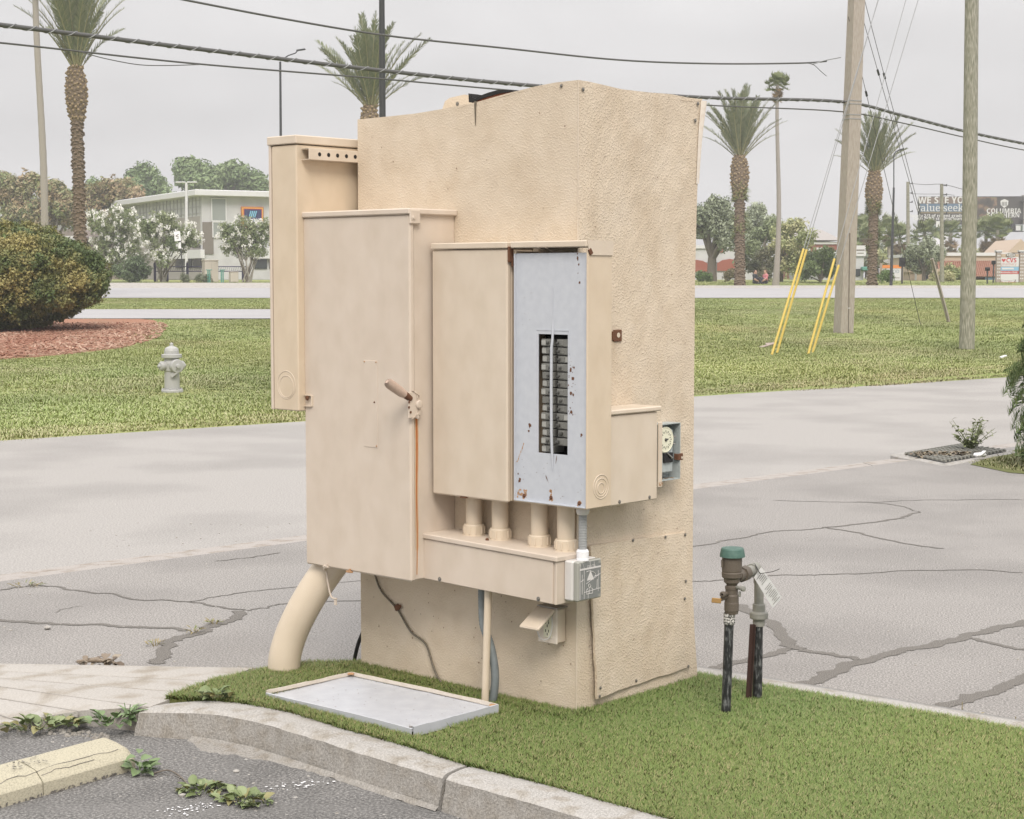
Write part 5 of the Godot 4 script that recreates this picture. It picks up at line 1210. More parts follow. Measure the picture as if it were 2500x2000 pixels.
func drain_and_bush() -> void:
	# storm drain with its grid, litter and a weed growing out
	var c := [V(3.42, 0, -14.80), V(4.12, 0, -15.62), V(4.40, 0, -15.05), V(3.60, 0, -14.12)]
	var o := V(3.88, -0.14, -14.90)
	var t := thing("storm_drain", "square steel storm drain grate at the street's near edge", "drain", o)
	var m := MB.new(o); var y := -0.088
	for k in 4:
		var a: Vector3 = c[k] + V(0, y, 0); var b: Vector3 = c[(k + 1) % 4] + V(0, y, 0); var mid := (a + b) * 0.5; var d := (b - a)
		var out := (mid - V(o.x, y, o.z)).normalized()
		m.box(mid + out * 0.05 + V(0, -0.043, 0), V(0.12, 0.07, d.length() + 0.16), 0.01, Basis(Vector3.UP, atan2(d.x, d.z)))
	obj("concrete_frame", m, M.concrete, t)
	m = MB.new(o); m.quad(c[0] + V(0, y - 0.012, 0), c[1] + V(0, y - 0.012, 0), c[2] + V(0, y - 0.012, 0), c[3] + V(0, y - 0.012, 0), Vector3.UP); obj("pit", m, M.black, t)
	for k in 17:
		var f := (k + 0.5) / 17.0; var a: Vector3 = c[0].lerp(c[1], f); var b: Vector3 = c[3].lerp(c[2], f)
		m = MB.new(o); m.box((a + b) * 0.5 + V(0, y + 0.006, 0), V(0.012, 0.016, (b - a).length()), 0.0, Basis(Vector3.UP, atan2((b - a).x, (b - a).z))); obj("bar", m, M.grey_pvc, t)
	for k in 9:
		var f := (k + 0.5) / 9.0; var a: Vector3 = c[0].lerp(c[3], f); var b: Vector3 = c[1].lerp(c[2], f)
		m = MB.new(o); m.box((a + b) * 0.5 + V(0, y + 0.012, 0), V(0.012, 0.012, (b - a).length()), 0.0, Basis(Vector3.UP, atan2((b - a).x, (b - a).z))); obj("cross_bar", m, M.grey_pvc, t)
	var s := thing("drain_litter", "dead leaves and grass washed over the drain grate", "debris", V(3.68, -0.085, -14.52))
	for i in 260:
		var f := rng.randf(); var p: Vector3 = V(-0.19, 0, -0.10).lerp(V(0.36, 0, -0.20), f) + V(rnd(-0.09, 0.09), rnd(0.0, 0.022), rnd(-0.1, 0.13))
		var lf := obj("leaf", LEAF[rng.randi() % 6], M.brown[i % 3], s); var q := rnd(0.025, 0.07)
		lf.transform = Transform3D(Basis(Vector3.UP, rnd(0, TAU)) * Basis(V(1, 0, 0), rnd(-0.3, 0.5)) * Basis().scaled(V(q, q, q)), p)
	m = MB.new(); m.box(V(0, 0.02, 0), V(0.11, 0.03, 0.06), 0.012, Basis(V(0.3, 1, 0).normalized(), 0.4)); m.box(V(0.02, 0.035, 0.01), V(0.06, 0.015, 0.05), 0.006, Basis(V(0, 0.3, 1).normalized(), 0.7))
	var pl := obj("crumpled_cup", m, M.paper); pl.position = V(3.98, -0.075, -14.42); tag(pl, "crumpled white cup lying on the drain litter", "litter")
	var w := thing("drain_plant", "spindly green weed growing out of the drain grate", "weed", V(4.10, -0.09, -15.15))
	var gl := [leaf_mat(Color(0.54, 0.58, 0.39)), leaf_mat(Color(0.61, 0.64, 0.46)), leaf_mat(Color(0.48, 0.52, 0.34))]
	for k in 26:
		var a := rnd(0, TAU); var l := rnd(0.14, 0.33); var d := V(cos(a) * rnd(0.3, 1.5), 1.0, sin(a) * rnd(0.1, 0.6)).normalized() * l
		m = MB.new(); m.tube([Vector3.ZERO, d * 0.5 + V(0, 0.01, 0), d], [0.004, 0.003, 0.0015], 5); obj("stem", m, gl[2], w)
		for q in 11:
			var lf := obj("leaf", LEAF[3 + rng.randi() % 3 if q % 3 else rng.randi() % 3], gl[q % 3], w); var z := rnd(0.03, 0.062)
			lf.transform = Transform3D(Basis(Vector3.UP, rnd(0, TAU)) * Basis(V(1, 0, 0), rnd(-0.8, 0.3)) * Basis().scaled(V(z, z, z)), d * rnd(0.12, 1.02) + V(rnd(-0.02, 0.02), 0, rnd(-0.02, 0.02)))
	# patch of clippings and the needle-leaved shrub at the frame's edge
	var xf: Array = []; var cl: Array = []
	var tuft := blade_mesh(16, 0.05, 0.02, 0.07, 0.007, [Color(0.22, 0.24, 0.10), Color(0.33, 0.31, 0.17), Color(0.17, 0.21, 0.07), Color(0.42, 0.38, 0.24)], 1.2)
	for i in 900:
		var p := V(rnd(3.75, 5.2), LOT - 0.02, rnd(-14.9, -13.2))
		if (p.z + 13.3) < -0.95 * (p.x - 3.2) - 0.25 or nz.get_noise_2d(p.x * 40.0, p.z * 40.0) < -0.25 or p.x - 3.75 < (p.z + 14.4) * 0.35: continue
		xf.append(Transform3D(Basis(Vector3.UP, rnd(0, 6.28)).scaled(Vector3.ONE * rnd(0.6, 1.3)), p)); cl.append(Color(1, 1, 1))
	tag(scatter("grass_clippings", tuft, M.grass, xf, null, cl), "dry grass and clippings beside the storm drain", "grass", "", "stuff")
	m = MB.new(); rows_patch(m); setting("dirt_bed", m, M.soil, "earth bed at the lot's street corner")
	var b := thing("needle_shrub", "dark green needle-leaved shrub cut by the frame's edge", "shrub", V(4.50, LOT, -13.9))
	m = MB.new()
	for k in 7: m.tube([V(rnd(-0.1, 0.1), 0, rnd(-0.1, 0.1)), V(rnd(-0.25, 0.25), 0.5, rnd(-0.2, 0.2)), V(rnd(-0.3, 0.3), 0.9, rnd(-0.2, 0.2))], [0.03, 0.02, 0.008], 6)
	obj("branches", m, M.bark, b)
	var needle := MB.new(); needle.colored = true
	for i in 64:
		var s2 := rng.randf(); var a := rnd(0, TAU); var d := V(cos(a) * 0.75, 0.75, sin(a) * 0.75).normalized() * rnd(0.06, 0.10); var p := V(0, s2 * 0.20, 0); var sd := d.cross(V(sin(a), 0.3, cos(a))).normalized() * 0.0032
		needle.col = [Color(0.11, 0.17, 0.055), Color(0.14, 0.20, 0.07), Color(0.085, 0.14, 0.045), Color(0.22, 0.26, 0.10)][i % 4]
		needle.flat(p - sd, p + sd, p + d, d.cross(sd)); needle.flat(p - sd * 0.2, p + d * 0.5 + sd * 1.3, p + d, d.cross(sd))
	xf = []; cl = []
	for i in 620:
		var a := rnd(0, TAU); var h := rnd(0.02, 1.25); var r := (0.46 - 0.22 * absf(h - 0.55)) * sqrt(rnd(0.25, 1.0)) * (1.0 + 0.5 * nz.get_noise_2d(a * 60.0, h * 140.0))
		xf.append(Transform3D(Basis(V(sin(a), 0, -cos(a)), -rnd(0.2, 1.1)) * Basis(Vector3.UP, rnd(0, 6.28)).scaled(Vector3.ONE * rnd(0.7, 1.25)), V(cos(a) * r, h, sin(a) * r))); cl.append(Color(1, 1, 1) * rnd(0.8, 1.25))
	scatter("foliage", needle.mesh(), M.leaf, xf, b, cl)
func rows_patch(m: MB) -> void:
	var q := [V(3.80, LOT + 0.004, -14.05), V(3.95, LOT + 0.004, -13.45), V(4.3, LOT + 0.004, -13.15), V(6.5, LOT + 0.004, -13.0), V(7.5, LOT + 0.004, -18.2), V(4.6, LOT + 0.004, -15.35), V(4.2, LOT + 0.004, -14.75)]
	for i in q.size() - 2: m.flat(q[0], q[i + 1], q[i + 2], Vector3.UP)

# ---- across the street ---------------------------------------------------------------------------------------------------------
func in_mulch(x: float, z: float) -> bool:
	return Geometry2D.is_point_in_polygon(Vector2(x, z), MULCH)
var MULCH := PackedVector2Array([Vector2(-22, -31.0), Vector2(-9.6, -31.3), Vector2(-8.7, -32.8), Vector2(-8.0, -35.2), Vector2(-8.2, -39.0), Vector2(-9.2, -45.0), Vector2(-10.4, -50.0), Vector2(-22, -50.0)])

func verge() -> void:
	var cols := [Color(0.285, 0.335, 0.12), Color(0.33, 0.37, 0.15), Color(0.38, 0.40, 0.19), Color(0.25, 0.30, 0.10), Color(0.45, 0.43, 0.26)]
	var kinds := [blade_mesh(24, 0.14, 0.014, 0.042, 0.010, cols, 1.0), blade_mesh(24, 0.14, 0.014, 0.038, 0.010, [cols[1], cols[2], cols[4], Color(0.48, 0.42, 0.27)], 0.9)]
	var xf: Array = [[], []]; var cl: Array = [[], []]
	for i in 105000:
		var d := sqrt(rnd(14.5 * 14.5, 76.0 * 76.0)) if i > 34000 else rnd(15.0, 38.0)
		var x := rnd(-1, 1) * (0.32 * d + 1.0); var z := -d
		if z > street_edge(x) + 0.12 * nz.get_noise_1d(x * 90.0) - 0.06: continue
		if x < -1.4 and d > 50.3 and d < 58.7: continue
		var inm := in_mulch(x, z)
		if inm and nz.get_noise_2d(x * 30.0, z * 12.0) < 0.34 + 0.3 * clampf((-8.5 - x) * 0.5, 0, 1): continue
		var dry := nz.get_noise_2d(x * 14.0 + 40.0, z * 9.0) + (0.55 if street_edge(x) - z < 1.8 else 0.0) + rnd(-0.25, 0.25)
		var k := 1 if dry > 0.26 else 0
		var s := rnd(0.7, 1.25) * (1.0 + 0.6 * nz.get_noise_2d(x * 30.0, z * 20.0))
		var g0 := street_edge(x) - z
		var y := land(d) - (0.02 if g0 < 0.5 else 0.0)
		xf[k].append(Transform3D(Basis(Vector3.UP, rnd(0, TAU)).scaled(V(1, s, 1)), V(x, y - 0.004, z)))
		var w := 1.04 + 0.42 * nz.get_noise_2d(x * 16.0, z * 9.0 + 77.0)
		cl[k].append(Color(w * (1.0 + 0.1 * nz.get_noise_2d(x * 10.0, z * 7.0)), w, w * 0.95))
	for i in 9000:
		var d := rnd(59.0, 77.5) if i < 5000 else rnd(106.8, 118.0)
		var x := rnd(-1, 1) * (0.31 * d + 1.0)
		if i >= 5000 and x < -17.5 and x > -30.0 and d < 111.0: continue
		xf[0].append(Transform3D(Basis(Vector3.UP, rnd(0, TAU)).scaled(V(1.8, rnd(1.0, 1.6), 1.8)), V(x, land(d) - 0.01, -d))); cl[0].append(Color(1.05, 1.08, 0.95) * rnd(0.85, 1.15))
	for k in 2: tag(scatter("verge_grass", kinds[k], M.grass, xf[k], null, cl[k]), "green grass on the verge across the street" if k == 0 else "straw-dry grass mixed into the verge across the street", "grass", "", "stuff")
	# mulch bed
	var m := MB.new(); var rows: Array = []
	for i in 21:
		var f := i / 20.0; var line: Array = []
		for j in 19:
			var d := lerpf(31.2, 50.0, j / 18.0)
			var right := -9.6
			for q in range(1, 6):
				var a := MULCH[q]; var b := MULCH[q + 1]
				if d >= -a.y and d <= -b.y: right = lerpf(a.x, b.x, (d + a.y) / (a.y - b.y) * 1.0)
			right += 0.35 * nz.get_noise_1d(d * 40.0)
			line.append(V(lerpf(-22.0, right, f), land(d) + 0.035 + 0.05 * nz.get_noise_2d(f * 200.0, d * 20.0) * (1.0 - f) - (0.05 if i == 20 else 0.0), -d))
		rows.append(line)
	m.sheet(rows); setting("mulch_bed", m, M.mulch, "reddish bark mulch bed under the hedge")
	var chip := MB.new(); chip.box(Vector3.ZERO, V(0.10, 0.014, 0.03), 0.003)
	var cx: Array = []; var cc: Array = []
	for i in 9000:
		var x := rnd(-15.0, -8.0); var d := rnd(31.0, 47.0)
		if not in_mulch(x - 0.1, -d): continue
		cx.append(Transform3D(Basis(V(rnd(-0.4, 0.4), 1, rnd(-0.4, 0.4)).normalized(), rnd(0, TAU)).scaled(Vector3.ONE * rnd(0.5, 1.3)), V(x, land(d) + 0.05, -d)))
		var q := rng.randf(); cc.append(Color(0.25, 0.115, 0.075).lerp(Color(0.46, 0.33, 0.25), q * clampf(0.55 + (x + 12.0) * 0.12 + nz.get_noise_2d(x * 30.0, d * 20.0), 0.1, 1.0)))
	var cm := plain(Color.WHITE, 0.95); cm.vertex_color_use_as_albedo = true
	tag(scatter("bark_chips", chip.mesh(), cm, cx, null, cc), "loose red bark chips over the mulch bed", "mulch", "", "stuff")

func clump_mesh(leaves: int, size: float, wide: float, seed_: int) -> ArrayMesh:
	rng.seed = seed_
	var m := MB.new()
	for i in leaves:
		var c := V(rnd(-1, 1), rnd(-1, 1), rnd(-1, 1))
		while c.length() > 1.0: c = V(rnd(-1, 1), rnd(-1, 1), rnd(-1, 1))
		var n := (c.normalized() * 0.8 + V(rnd(-1, 1), rnd(0, 1.2), rnd(-1, 1))).normalized()
		var u := n.cross(V(rnd(-1, 1), rnd(-1, 1), rnd(-1, 1))).normalized() * size * rnd(0.7, 1.3); var w := n.cross(u).normalized() * wide * rnd(0.7, 1.3)
		m.tri(c - u, c - w * 0.5, c + u, n, n, n); m.tri(c - u, c + u, c + w * 0.5, n, n, n)
	return m.mesh()

func hedge() -> void:
	var c := V(-13.9, 0.05, -43.0)
	var t := thing("hedge", "big rounded olive hedge on the mulch bed, cut by the frame's edge", "hedge", c)
	var small := clump_mesh(24, 0.36, 0.30, 5)
	var xf: Array = []; var cl: Array = []
	rng.seed = 31
	for i in 15000:
		var a := rnd(0, TAU); var el := asin(rnd(-0.92, 1.0))
		var d := V(cos(a) * cos(el), sin(el), sin(a) * cos(el))
		var lump := 1.0 + 0.16 * nz.get_noise_3dv(d * 130.0) + 0.12 * nz.get_noise_3dv(d * 330.0)
		var r := V(3.45, 1.42, 2.5) * lump * rnd(0.93, 1.01)
		var p := V(d.x * r.x, 1.36 + d.y * r.y, d.z * r.z)
		if p.y < 0.12: p.y = rnd(0.1, 0.4)
		xf.append(Transform3D(Basis(V(rnd(-1, 1), rnd(-1, 1), rnd(-1, 1)).normalized(), rnd(0, TAU)).scaled(Vector3.ONE * rnd(0.09, 0.14)), p))
		var f := clampf(0.52 + 1.3 * nz.get_noise_3dv(p * 70.0) + 0.7 * nz.get_noise_3dv(p * 260.0), 0, 1)
		cl.append(Color(0.085, 0.125, 0.035).lerp(Color(0.33, 0.285, 0.105), f) * rnd(0.85, 1.15))
	scatter("foliage", small, M.leaf, xf, t, cl)
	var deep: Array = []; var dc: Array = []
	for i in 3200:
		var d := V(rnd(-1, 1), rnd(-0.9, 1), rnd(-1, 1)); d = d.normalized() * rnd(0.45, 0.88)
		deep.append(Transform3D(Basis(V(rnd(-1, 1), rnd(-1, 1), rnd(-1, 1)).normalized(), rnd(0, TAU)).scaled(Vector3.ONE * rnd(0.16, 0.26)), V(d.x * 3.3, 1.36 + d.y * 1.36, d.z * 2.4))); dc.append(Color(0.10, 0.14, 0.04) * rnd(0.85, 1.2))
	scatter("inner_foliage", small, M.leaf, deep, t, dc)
	var m := MB.new()
	for i in 26:
		var a := rnd(0, TAU); var e := V(cos(a) * rnd(0.8, 2.9), rnd(0.8, 2.3), sin(a) * rnd(0.6, 2.0)); m.tube(smooth([V(cos(a) * 0.5, 0, sin(a) * 0.4), e * 0.5 + V(0, 0.3, 0), e], 3), [0.05, 0.045, 0.04, 0.034, 0.028, 0.02, 0.012], 6)
	obj("branches", m, M.bark, t)

func hydrant() -> void:
	var base := V(-4.857, land(24.3), -24.3)
	var t := thing("fire_hydrant", "pale grey fire hydrant on the verge in front of the mulch bed", "fire hydrant", base)
	var m := MB.new(); m.lathe([Vector2(0.155, -0.05), Vector2(0.155, 0.035), Vector2(0.15, 0.045), Vector2(0.112, 0.05), Vector2(0.112, 0.06)], Vector3.ZERO, 24)
	for k in 8: m.lathe([Vector2(0.016, 0.04), Vector2(0.016, 0.065), Vector2(0, 0.067)], V(cos(TAU * k / 8) * 0.133, 0, sin(TAU * k / 8) * 0.133), 6)
	obj("base_flange", m, M.hydrant, t)
	m = MB.new(); m.lathe([Vector2(0.108, 0.05), Vector2(0.105, 0.30), Vector2(0.118, 0.32), Vector2(0.122, 0.42), Vector2(0.112, 0.45), Vector2(0.105, 0.46), Vector2(0.105, 0.50)], Vector3.ZERO, 28); obj("barrel", m, M.hydrant, t)
	m = MB.new(); m.lathe([Vector2(0.10, 0.495), Vector2(0.142, 0.50), Vector2(0.145, 0.505), Vector2(0.145, 0.545), Vector2(0.138, 0.55), Vector2(0.106, 0.552), Vector2(0.103, 0.60), Vector2(0.09, 0.635), Vector2(0.06, 0.655), Vector2(0.03, 0.665), Vector2(0.027, 0.67), Vector2(0.026, 0.70), Vector2(0.02, 0.712), Vector2(0, 0.716)], Vector3.ZERO, 28); obj("bonnet", m, M.hydrant, t)
	m = MB.new(); var f := Basis(Quaternion(Vector3.UP, V(0.62, 0, 0.78).normalized()))
	m.lathe([Vector2(0.09, 0.06), Vector2(0.09, 0.13), Vector2(0.098, 0.132), Vector2(0.098, 0.17), Vector2(0.09, 0.18), Vector2(0.035, 0.185), Vector2(0.03, 0.215), Vector2(0, 0.22)], V(0, 0.385, 0), 24, f); obj("pumper_cap", m, M.hydrant, t)
	for s: float in [1.0, -1.0]:
		m = MB.new(); m.lathe([Vector2(0.06, 0.08), Vector2(0.06, 0.13), Vector2(0.068, 0.132), Vector2(0.068, 0.17), Vector2(0.055, 0.185), Vector2(0.025, 0.19), Vector2(0.022, 0.215), Vector2(0, 0.218)], V(0, 0.385, 0), 20, Basis(Quaternion(Vector3.UP, (V(-0.78, 0, 0.62) * s).normalized()))); obj("hose_cap", m, M.hydrant, t)
	m = MB.new(); var ch: Array = [V(0.1, 0.34, 0.16), V(0.06, 0.29, 0.15), V(0.03, 0.25, 0.13), V(0.05, 0.23, 0.13), V(0.09, 0.26, 0.13)]
	m.tube(smooth(ch, 4), 0.006, 5); obj("chain", m, M.steel, t)
	m = MB.new(); m.box(V(0.055, 0.275, 0.15), V(0.05, 0.10, 0.004), 0.001, Basis(V(0, 0, 1), -0.9)); obj("tag_plate", m, M.hydrant, t)

func wire(called: String, label: String, pts: Array, r: float, mat: Material, group: String, cat := "cable", n := 8) -> void:
	var t := thing(called, label, cat, pts[0], 0.0, group)
	var line := smooth(pts, n)
	var m := MB.new(pts[0]); m.tube(line, r, 7); obj("strand", m, mat, t)
	if r > 0.03:
		var hx: Array = []; var turn := 0.0
		for i in line.size() - 1:
			var a: Vector3 = line[i]; var b: Vector3 = line[i + 1]; var u := (b - a).normalized(); var sd := u.cross(Vector3.UP).normalized(); var up := sd.cross(u); var k := int((b - a).length() / 0.05) + 1
			for q in k:
				hx.append(a.lerp(b, float(q) / k) + (sd * cos(turn) + up * sin(turn)) * (r + 0.004)); turn += 0.75
		m = MB.new(pts[0]); m.tube(hx, 0.0085, 4, false); obj("lashing_wire", m, M.wire_pale, t)

func poles() -> void:
	# near timber pole
	var b := V(9.345, land(35.0), -35.0)
	var t := thing("utility_pole", "weathered round timber utility pole nearest the frame's edge", "utility pole", b, 0.0, "utility poles")
	var m := MB.new(); m.tube([V(0, -0.5, 0), V(0.0, 3.0, 0), V(-0.035, 6.0, 0), V(-0.06, 9.0, 0), V(-0.09, 12.6, 0)], [0.157, 0.15, 0.14, 0.13, 0.12], 22); obj("shaft", m, M.wood_pole, t)
	# tall square pole with bands, leaning slightly
	b = V(8.15, land(42.0), -42.0)
	t = thing("utility_pole", "grey-brown square utility pole with steel bands carrying the thick cables", "utility pole", b, 0.35, "utility poles")
	m = MB.new(); var lean := [[-0.5, 0.18, 0.0], [4.0, 0.165, 0.13], [8.0, 0.15, 0.24], [10.5, 0.14, 0.30]]
	for i in 3:
		var a: Array = lean[i]; var e: Array = lean[i + 1]
		for k in 4:
			var c0 := V([-1, 1, 1, -1][k], 0, [-1, -1, 1, 1][k]); var c1 := V([1, 1, -1, -1][k], 0, [-1, 1, 1, -1][k])
			m.quad(V(a[2], a[0], 0) + c0 * a[1], V(a[2], a[0], 0) + c1 * a[1], V(e[2], e[0], 0) + c1 * e[1], V(e[2], e[0], 0) + c0 * e[1], c0 + c1)
	obj("shaft", m, M.pole_grey, t)
	for y: float in [5.22, 5.32, 5.58, 5.66]:
		m = MB.new(); m.box(V(0.03 * y + 0.005, y, 0), V(0.335, 0.022, 0.335), 0.004); obj("band", m, M.wire_pale, t)
	m = MB.new(); m.box(V(0.05, 0.95, 0.178), V(0.02, 3.0, 0.02)); obj("ground_wire_cover", m, M.bark, t)
	m = MB.new(); m.box(V(0.06, 0.62, 0.18), V(0.06, 0.012, 0.02)); obj("strap", m, M.paper, t)
	# street-lamp mast behind the stand
	b = V((937.0 - 1250.0) / 4160.0 * 45.0, land(45.0), -45.0)
	t = thing("lamp_mast", "thick dark lamp mast rising behind the stand out of frame", "lamp post", b)
	m = MB.new(); m.tube([V(0, -0.3, 0), V(0, 6.0, 0), V(0.0, 10.5, 0)], [0.10, 0.085, 0.065], 14); obj("pole", m, M.lamp, t)
	m = MB.new(); m.tube([V(0, 10.4, 0), V(0.8, 10.9, 0), V(1.8, 11.0, 0)], 0.04, 8); m.box(V(2.1, 11.0, 0), V(0.8, 0.1, 0.3), 0.04); obj("lamp_head", m, M.lamp, t)
	lamp_post("slim dark street lamp with a tilted head left of the stand", Vector3(-12.940, 8.953, -96.000), Vector3(-12.893, 13.404, -96.000), [Vector3(-12.892, 13.457, -96.000), Vector3(-12.440, 13.743, -96.000), Vector3(-12.043, 13.874, -96.000), Vector3(-11.909, 14.030, -96.000), Vector3(-11.565, 14.082, -96.000)])
	lamp_post("slim dark street lamp beside the palm with the boot-studded trunk", Vector3(23.071, 1.156, -104.000), Vector3(23.145, 6.869, -104.000), [Vector3(23.145, 6.869, -104.000), Vector3(23.113, 8.724, -104.000), Vector3(23.194, 9.009, -104.000), Vector3(23.422, 9.123, -104.000), Vector3(23.622, 9.180, -104.000)])
	# cables along the street
	var g := "overhead cables along the street"
	wire("overhead_cable", "thickest black overhead cable, crossing the sky to the square pole", [Vector3(-8.927, 5.201, -24.300), Vector3(-7.879, 5.325, -26.600), Vector3(-5.482, 5.343, -29.400), Vector3(-2.449, 5.278, -32.000), Vector3(0.401, 5.288, -34.600), Vector3(4.278, 5.469, -38.600), Vector3(8.014, 5.720, -42.000), Vector3(9.979, 5.575, -44.000), Vector3(12.170, 5.373, -46.300), Vector3(14.413, 5.206, -48.400), Vector3(17.824, 4.981, -51.500)], 0.038, M.wire, g)
	wire("overhead_cable", "thinner overhead cable strung just below the thickest one", [Vector3(-8.936, 4.885, -24.300), Vector3(-7.885, 5.051, -26.600), Vector3(-5.486, 5.087, -29.400), Vector3(-2.450, 5.122, -32.000), Vector3(0.401, 5.156, -34.600), Vector3(4.279, 5.300, -38.600), Vector3(8.018, 5.479, -42.000), Vector3(9.982, 5.382, -44.000), Vector3(12.173, 5.208, -46.300), Vector3(14.418, 5.021, -48.400), Vector3(17.828, 4.840, -51.500)], 0.016, M.wire, g)
	wire("overhead_cable", "short slack cable branching from the lower cable by the first palm", [Vector3(-6.882, 5.026, -27.400), Vector3(-6.564, 4.965, -27.800), Vector3(-6.160, 4.940, -28.400), Vector3(-5.791, 4.986, -28.900), Vector3(-5.343, 5.075, -29.500)], 0.008, M.wire, g)
	wire("overhead_cable", "highest overhead cable, ending frayed at the square pole", [Vector3(-6.495, 6.235, -28.600), Vector3(-5.651, 6.179, -29.500), Vector3(-4.070, 6.067, -31.000), Vector3(-2.371, 6.024, -32.800), Vector3(-0.266, 6.040, -34.600), Vector3(2.249, 6.073, -36.800), Vector3(4.507, 6.239, -38.800), Vector3(6.794, 6.522, -41.000), Vector3(7.598, 6.654, -41.700)], 0.02, M.wire, g)
	wire("overhead_cable", "frayed end of the highest cable hanging by the square pole", [Vector3(6.924, 6.546, -41.100), Vector3(7.208, 6.526, -41.300), Vector3(7.410, 6.380, -41.400), Vector3(7.567, 6.279, -41.500)], 0.008, M.wire, g, "cable", 4)
	wire("overhead_cable", "thin tie from the frayed cable to the square pole", [Vector3(7.185, 6.526, -41.300), Vector3(7.522, 6.653, -41.600), Vector3(7.998, 6.783, -42.000)], 0.012, M.wire_pale, g, "cable", 4)
	# guy wires with yellow guards
	g = "guy wires of the utility poles"
	var gy := [["first", Vector3(5.016, -0.066, -33.000), V(9.2, 12.4, -34.9), Vector3(5.726, 2.006, -33.600)], ["second", Vector3(5.210, -0.056, -33.600), V(9.3, 12.2, -34.9), Vector3(5.852, 1.994, -34.000)], ["third", Vector3(5.777, -0.089, -33.300), V(9.4, 11.9, -34.9), Vector3(6.373, 1.813, -33.800)], ["fourth", Vector3(5.948, -0.065, -33.800), V(9.45, 11.0, -34.9), Vector3(6.536, 1.694, -34.200)]]
	for q in gy:
		var a: Vector3 = q[1]; a.y = land(-a.z) - 0.05
		t = thing("guy_wire", "guy wire sleeved in a yellow guard, %s from the stand" % q[0], "guy wire", a, 0.0, g)
		var gt: Vector3 = q[3]; var top: Vector3 = gt + (gt - a) * 5.0
		m = MB.new(a); m.tube([a, gt, top], 0.008, 6); obj("strand", m, M.wire_pale, t)
		m = MB.new(a); m.tube([a + (gt - a) * 0.03, gt], 0.024, 10); obj("yellow_guard", m, M.guard, t)
	for q: Array in [["guy wire from the square pole down past the far palm", Vector3(8.168, 7.762, -42.000), Vector3(8.333, 7.163, -42.200), Vector3(11.258, 0.155, -47.000)], ["guy wire with a turnbuckle, middle of three beyond the square pole", Vector3(8.320, 8.387, -42.000), Vector3(8.870, 6.838, -42.800), Vector3(12.288, 0.496, -48.300)], ["guy wire with a turnbuckle, outermost beyond the square pole", Vector3(8.493, 8.387, -42.000), Vector3(9.234, 6.688, -43.000), Vector3(12.452, 0.152, -48.600)]]:
		t = thing("guy_wire", q[0], "guy wire", q[3], 0.0, g)
		m = MB.new(q[3]); m.tube([q[1], q[3]], 0.008, 6); obj("strand", m, M.wire, t)
		m = MB.new(q[3]); m.tube([(q[1] as Vector3).lerp(q[3], 0.22), (q[1] as Vector3).lerp(q[3], 0.235)], 0.03, 6); obj("turnbuckle", m, M.lamp, t)
	t = thing("guy_wire", "guy wire in a grey sleeve beyond the near timber pole", "guy wire", Vector3(12.452, 0.152, -48.600), 0.0, g)
	m = MB.new(Vector3(12.452, 0.152, -48.600)); m.tube([Vector3(11.783, 1.966, -48.000), Vector3(12.452, 0.152, -48.600)], 0.05, 8); obj("grey_guard", m, M.pole_grey, t)
	# litter on the verge
	for q: Array in [["piece of brown cardboard lying on the verge by the yellow guards", V(5.35, 0, -35.6), V(0.34, 0.02, 0.2), M.tan_brick], ["white paper scrap on the verge by the street", V(9.6, 0, -31.4), V(0.12, 0.03, 0.1), M.paper], ["small white paper scrap beside the larger one on the verge", V(9.1, 0, -31.6), V(0.08, 0.03, 0.07), M.paper]]:
		m = MB.new(); m.box(V(0, 0, 0), q[2], 0.006, Basis(V(0.2, 0.2, 1).normalized(), 0.3)); m.box(V(0.05, 0.02, 0.02), (q[2] as Vector3) * 0.6, 0.004, Basis(V(1, 0.4, 0).normalized(), 0.5))
		var o := obj("litter", m, q[3]); o.position = V(q[1].x, land(-q[1].z) + 0.06, q[1].z); tag(o, q[0], "litter", "litter on the verge")
func lamp_post(label: String, foot: Vector3, top: Vector3, arm: Array) -> void:
	var d := -foot.z; foot.y = land(d)
	var t := thing("street_lamp", label, "street lamp", foot, 0.0, "slim street lamps")
	var m := MB.new(foot); m.tube([foot, top], [0.10, 0.06], 10); obj("pole", m, M.lamp, t)
	m = MB.new(foot); m.tube(arm.slice(0, arm.size() - 1), 0.035, 6); obj("arm", m, M.lamp, t)
	var a: Vector3 = arm[-2]; var b: Vector3 = arm[-1]
	m = MB.new(foot); m.box((a + b) * 0.5, V((b - a).length() * 1.5, 0.08, 0.25), 0.03, Basis(V(0, 0, 1), atan2(b.y - a.y, b.x - a.x))); obj("lamp_head", m, M.lamp, t)

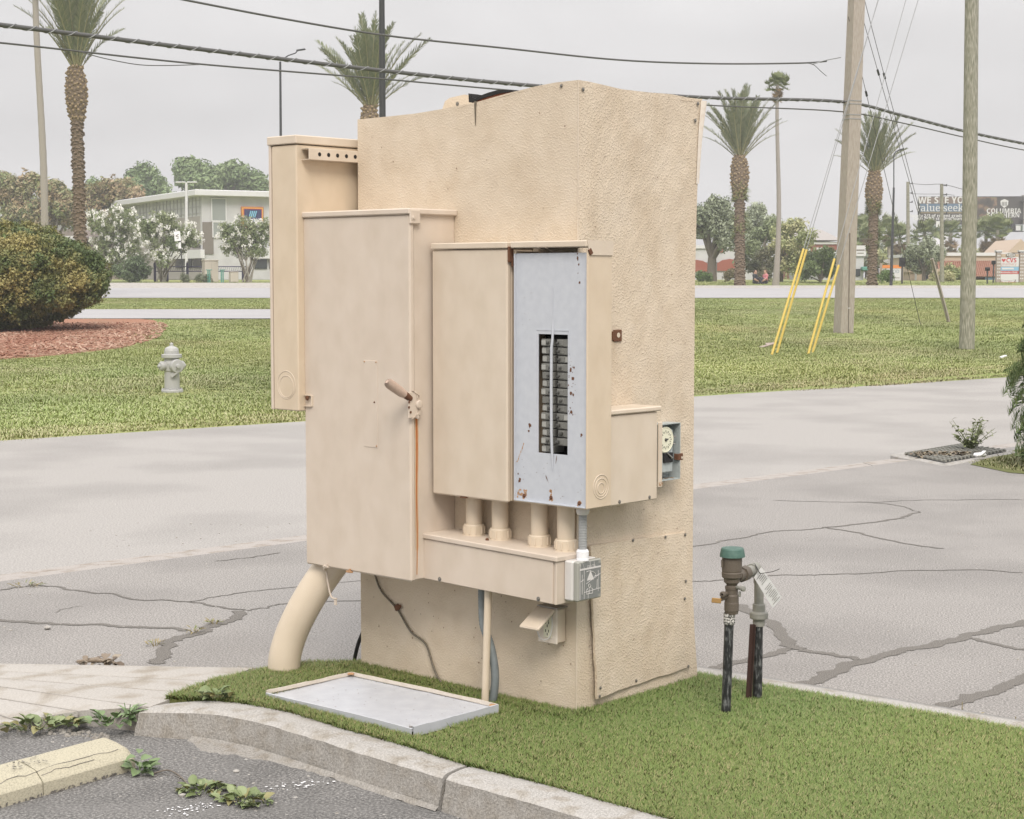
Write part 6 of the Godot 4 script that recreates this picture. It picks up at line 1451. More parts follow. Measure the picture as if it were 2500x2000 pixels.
# ---- palms and trees ------------------------------------------------------------------------------------------------------------
var FRONDS: Array = []
func frond_mesh(bend: float, seed_: int) -> ArrayMesh:
	rng.seed = seed_
	var m := MB.new(); m.colored = true
	var spine: Array = []; var tang: Array = []; var p := Vector3.ZERO
	for i in 21:
		var a := bend * pow(i / 20.0, 1.7); var t := V(sin(a), cos(a), 0)
		spine.append(p); tang.append(t); p += t * 0.05
	m.col = Color(0.30, 0.29, 0.15)
	var rad: Array = []
	for i in 21: rad.append(lerpf(0.011, 0.002, i / 20.0))
	m.tube(spine, rad, 4, false)
	var greens := [Color(0.16, 0.185, 0.10), Color(0.19, 0.21, 0.12), Color(0.135, 0.165, 0.085), Color(0.22, 0.235, 0.145)]
	for i in 62:
		var s := 0.20 + 0.80 * i / 61.0; var f := s * 20.0; var k := mini(int(f), 19)
		var c: Vector3 = spine[k].lerp(spine[k + 1], f - k); var t: Vector3 = tang[k]
		var l := 0.115 * pow(sin(PI * clampf(0.12 + 0.80 * (s - 0.2) / 0.8, 0, 1)), 0.6) * rnd(0.8, 1.15)
		for sd: float in [-1.0, 1.0]:
			m.col = greens[rng.randi() % 4]
			var up := V(-t.y, t.x, 0)
			var d := (t * rnd(0.75, 1.0) + V(0, 0, 1) * sd * rnd(0.5, 0.8) + up * rnd(-0.1, 0.45)).normalized() * l
			var w := d.cross(up).normalized() * 0.0052
			m.flat(c - w * 0.6, c + w * 0.6, c + d * 0.55 + w); m.flat(c - w * 0.6, c + d * 0.55 + w, c + d * 0.55 - w); m.flat(c + d * 0.55 - w, c + d * 0.55 + w, c + d)
	return m.mesh()

func date_palm(label: String, base: Vector3, crown: Vector3, rad: float, frond: float, n: int, spread: float, seed_: int, moss := false) -> void:
	if FRONDS.is_empty():
		for k in 6: FRONDS.append(frond_mesh(0.14 + 0.10 * k, 400 + k))
	rng.seed = seed_
	var t := thing("date_palm", label, "palm tree", base, 0.0, "date palms")
	var h := crown.y - base.y; var lx := crown.x - base.x
	var bulge := h - 0.25; var b0 := h - 2.6
	var rows: Array = []; var m := MB.new(base)
	var ny := int(h / 0.05)
	for i in ny + 1:
		var y := h * i / ny; var line: Array = []
		var r := rad * (1.0 + 0.25 * exp(-y * 1.5))
		if y > b0: r *= 1.0 + 0.95 * pow(sin(PI * clampf((y - b0) / (h - b0 + 0.15), 0, 1)), 1.1)
		for k in 25:
			var a := TAU * k / 24.0
			var cell := fposmod(y / 0.24 + (k % 24) / 24.0 * 5.0, 1.0); var cell2 := absf(fposmod((k % 24) / 24.0 * 9.0 + floorf(y / 0.24 + (k % 24) / 24.0 * 5.0) * 0.5, 1.0) - 0.5) * 2.0
			var bumpy := 1.0 + 0.16 * (1.0 - cell) * (1.0 - cell2 * 0.8) + 0.05 * nz.get_noise_2d(k * 60.0, y * 400.0 + seed_)
			line.append(base + V(lx * y / h + cos(a) * r * bumpy, y, sin(a) * r * bumpy))
		rows.append(line)
	# each ring's points run round the trunk: outward normals need a pass of their own
	for i in ny:
		for k in 24:
			var c0 := base + V(lx * h * i / ny / h, h * i / ny, 0)
			m.flat(rows[i][k], rows[i][k + 1], rows[i + 1][k + 1], rows[i][k] - c0); m.flat(rows[i][k], rows[i + 1][k + 1], rows[i + 1][k], rows[i][k] - c0)
	var ys := 0.1
	while ys < b0 + 0.2:
		for k in 9:
			var a := TAU * (k + 0.5 * (int(ys / 0.19) % 2)) / 9.0 + rnd(-0.1, 0.1); var d := V(cos(a), 0, sin(a)); var rr := rad * (1.05 + 0.25 * exp(-ys * 1.5))
			m.box(base + V(lx * ys / h, ys + rnd(-0.09, 0.09), 0) + d * rr * rnd(0.94, 1.06), V(rnd(0.10, 0.19), rnd(0.05, 0.1), rnd(0.05, 0.17)), 0.0, Basis(Quaternion(V(0, 0, 1), (d + V(0, 0.7, 0)).normalized())))
		ys += 0.19
	obj("trunk", m, M.palm_bark, t)
	# cut leaf bases of the bulge
	m = MB.new(base)
	var i := 0; var y := b0 + 0.15
	while y < h - 0.05:
		var r := rad * (1.05 + 0.95 * pow(sin(PI * clampf((y - b0) / (h - b0 + 0.15), 0, 1)), 1.1))
		for k in 11:
			var a := TAU * (k + 0.5 * (i % 2)) / 11.0 + rnd(-0.06, 0.06); var d := V(cos(a), 0, sin(a))
			m.box(base + V(lx * y / h, y + rnd(-0.07, 0.07), 0) + d * r * rnd(0.93, 1.05), V(rnd(0.07, 0.12), rnd(0.09, 0.15), rnd(0.08, 0.22)), 0.02, Basis(Quaternion(V(0, 0, 1), (d + V(0, 0.9, 0)).normalized())))
		i += 1; y += 0.17
	obj("leaf_bases", m, M.boot, t)
	if moss:
		var xf: Array = []; var cl: Array = []
		var fern := blade_mesh(12, 0.08, 0.12, 0.3, 0.03, [Color(0.16, 0.19, 0.05), Color(0.22, 0.24, 0.08)], 1.4)
		for k in 90:
			var a := rnd(0, TAU); var yy := b0 + rnd(-0.2, 0.9) if k < 70 else b0 - rnd(1.0, 2.4)
			xf.append(Transform3D(Basis(Quaternion(Vector3.UP, V(cos(a), 0.25, sin(a)).normalized())), V(lx * yy / h + cos(a) * rad * 1.3, yy, sin(a) * rad * 1.3))); cl.append(Color.WHITE)
		scatter("ferns", fern, M.leaf, xf, t, cl)
	for k in n:
		var f := (k + 0.5) / n; var tilt := spread * 1.25 * pow(f, 1.15); var o := obj("frond", FRONDS[clampi(int(f * 4.0 + rnd(0, 2.5)), 0, 5)], M.leaf, t)
		var s := frond * rnd(0.82, 1.08) * (1.0 if f < 0.85 else 0.85)
		o.transform = Transform3D(Basis(Vector3.UP, k * 2.399 + rnd(-0.3, 0.3)) * Basis(V(0, 0, 1), -tilt + rnd(-0.06, 0.06)) * Basis(Vector3.UP, rnd(-0.5, 0.5)) * Basis().scaled(V(s, s, s)), V(lx, h - 0.15 - 0.25 * f, 0) + V(0.04, 0, 0))

func fan_mesh(seed_: int, col: Array) -> ArrayMesh:
	rng.seed = seed_
	var m := MB.new(); m.colored = true; m.col = col[0] * 0.9
	m.tube([Vector3.ZERO, V(0, 0.45, 0.03)], 0.012, 4, false)
	for i in 17:
		var a := lerpf(-1.75, 1.75, i / 16.0); var d := V(sin(a), cos(a), 0); var l := 0.5 * (1.0 - 0.12 * absf(a)) * rnd(0.85, 1.1)
		var c := V(0, 0.45, 0.03); var w := V(cos(a), -sin(a), 0) * 0.03; var tip := c + d * l + V(0, -0.14 * rnd(0.6, 1.5), -0.12)
		m.col = col[rng.randi() % col.size()]
		m.flat(c, c + d * l * 0.55 - w, c + d * l * 0.55 + w); m.flat(c + d * l * 0.55 - w, c + d * l * 0.55 + w, tip)
	return m.mesh()
var FANS: Array = []
func fan_palm(label: String, base: Vector3, top: Vector3, r0: float, r1: float, size: float, skirt: float, n: int, group: String) -> void:
	if FANS.is_empty():
		FANS = [fan_mesh(1, [Color(0.11, 0.15, 0.055), Color(0.15, 0.19, 0.075), Color(0.19, 0.21, 0.10)]), fan_mesh(2, [Color(0.13, 0.165, 0.06), Color(0.17, 0.20, 0.085)]), fan_mesh(3, [Color(0.25, 0.18, 0.10), Color(0.33, 0.25, 0.15)])]
	var t := thing("fan_palm", label, "palm tree", base, 0.0, group)
	var m := MB.new(base); var p: Array = []; var r: Array = []; var h := (top - base).length()
	for i in 41:
		var f := i / 40.0; p.append(base.lerp(top, f) + V(sin(f * 5.0) * 0.12, 0, 0)); r.append(lerpf(r0, r1, pow(f, 0.6)) * (1.0 + 0.25 * exp(-f * h * 0.8)) * (1.0 + 0.04 * sin(f * h * 9.0)))
	m.tube(p, r, 12); obj("trunk", m, M.palm_smooth, t)
	for k in n:
		var f := float(k) / n; var o := obj("frond", FANS[k % 2], M.leaf, t); var s := size * rnd(0.8, 1.15)
		o.transform = Transform3D(Basis(Vector3.UP, k * 2.399) * Basis(V(1, 0, 0), lerpf(0.15, 2.1, pow(f, 0.8)) + rnd(-0.15, 0.15)) * Basis(Vector3.UP, rnd(-0.6, 0.6)) * Basis().scaled(V(s, s, s)), p[-1] - base)
	if skirt > 0.0:
		for k in 16:
			var o := obj("dead_frond", FANS[2], M.leaf, t); var s := size * rnd(0.6, 0.9)
			o.transform = Transform3D(Basis(Vector3.UP, k * 2.399) * Basis(V(1, 0, 0), rnd(2.5, 3.0)) * Basis().scaled(V(s, s, s)), p[-1] - base - V(0, rnd(0.0, skirt), 0))

var CLUMPS: Array = []
func tree(called: String, label: String, base: Vector3, blobs: Array, n: int, size: float, cols: Array, trunk: float, group := "", cat := "tree", limbs := true) -> Node3D:
	if CLUMPS.is_empty():
		CLUMPS = [clump_mesh(26, 0.30, 0.26, 71), clump_mesh(34, 0.22, 0.20, 72)]
	rng.seed = hash(label) % 100000
	var t := thing(called, label, cat, base, 0.0, group)
	if trunk > 0.0:
		var m := MB.new()
		var fork := V(0, blobs[0][0].y * 0.35, 0)
		if not limbs: fork = V(0, 0.1, 0)
		m.tube([V(0, -0.2, 0), fork], [trunk * 1.3, trunk], 9)
		for b: Array in blobs:
			var c: Vector3 = b[0]; m.tube(smooth([fork * 0.9, fork.lerp(c, 0.5) + V(rnd(-0.3, 0.3), rnd(-0.2, 0.3), rnd(-0.3, 0.3)) * c.length() * 0.08, c], 4), [trunk * 0.7, trunk * 0.66, trunk * 0.62, trunk * 0.58, trunk * 0.5, trunk * 0.42, trunk * 0.35, trunk * 0.28, trunk * 0.15], 6, false)
		obj("trunk", m, M.bark, t)
	var lobes: Array = []
	for b: Array in blobs:
		var sq: float = 0.85
		lobes.append([b[0], b[1] * 0.62])
		for k in 7:
			var d := V(rnd(-1, 1), rnd(-0.7, 1), rnd(-1, 1)).normalized() * rnd(0.5, 0.86)
			lobes.append([b[0] + V(d.x, d.y * sq, d.z) * b[1], b[1] * rnd(0.26, 0.5)])
	blobs = lobes
	var total := 0.0
	for b: Array in blobs: total += b[1] * b[1]
	for kind in 2:
		var xf: Array = []; var cl: Array = []
		for b: Array in blobs:
			var c: Vector3 = b[0]; var r: float = b[1]; var sq: float = b[2] if b.size() > 2 else 0.85
			for i in int(n * r * r / total * 0.5):
				var d := V(rnd(-1, 1), rnd(-1, 1), rnd(-1, 1))
				if d.length() > 1.0 or d.length() < 0.05: continue
				d = d.normalized() * pow(d.length(), 0.42)
				var k := 1.0 + 0.42 * nz.get_noise_3dv(d * 190.0 + c * 30.0) + 0.25 * nz.get_noise_3dv(d * 480.0 + c * 70.0)
				var p := c + V(d.x, d.y * sq, d.z) * r * (k + 0.30 * pow(rng.randf(), 4.0))
				if nz.get_noise_3dv((p + base) * (210.0 / maxf(r, 0.6))) < -0.10: continue
				xf.append(Transform3D(Basis(V(rnd(-1, 1), rnd(-1, 1), rnd(-1, 1)).normalized(), rnd(0, TAU)).scaled(Vector3.ONE * size * (1.0 if kind == 0 else 0.7) * rnd(0.6, 1.25)), p))
				var f := clampf(rnd(0, 1) * 0.6 + 0.4 + 0.8 * nz.get_noise_3dv(p * 40.0), 0, 0.999) * (cols.size() - 1)
				cl.append((cols[int(f)] as Color).lerp(cols[int(f) + 1], f - int(f)))
		var o := scatter("crown" if kind == 0 else "outer_leaves", CLUMPS[kind], M.leaf, xf, t, cl)
	return t
func blossom(t: Node3D, blobs: Array, n: int, size: float, col: Color) -> void:
	var xf: Array = []; var cl: Array = []
	for b: Array in blobs:
		for i in n:
			var d := V(rnd(-1, 1), rnd(-0.5, 1), rnd(-1, 1)).normalized(); var c: Vector3 = b[0]; var r: float = b[1]
			if nz.get_noise_3dv(d * 190.0 + c * 50.0) < 0.02: continue
			xf.append(Transform3D(Basis(V(rnd(-1, 1), 1, rnd(-1, 1)).normalized(), rnd(0, TAU)).scaled(V(1, 1.3, 1) * size * rnd(0.6, 1.3)), c + V(d.x, d.y * 0.9, d.z) * r * rnd(0.98, 1.16))); cl.append(col * rnd(0.9, 1.05))
	scatter("blossom", clump_mesh(30, 0.34, 0.32, 81), M.leaf, xf, t, cl)

func on_land(p: Vector3, lift := 0.0) -> Vector3:
	return V(p.x, land(-p.z) + lift, p.z)

func greenery() -> void:
	# date palms
	date_palm("tall date palm behind the hedge, its crown cut by the frame's top", on_land(Vector3(-20.154, 1.977, -80.000)), Vector3(-20.238, 11.195, -80.000), 0.235, 4.6, 44, 0.44, 1)
	date_palm("date palm whose crown shows over the stand beside the dark mast", on_land(Vector3(-6.832, 1.991, -82.000)), Vector3(-6.783, 9.607, -82.000), 0.235, 4.2, 44, 0.64, 2)
	date_palm("date palm between the stand and the square pole, ferns on its trunk", on_land(Vector3(13.877, 1.272, -104.000)), Vector3(13.770, 8.810, -104.000), 0.26, 4.1, 44, 0.66, 3, true)
	date_palm("date palm just beyond the square pole", on_land(Vector3(22.968, 1.142, -109.000)), Vector3(23.004, 8.177, -109.000), 0.25, 3.9, 44, 0.66, 4, true)
	fan_palm("very tall bare palm trunk at the far left, crown out of frame", on_land(Vector3(-20.856, 1.951, -76.000)), Vector3(-20.811, 14.822, -76.000), 0.20, 0.13, 1.6, 0.0, 10, "very tall fan palms")
	fan_palm("very tall thin fan palm behind the guy wires", on_land(Vector3(16.510, 1.059, -107.000)), Vector3(16.598, 13.377, -107.000), 0.20, 0.10, 1.05, 0.8, 26, "very tall fan palms")
	var k := 0
	for q: Array in [[1808, 500, 168.0, "first"], [1826, 510, 160.0, "second"], [1866, 497, 172.0, "third"], [1889, 515, 165.0, "fourth"], [1941, 505, 175.0, "fifth"], [1996, 503, 178.0, "sixth"], [2070, 500, 172.0, "seventh"], [2094, 497, 170.0, "eighth"]]:
		var d: float = q[2]; var x: float = (q[0] * 1.1596 - 1250.0) / 4160.0 * d; var y: float = (677.0 - (q[1] - 12) * 1.1596) / 4160.0 * d + 1.45
		fan_palm("small distant fan palm, %s in the row beyond the square pole" % q[3], V(x, 1.25, -d), V(x + 0.2, y, -d), 0.22, 0.17, 2.1, 1.4 if k in [4, 5, 6, 7] else 0.5, 24, "distant fan palms"); k += 1
	# trees behind the shop
	var tc := [Color(0.096, 0.149, 0.061), Color(0.149, 0.219, 0.088), Color(0.210, 0.280, 0.123)]
	var warm := [Color(0.123, 0.175, 0.070), Color(0.210, 0.245, 0.105), Color(0.350, 0.263, 0.158)]
	var gb := "trees round the shop"
	trees_at("broad green tree at the far left edge behind the hedge", 150.0, [[20, 400, 34], [45, 420, 36], [70, 385, 22], [5, 385, 20], [60, 450, 36], [95, 440, 26]], warm, gb)
	trees_at("tree with reddish tips behind the tall bare palm trunk", 148.0, [[110, 405, 24], [130, 430, 26], [100, 450, 26], [145, 455, 24]], warm, gb)
	trees_at("dark tree directly behind the date palm trunk", 205.0, [[150, 430, 28], [185, 420, 26], [205, 405, 24], [225, 440, 28]], tc, gb)
	trees_at("tree with reddish tips between the date palm and the shop roof", 162.0, [[215, 420, 30], [245, 405, 28], [265, 400, 22], [240, 440, 32], [285, 420, 20], [225, 465, 26]], warm, gb)
	trees_at("tall bright tree peaking left of the shop roof", 210.0, [[285, 385, 24], [305, 365, 22], [320, 385, 24], [300, 410, 30], [335, 410, 22], [355, 425, 18]], tc, gb)
	trees_at("lone leggy tree above the shop roof's slope", 215.0, [[390, 360, 20], [415, 358, 22], [400, 380, 20], [425, 385, 24], [440, 400, 22]], tc, gb)
	trees_at("wide tree above the shop roof beside the tall cabinet", 220.0, [[455, 375, 22], [485, 368, 24], [510, 365, 22], [535, 380, 22], [555, 395, 18], [480, 400, 26], [520, 400, 26]], tc, gb)
	# white crape myrtles
	var mg := [Color(0.085, 0.125, 0.045), Color(0.15, 0.195, 0.08), Color(0.23, 0.265, 0.13)]
	for q: Array in [["white-flowering crape myrtle nearest the date palm", [[215, 470, 22], [245, 480, 30], [270, 465, 24], [230, 510, 28], [275, 505, 30], [250, 455, 16], [232, 545, 26], [262, 548, 26], [295, 535, 24]], [225, 590], 118.0],
		["white-flowering crape myrtle beside the leaning road sign", [[320, 485, 24], [350, 478, 26], [385, 490, 26], [335, 515, 24], [370, 515, 26], [410, 505, 18], [345, 545, 16]], [340, 590], 117.0],
		["white-flowering crape myrtle beside the tall cabinet", [[490, 495, 22], [520, 485, 24], [545, 490, 24], [505, 515, 24], [540, 515, 22], [562, 480, 14]], [520, 592], 116.0]]:
		var d: float = q[3]; var foot := V((q[2][0] * 1.1596 - 1250.0) / 4160.0 * d, land(d), -d); var bl: Array = []
		for b: Array in q[1]: bl.append([V((b[0] * 1.1596 - 1250.0) / 4160.0 * d, (677.0 - b[1] * 1.1596) / 4160.0 * d + 1.45, -d + rnd(-0.6, 0.6)) - foot, b[2] * 1.22 * 1.1596 / 4160.0 * d])
		var t := tree("crape_myrtle", q[0], foot, bl, 1500, 0.34, mg, 0.07, "white crape myrtles", "tree", false)
		blossom(t, bl, 56, 0.14, Color(0.88, 0.87, 0.85))
		var m := MB.new()
		for s in 7: m.tube([V(rnd(-0.3, 0.3), 0, rnd(-0.2, 0.2)), V(rnd(-0.7, 0.7), 1.4, rnd(-0.4, 0.4)), bl[s % bl.size()][0]], [0.06, 0.045, 0.02], 6)
		obj("stems", m, M.palm_smooth, t)
	tree("shrub", "dark green shrub under the first crape myrtle", on_land(Vector3(-25.564, 1.412, -116.000)), blobs_at(116.0, Vector3(-25.564, 1.412, -116.000), [[268, 560, 20], [285, 552, 22], [302, 563, 20], [280, 575, 18]]), 900, 0.3, [Color(0.04, 0.07, 0.03), Color(0.075, 0.115, 0.045), Color(0.10, 0.14, 0.06)], 0.0, "shrubs by the far pavement", "shrub")
	tree("shrub", "low grey-green shrub by the utility cabinet", on_land(Vector3(-20.868, 1.508, -115.000)), blobs_at(115.0, Vector3(-20.868, 1.508, -115.000), [[400, 574, 9], [420, 572, 10], [440, 575, 10]]), 500, 0.2, [Color(0.10, 0.12, 0.07), Color(0.16, 0.18, 0.11)], 0.0, "shrubs by the far pavement", "shrub")
	# right-hand trees
	var oak := [Color(0.149, 0.184, 0.114), Color(0.219, 0.254, 0.166), Color(0.298, 0.333, 0.228)]
	var od := 122.0; var of := on_land(Vector3(14.277, 1.308, -122.000))
	tree("live_oak", "spreading live oak beside the stand's edge", of, blobs_at(od, of, [[1480, 450, 24], [1510, 440, 26], [1535, 455, 22], [1475, 480, 28], [1505, 480, 30], [1540, 490, 26], [1460, 460, 22], [1520, 505, 24], [1560, 470, 18]]), 2400, 0.46, oak, 0.30, "trees beyond the far road")
	of = on_land(Vector3(21.764, 1.276, -150.000))
	tree("live_oak", "hazy live oak behind the very tall fan palm", of, blobs_at(150.0, of, [[1575, 465, 22], [1595, 450, 24], [1615, 470, 22], [1590, 490, 26], [1560, 490, 20]]), 1500, 0.5, oak, 0.25, "trees beyond the far road")
	var lime := [Color(0.210, 0.263, 0.105), Color(0.315, 0.350, 0.158), Color(0.438, 0.420, 0.228)]
	of = on_land(Vector3(18.598, 1.248, -118.000))
	tree("yellow_green_tree", "pale yellow-green tree behind the yellow guards", of, blobs_at(118.0, of, [[1648, 495, 22], [1668, 485, 24], [1688, 505, 22], [1655, 520, 26], [1685, 535, 24], [1640, 550, 22], [1665, 555, 26], [1630, 520, 16]]), 2000, 0.36, lime, 0.12, "trees beyond the far road")
	of = on_land(Vector3(17.302, 1.249, -117.000))
	tree("dark_shrub_tree", "small dark bushy tree between the date palm and the tall fan palm", of, blobs_at(117.0, of, [[1600, 545, 15], [1612, 535, 13], [1590, 562, 14], [1615, 562, 16], [1602, 578, 14]]), 900, 0.3, [Color(0.05, 0.07, 0.035), Color(0.10, 0.115, 0.055), Color(0.15, 0.14, 0.08)], 0.06, "trees beyond the far road")
	of = on_land(Vector3(20.598, 1.191, -114.000))
	tree("bright_green_tree", "bright green multi-stemmed tree beside the square pole", of, blobs_at(114.0, of, [[1712, 545, 18], [1732, 535, 18], [1750, 548, 16], [1705, 565, 16], [1745, 568, 16], [1728, 560, 18], [1695, 580, 12]]), 1500, 0.3, [Color(0.06, 0.10, 0.035), Color(0.10, 0.15, 0.05), Color(0.14, 0.19, 0.07)], 0.07, "trees beyond the far road", "tree", false)
	of = on_land(Vector3(18.216, 1.301, -128.000))
	var wp := tree("weeping_tree", "soft light-green weeping tree behind the date palm", of, blobs_at(128.0, of, [[1600, 500, 20], [1585, 525, 20], [1615, 490, 16], [1570, 545, 16], [1622, 470, 12]]), 1200, 0.42, [Color(0.12, 0.16, 0.075), Color(0.17, 0.21, 0.10), Color(0.21, 0.25, 0.13)], 0.1, "trees beyond the far road")
	for q: Array in [["low bright shrub at the live oak's foot", [[1478, 582, 10], [1490, 584, 8]], 119.0, 1480], ["round green shrub at the foot of the palm beyond the square pole", [[1855, 578, 13], [1866, 584, 11], [1848, 586, 10]], 108.0, 1858], ["dry brownish shrub at the date palm's foot", [[1530, 580, 9], [1543, 576, 9]], 112.0, 1536]]:
		of = on_land(V((q[3] * 1.1596 - 1250.0) / 4160.0 * q[2], 0, -q[2]))
		tree("shrub", q[0], of, blobs_at(q[2], of, q[1]), 420, 0.24, [Color(0.07, 0.12, 0.03), Color(0.12, 0.19, 0.05)] if q[3] != 1536 else [Color(0.12, 0.12, 0.06), Color(0.20, 0.17, 0.09)], 0.0, "shrubs by the far pavement", "shrub")
	of = on_land(Vector3(30.126, 1.166, -125.000))
	tree("street_tree", "grey-green tree beside the slanting grey sleeve", of, blobs_at(125.0, of, [[1925, 530, 20], [1945, 520, 18], [1960, 540, 18], [1935, 555, 20], [1955, 565, 14], [1915, 550, 14]]), 1400, 0.36, oak, 0.12, "trees beyond the far road")
	of = on_land(Vector3(31.268, 1.173, -122.000))
	tree("shrub", "olive shrub mass in front of the tiled roof", of, blobs_at(122.0, of, [[1985, 580, 14], [2005, 573, 15], [2022, 578, 14], [1970, 586, 10]]), 800, 0.3, lime, 0.0, "shrubs by the far pavement", "shrub")
	var i := 0
	for q: Array in [[1800, 540, 16], [1822, 535, 18], [1845, 528, 18], [1872, 535, 18], [1895, 545, 16], [2035, 528, 10]]:
		of = V((q[0] * 1.1596 - 1250.0) / 4160.0 * 185.0, 1.25, -185.0)
		tree("distant_tree", "hazy distant tree under the small fan palms, %s from the square pole" % ["first", "second", "third", "fourth", "fifth", "sixth"][i], of, blobs_at(185.0, of, [[q[0], q[1], q[2]], [q[0] + 10, q[1] + 12, q[2]], [q[0] - 8, q[1] + 18, q[2]]]), 700, 0.6, lime if i % 2 else oak, 0.15, "hazy distant trees"); i += 1
func blobs_at(d: float, foot: Vector3, l: Array) -> Array:
	var out: Array = []
	for b: Array in l:
		out.append([V((b[0] * 1.1596 - 1250.0) / 4160.0 * d, (677.0 - b[1] * 1.1596) / 4160.0 * d + 1.45, -d + rnd(-1.5, 1.5)) - foot, b[2] * 1.1596 / 4160.0 * d])
	return out
func trees_at(label: String, d: float, l: Array, cols: Array, group: String) -> void:
	var x: float = (l[0][0] * 1.1596 - 1250.0) / 4160.0 * d
	var foot := V(x, 1.25, -d)
	tree("tree", label, foot, blobs_at(d, foot, l), 2200, 0.0042 * d, cols, 0.25, group)

# ---- buildings, signs, people --------------------------------------------------------------------------------------------------------
func part(called: String, mat: Material, parent: Node, at: Vector3, size: Vector3, bev := 0.0, turn := 0.0) -> MeshInstance3D:
	var m := MB.new(); m.box(Vector3.ZERO, size, bev); var o := obj(called, m, mat, parent); o.position = at; o.rotation.y = turn; return o
func print_flat(c: Color, rough := 0.6) -> StandardMaterial3D:
	return plain(c, rough)

func shop() -> void:
	var t := thing("shop_building", "white and grey shop with sloping fascia and blue sign beyond the far road", "building", V(-25.34, 1.25, -140.0), 0.5)
	part("left_wall", M.tan_brick, t, V(0.2, 2.6, -40.0), V(0.4, 5.2, 37.0)); part("left_wall", M.grey_roof, t, V(0.2, 2.6, -11.0), V(0.4, 5.2, 21.0)); part("upper_wall", M.white_wall, t, V(0.2, 6.0, -29.0), V(0.38, 1.6, 57.0))
	part("front_wall", M.white_wall, t, V(15.0, 3.4, -0.2), V(30.0, 6.8, 0.4)); part("back_wall", M.tan_brick, t, V(15.0, 3.4, -57.5), V(30.0, 6.8, 0.4)); part("far_wall", M.white_wall, t, V(30.2, 3.4, -29.0), V(0.4, 6.8, 57.5))
	part("roof", M.white_trim, t, V(15.0, 7.05, -28.9), V(31.6, 0.5, 59.4), 0.05)
	# panel joints of the upper corner
	var m := MB.new()
	for k in 22: m.box(V(-0.03, 6.0, -0.4 - k), V(0.05, 1.55, 0.05))
	for k in 3: m.box(V(-0.03, 5.45 + 0.52 * k, -11.0), V(0.05, 0.06, 21.6))
	obj("panel_joints", m, plain(Color(0.66, 0.66, 0.665), 0.8), t)
	part("corner_panel", M.brown_panel, t, V(0.48, 3.4, 0.04), V(0.9, 2.6, 0.1))
	part("lower_band", M.white_trim, t, V(-0.15, 2.1, -5.0), V(0.35, 0.7, 11.0)); part("lower_band", M.white_trim, t, V(6.6, 2.2, 0.2), V(5.0, 0.9, 0.5))
	for k in 5: part("window", M.window, t, V(-0.03, 3.0 if k > 2 else 1.35, [-1.2, -3.6, -6.0, -1.4, -5.0][k]), V(0.1, 0.75, 2.0))
	for k in 3: part("window", M.window, t, V(5.0 + 1.3 * k, 1.3, 0.05), V(1.1, 0.8, 0.1))
	for q: Array in [[1.42, 5.72, 1.15, 1.75], [1.42, 4.1, 1.0, 1.15]]:
		var w := part("window", M.sky_window, t, V(q[0], q[1], 0.06), V(q[2], q[3], 0.08))
		for s: float in [-1.0, 1.0]: part("frame", M.white_trim, w, V(s * (q[2] * 0.5 + 0.04), 0, 0.03), V(0.09, q[3] + 0.16, 0.1))
		for s: float in [-1.0, 1.0]: part("frame", M.white_trim, w, V(0, s * (q[3] * 0.5 + 0.04), 0.03), V(q[2], 0.08, 0.1))
	part("red_stripe", print_flat(Color(0.74, 0.36, 0.30)), t, V(4.6, 3.5, 0.05), V(1.6, 0.1, 0.1))
	var sg := part("shop_sign", print_flat(Color(0.70, 0.45, 0.25)), t, V(4.3, 5.15, 0.1), V(1.95, 1.75, 0.16), 0.03)
	part("border", print_flat(Color(0.88, 0.70, 0.30)), sg, V(0, 0, 0.09), V(1.75, 1.56, 0.03)); part("border", print_flat(Color(0.70, 0.28, 0.24)), sg, V(0, 0, 0.115), V(1.62, 1.44, 0.03)); part("panel", print_flat(Color(0.18, 0.20, 0.36)), sg, V(0, 0, 0.14), V(1.48, 1.30, 0.03))
	lettering("ALDI", 0.52, print_flat(Color(0.80, 0.86, 0.90)), sg, V(0, -0.42, 0.165), Basis(), true)
	m = MB.new()
	for k in 4: m.box(V(-0.25 + 0.16 * k, 0.25, 0.165), V(0.08, 0.55, 0.02), 0.0, Basis(V(0, 0, 1), -0.3))
	obj("emblem", m, print_flat(Color(0.50, 0.75, 0.85)), sg)
	# a low flat building left of it
	t = thing("low_building", "low tan building behind the hedge at the far left", "building", Vector3(-49.486, 2.571, -170.000) * V(1, 0, 1) + V(0, 1.25, 0), 0.1)
	part("wall", M.tan_brick, t, V(0, 1.9, 0), V(14, 3.8, 8)); part("roof_edge", M.white_trim, t, V(0, 4.0, 0), V(14.6, 0.4, 8.6)); part("window", M.window, t, V(-2, 1.6, 4.02), V(3, 1.4, 0.1))
	# kit in front of the shop
	var d := 119.0
	for k in 4:
		var q: Array = [[994, 740], [1110, 745], [1300, 770], [1822, 790]][k]
		var p := at_px(120 + q[0] / 3.85, 673.0, d)
		var o := thing("fence_post", "dark purple fence post before the shop, %s from the hedge" % ["first", "second", "third", "fourth"][k], "fence post", on_land(p), 0.0, "purple fence posts")
		part("post", M.purple, o, V(0, 0.65, 0), V(0.16, 1.3, 0.16), 0.02); part("cap", M.palm_smooth, o, V(0, 1.36, 0), V(0.12, 0.12, 0.12), 0.04)
	var a := on_land(at_px(378.0, 670.0, d)); var b := on_land(at_px(600.0, 670.0, d))
	var f := thing("chain_rail", "dark purple railing between the fence posts before the shop", "railing", a, 0.0)
	m = MB.new(a); m.tube([a + V(0, 1.05, 0), b + V(0, 1.05, 0)], 0.035, 6); m.tube([a + V(0, 0.72, 0), b + V(0, 0.72, 0)], 0.035, 6); obj("rail", m, M.purple, f)
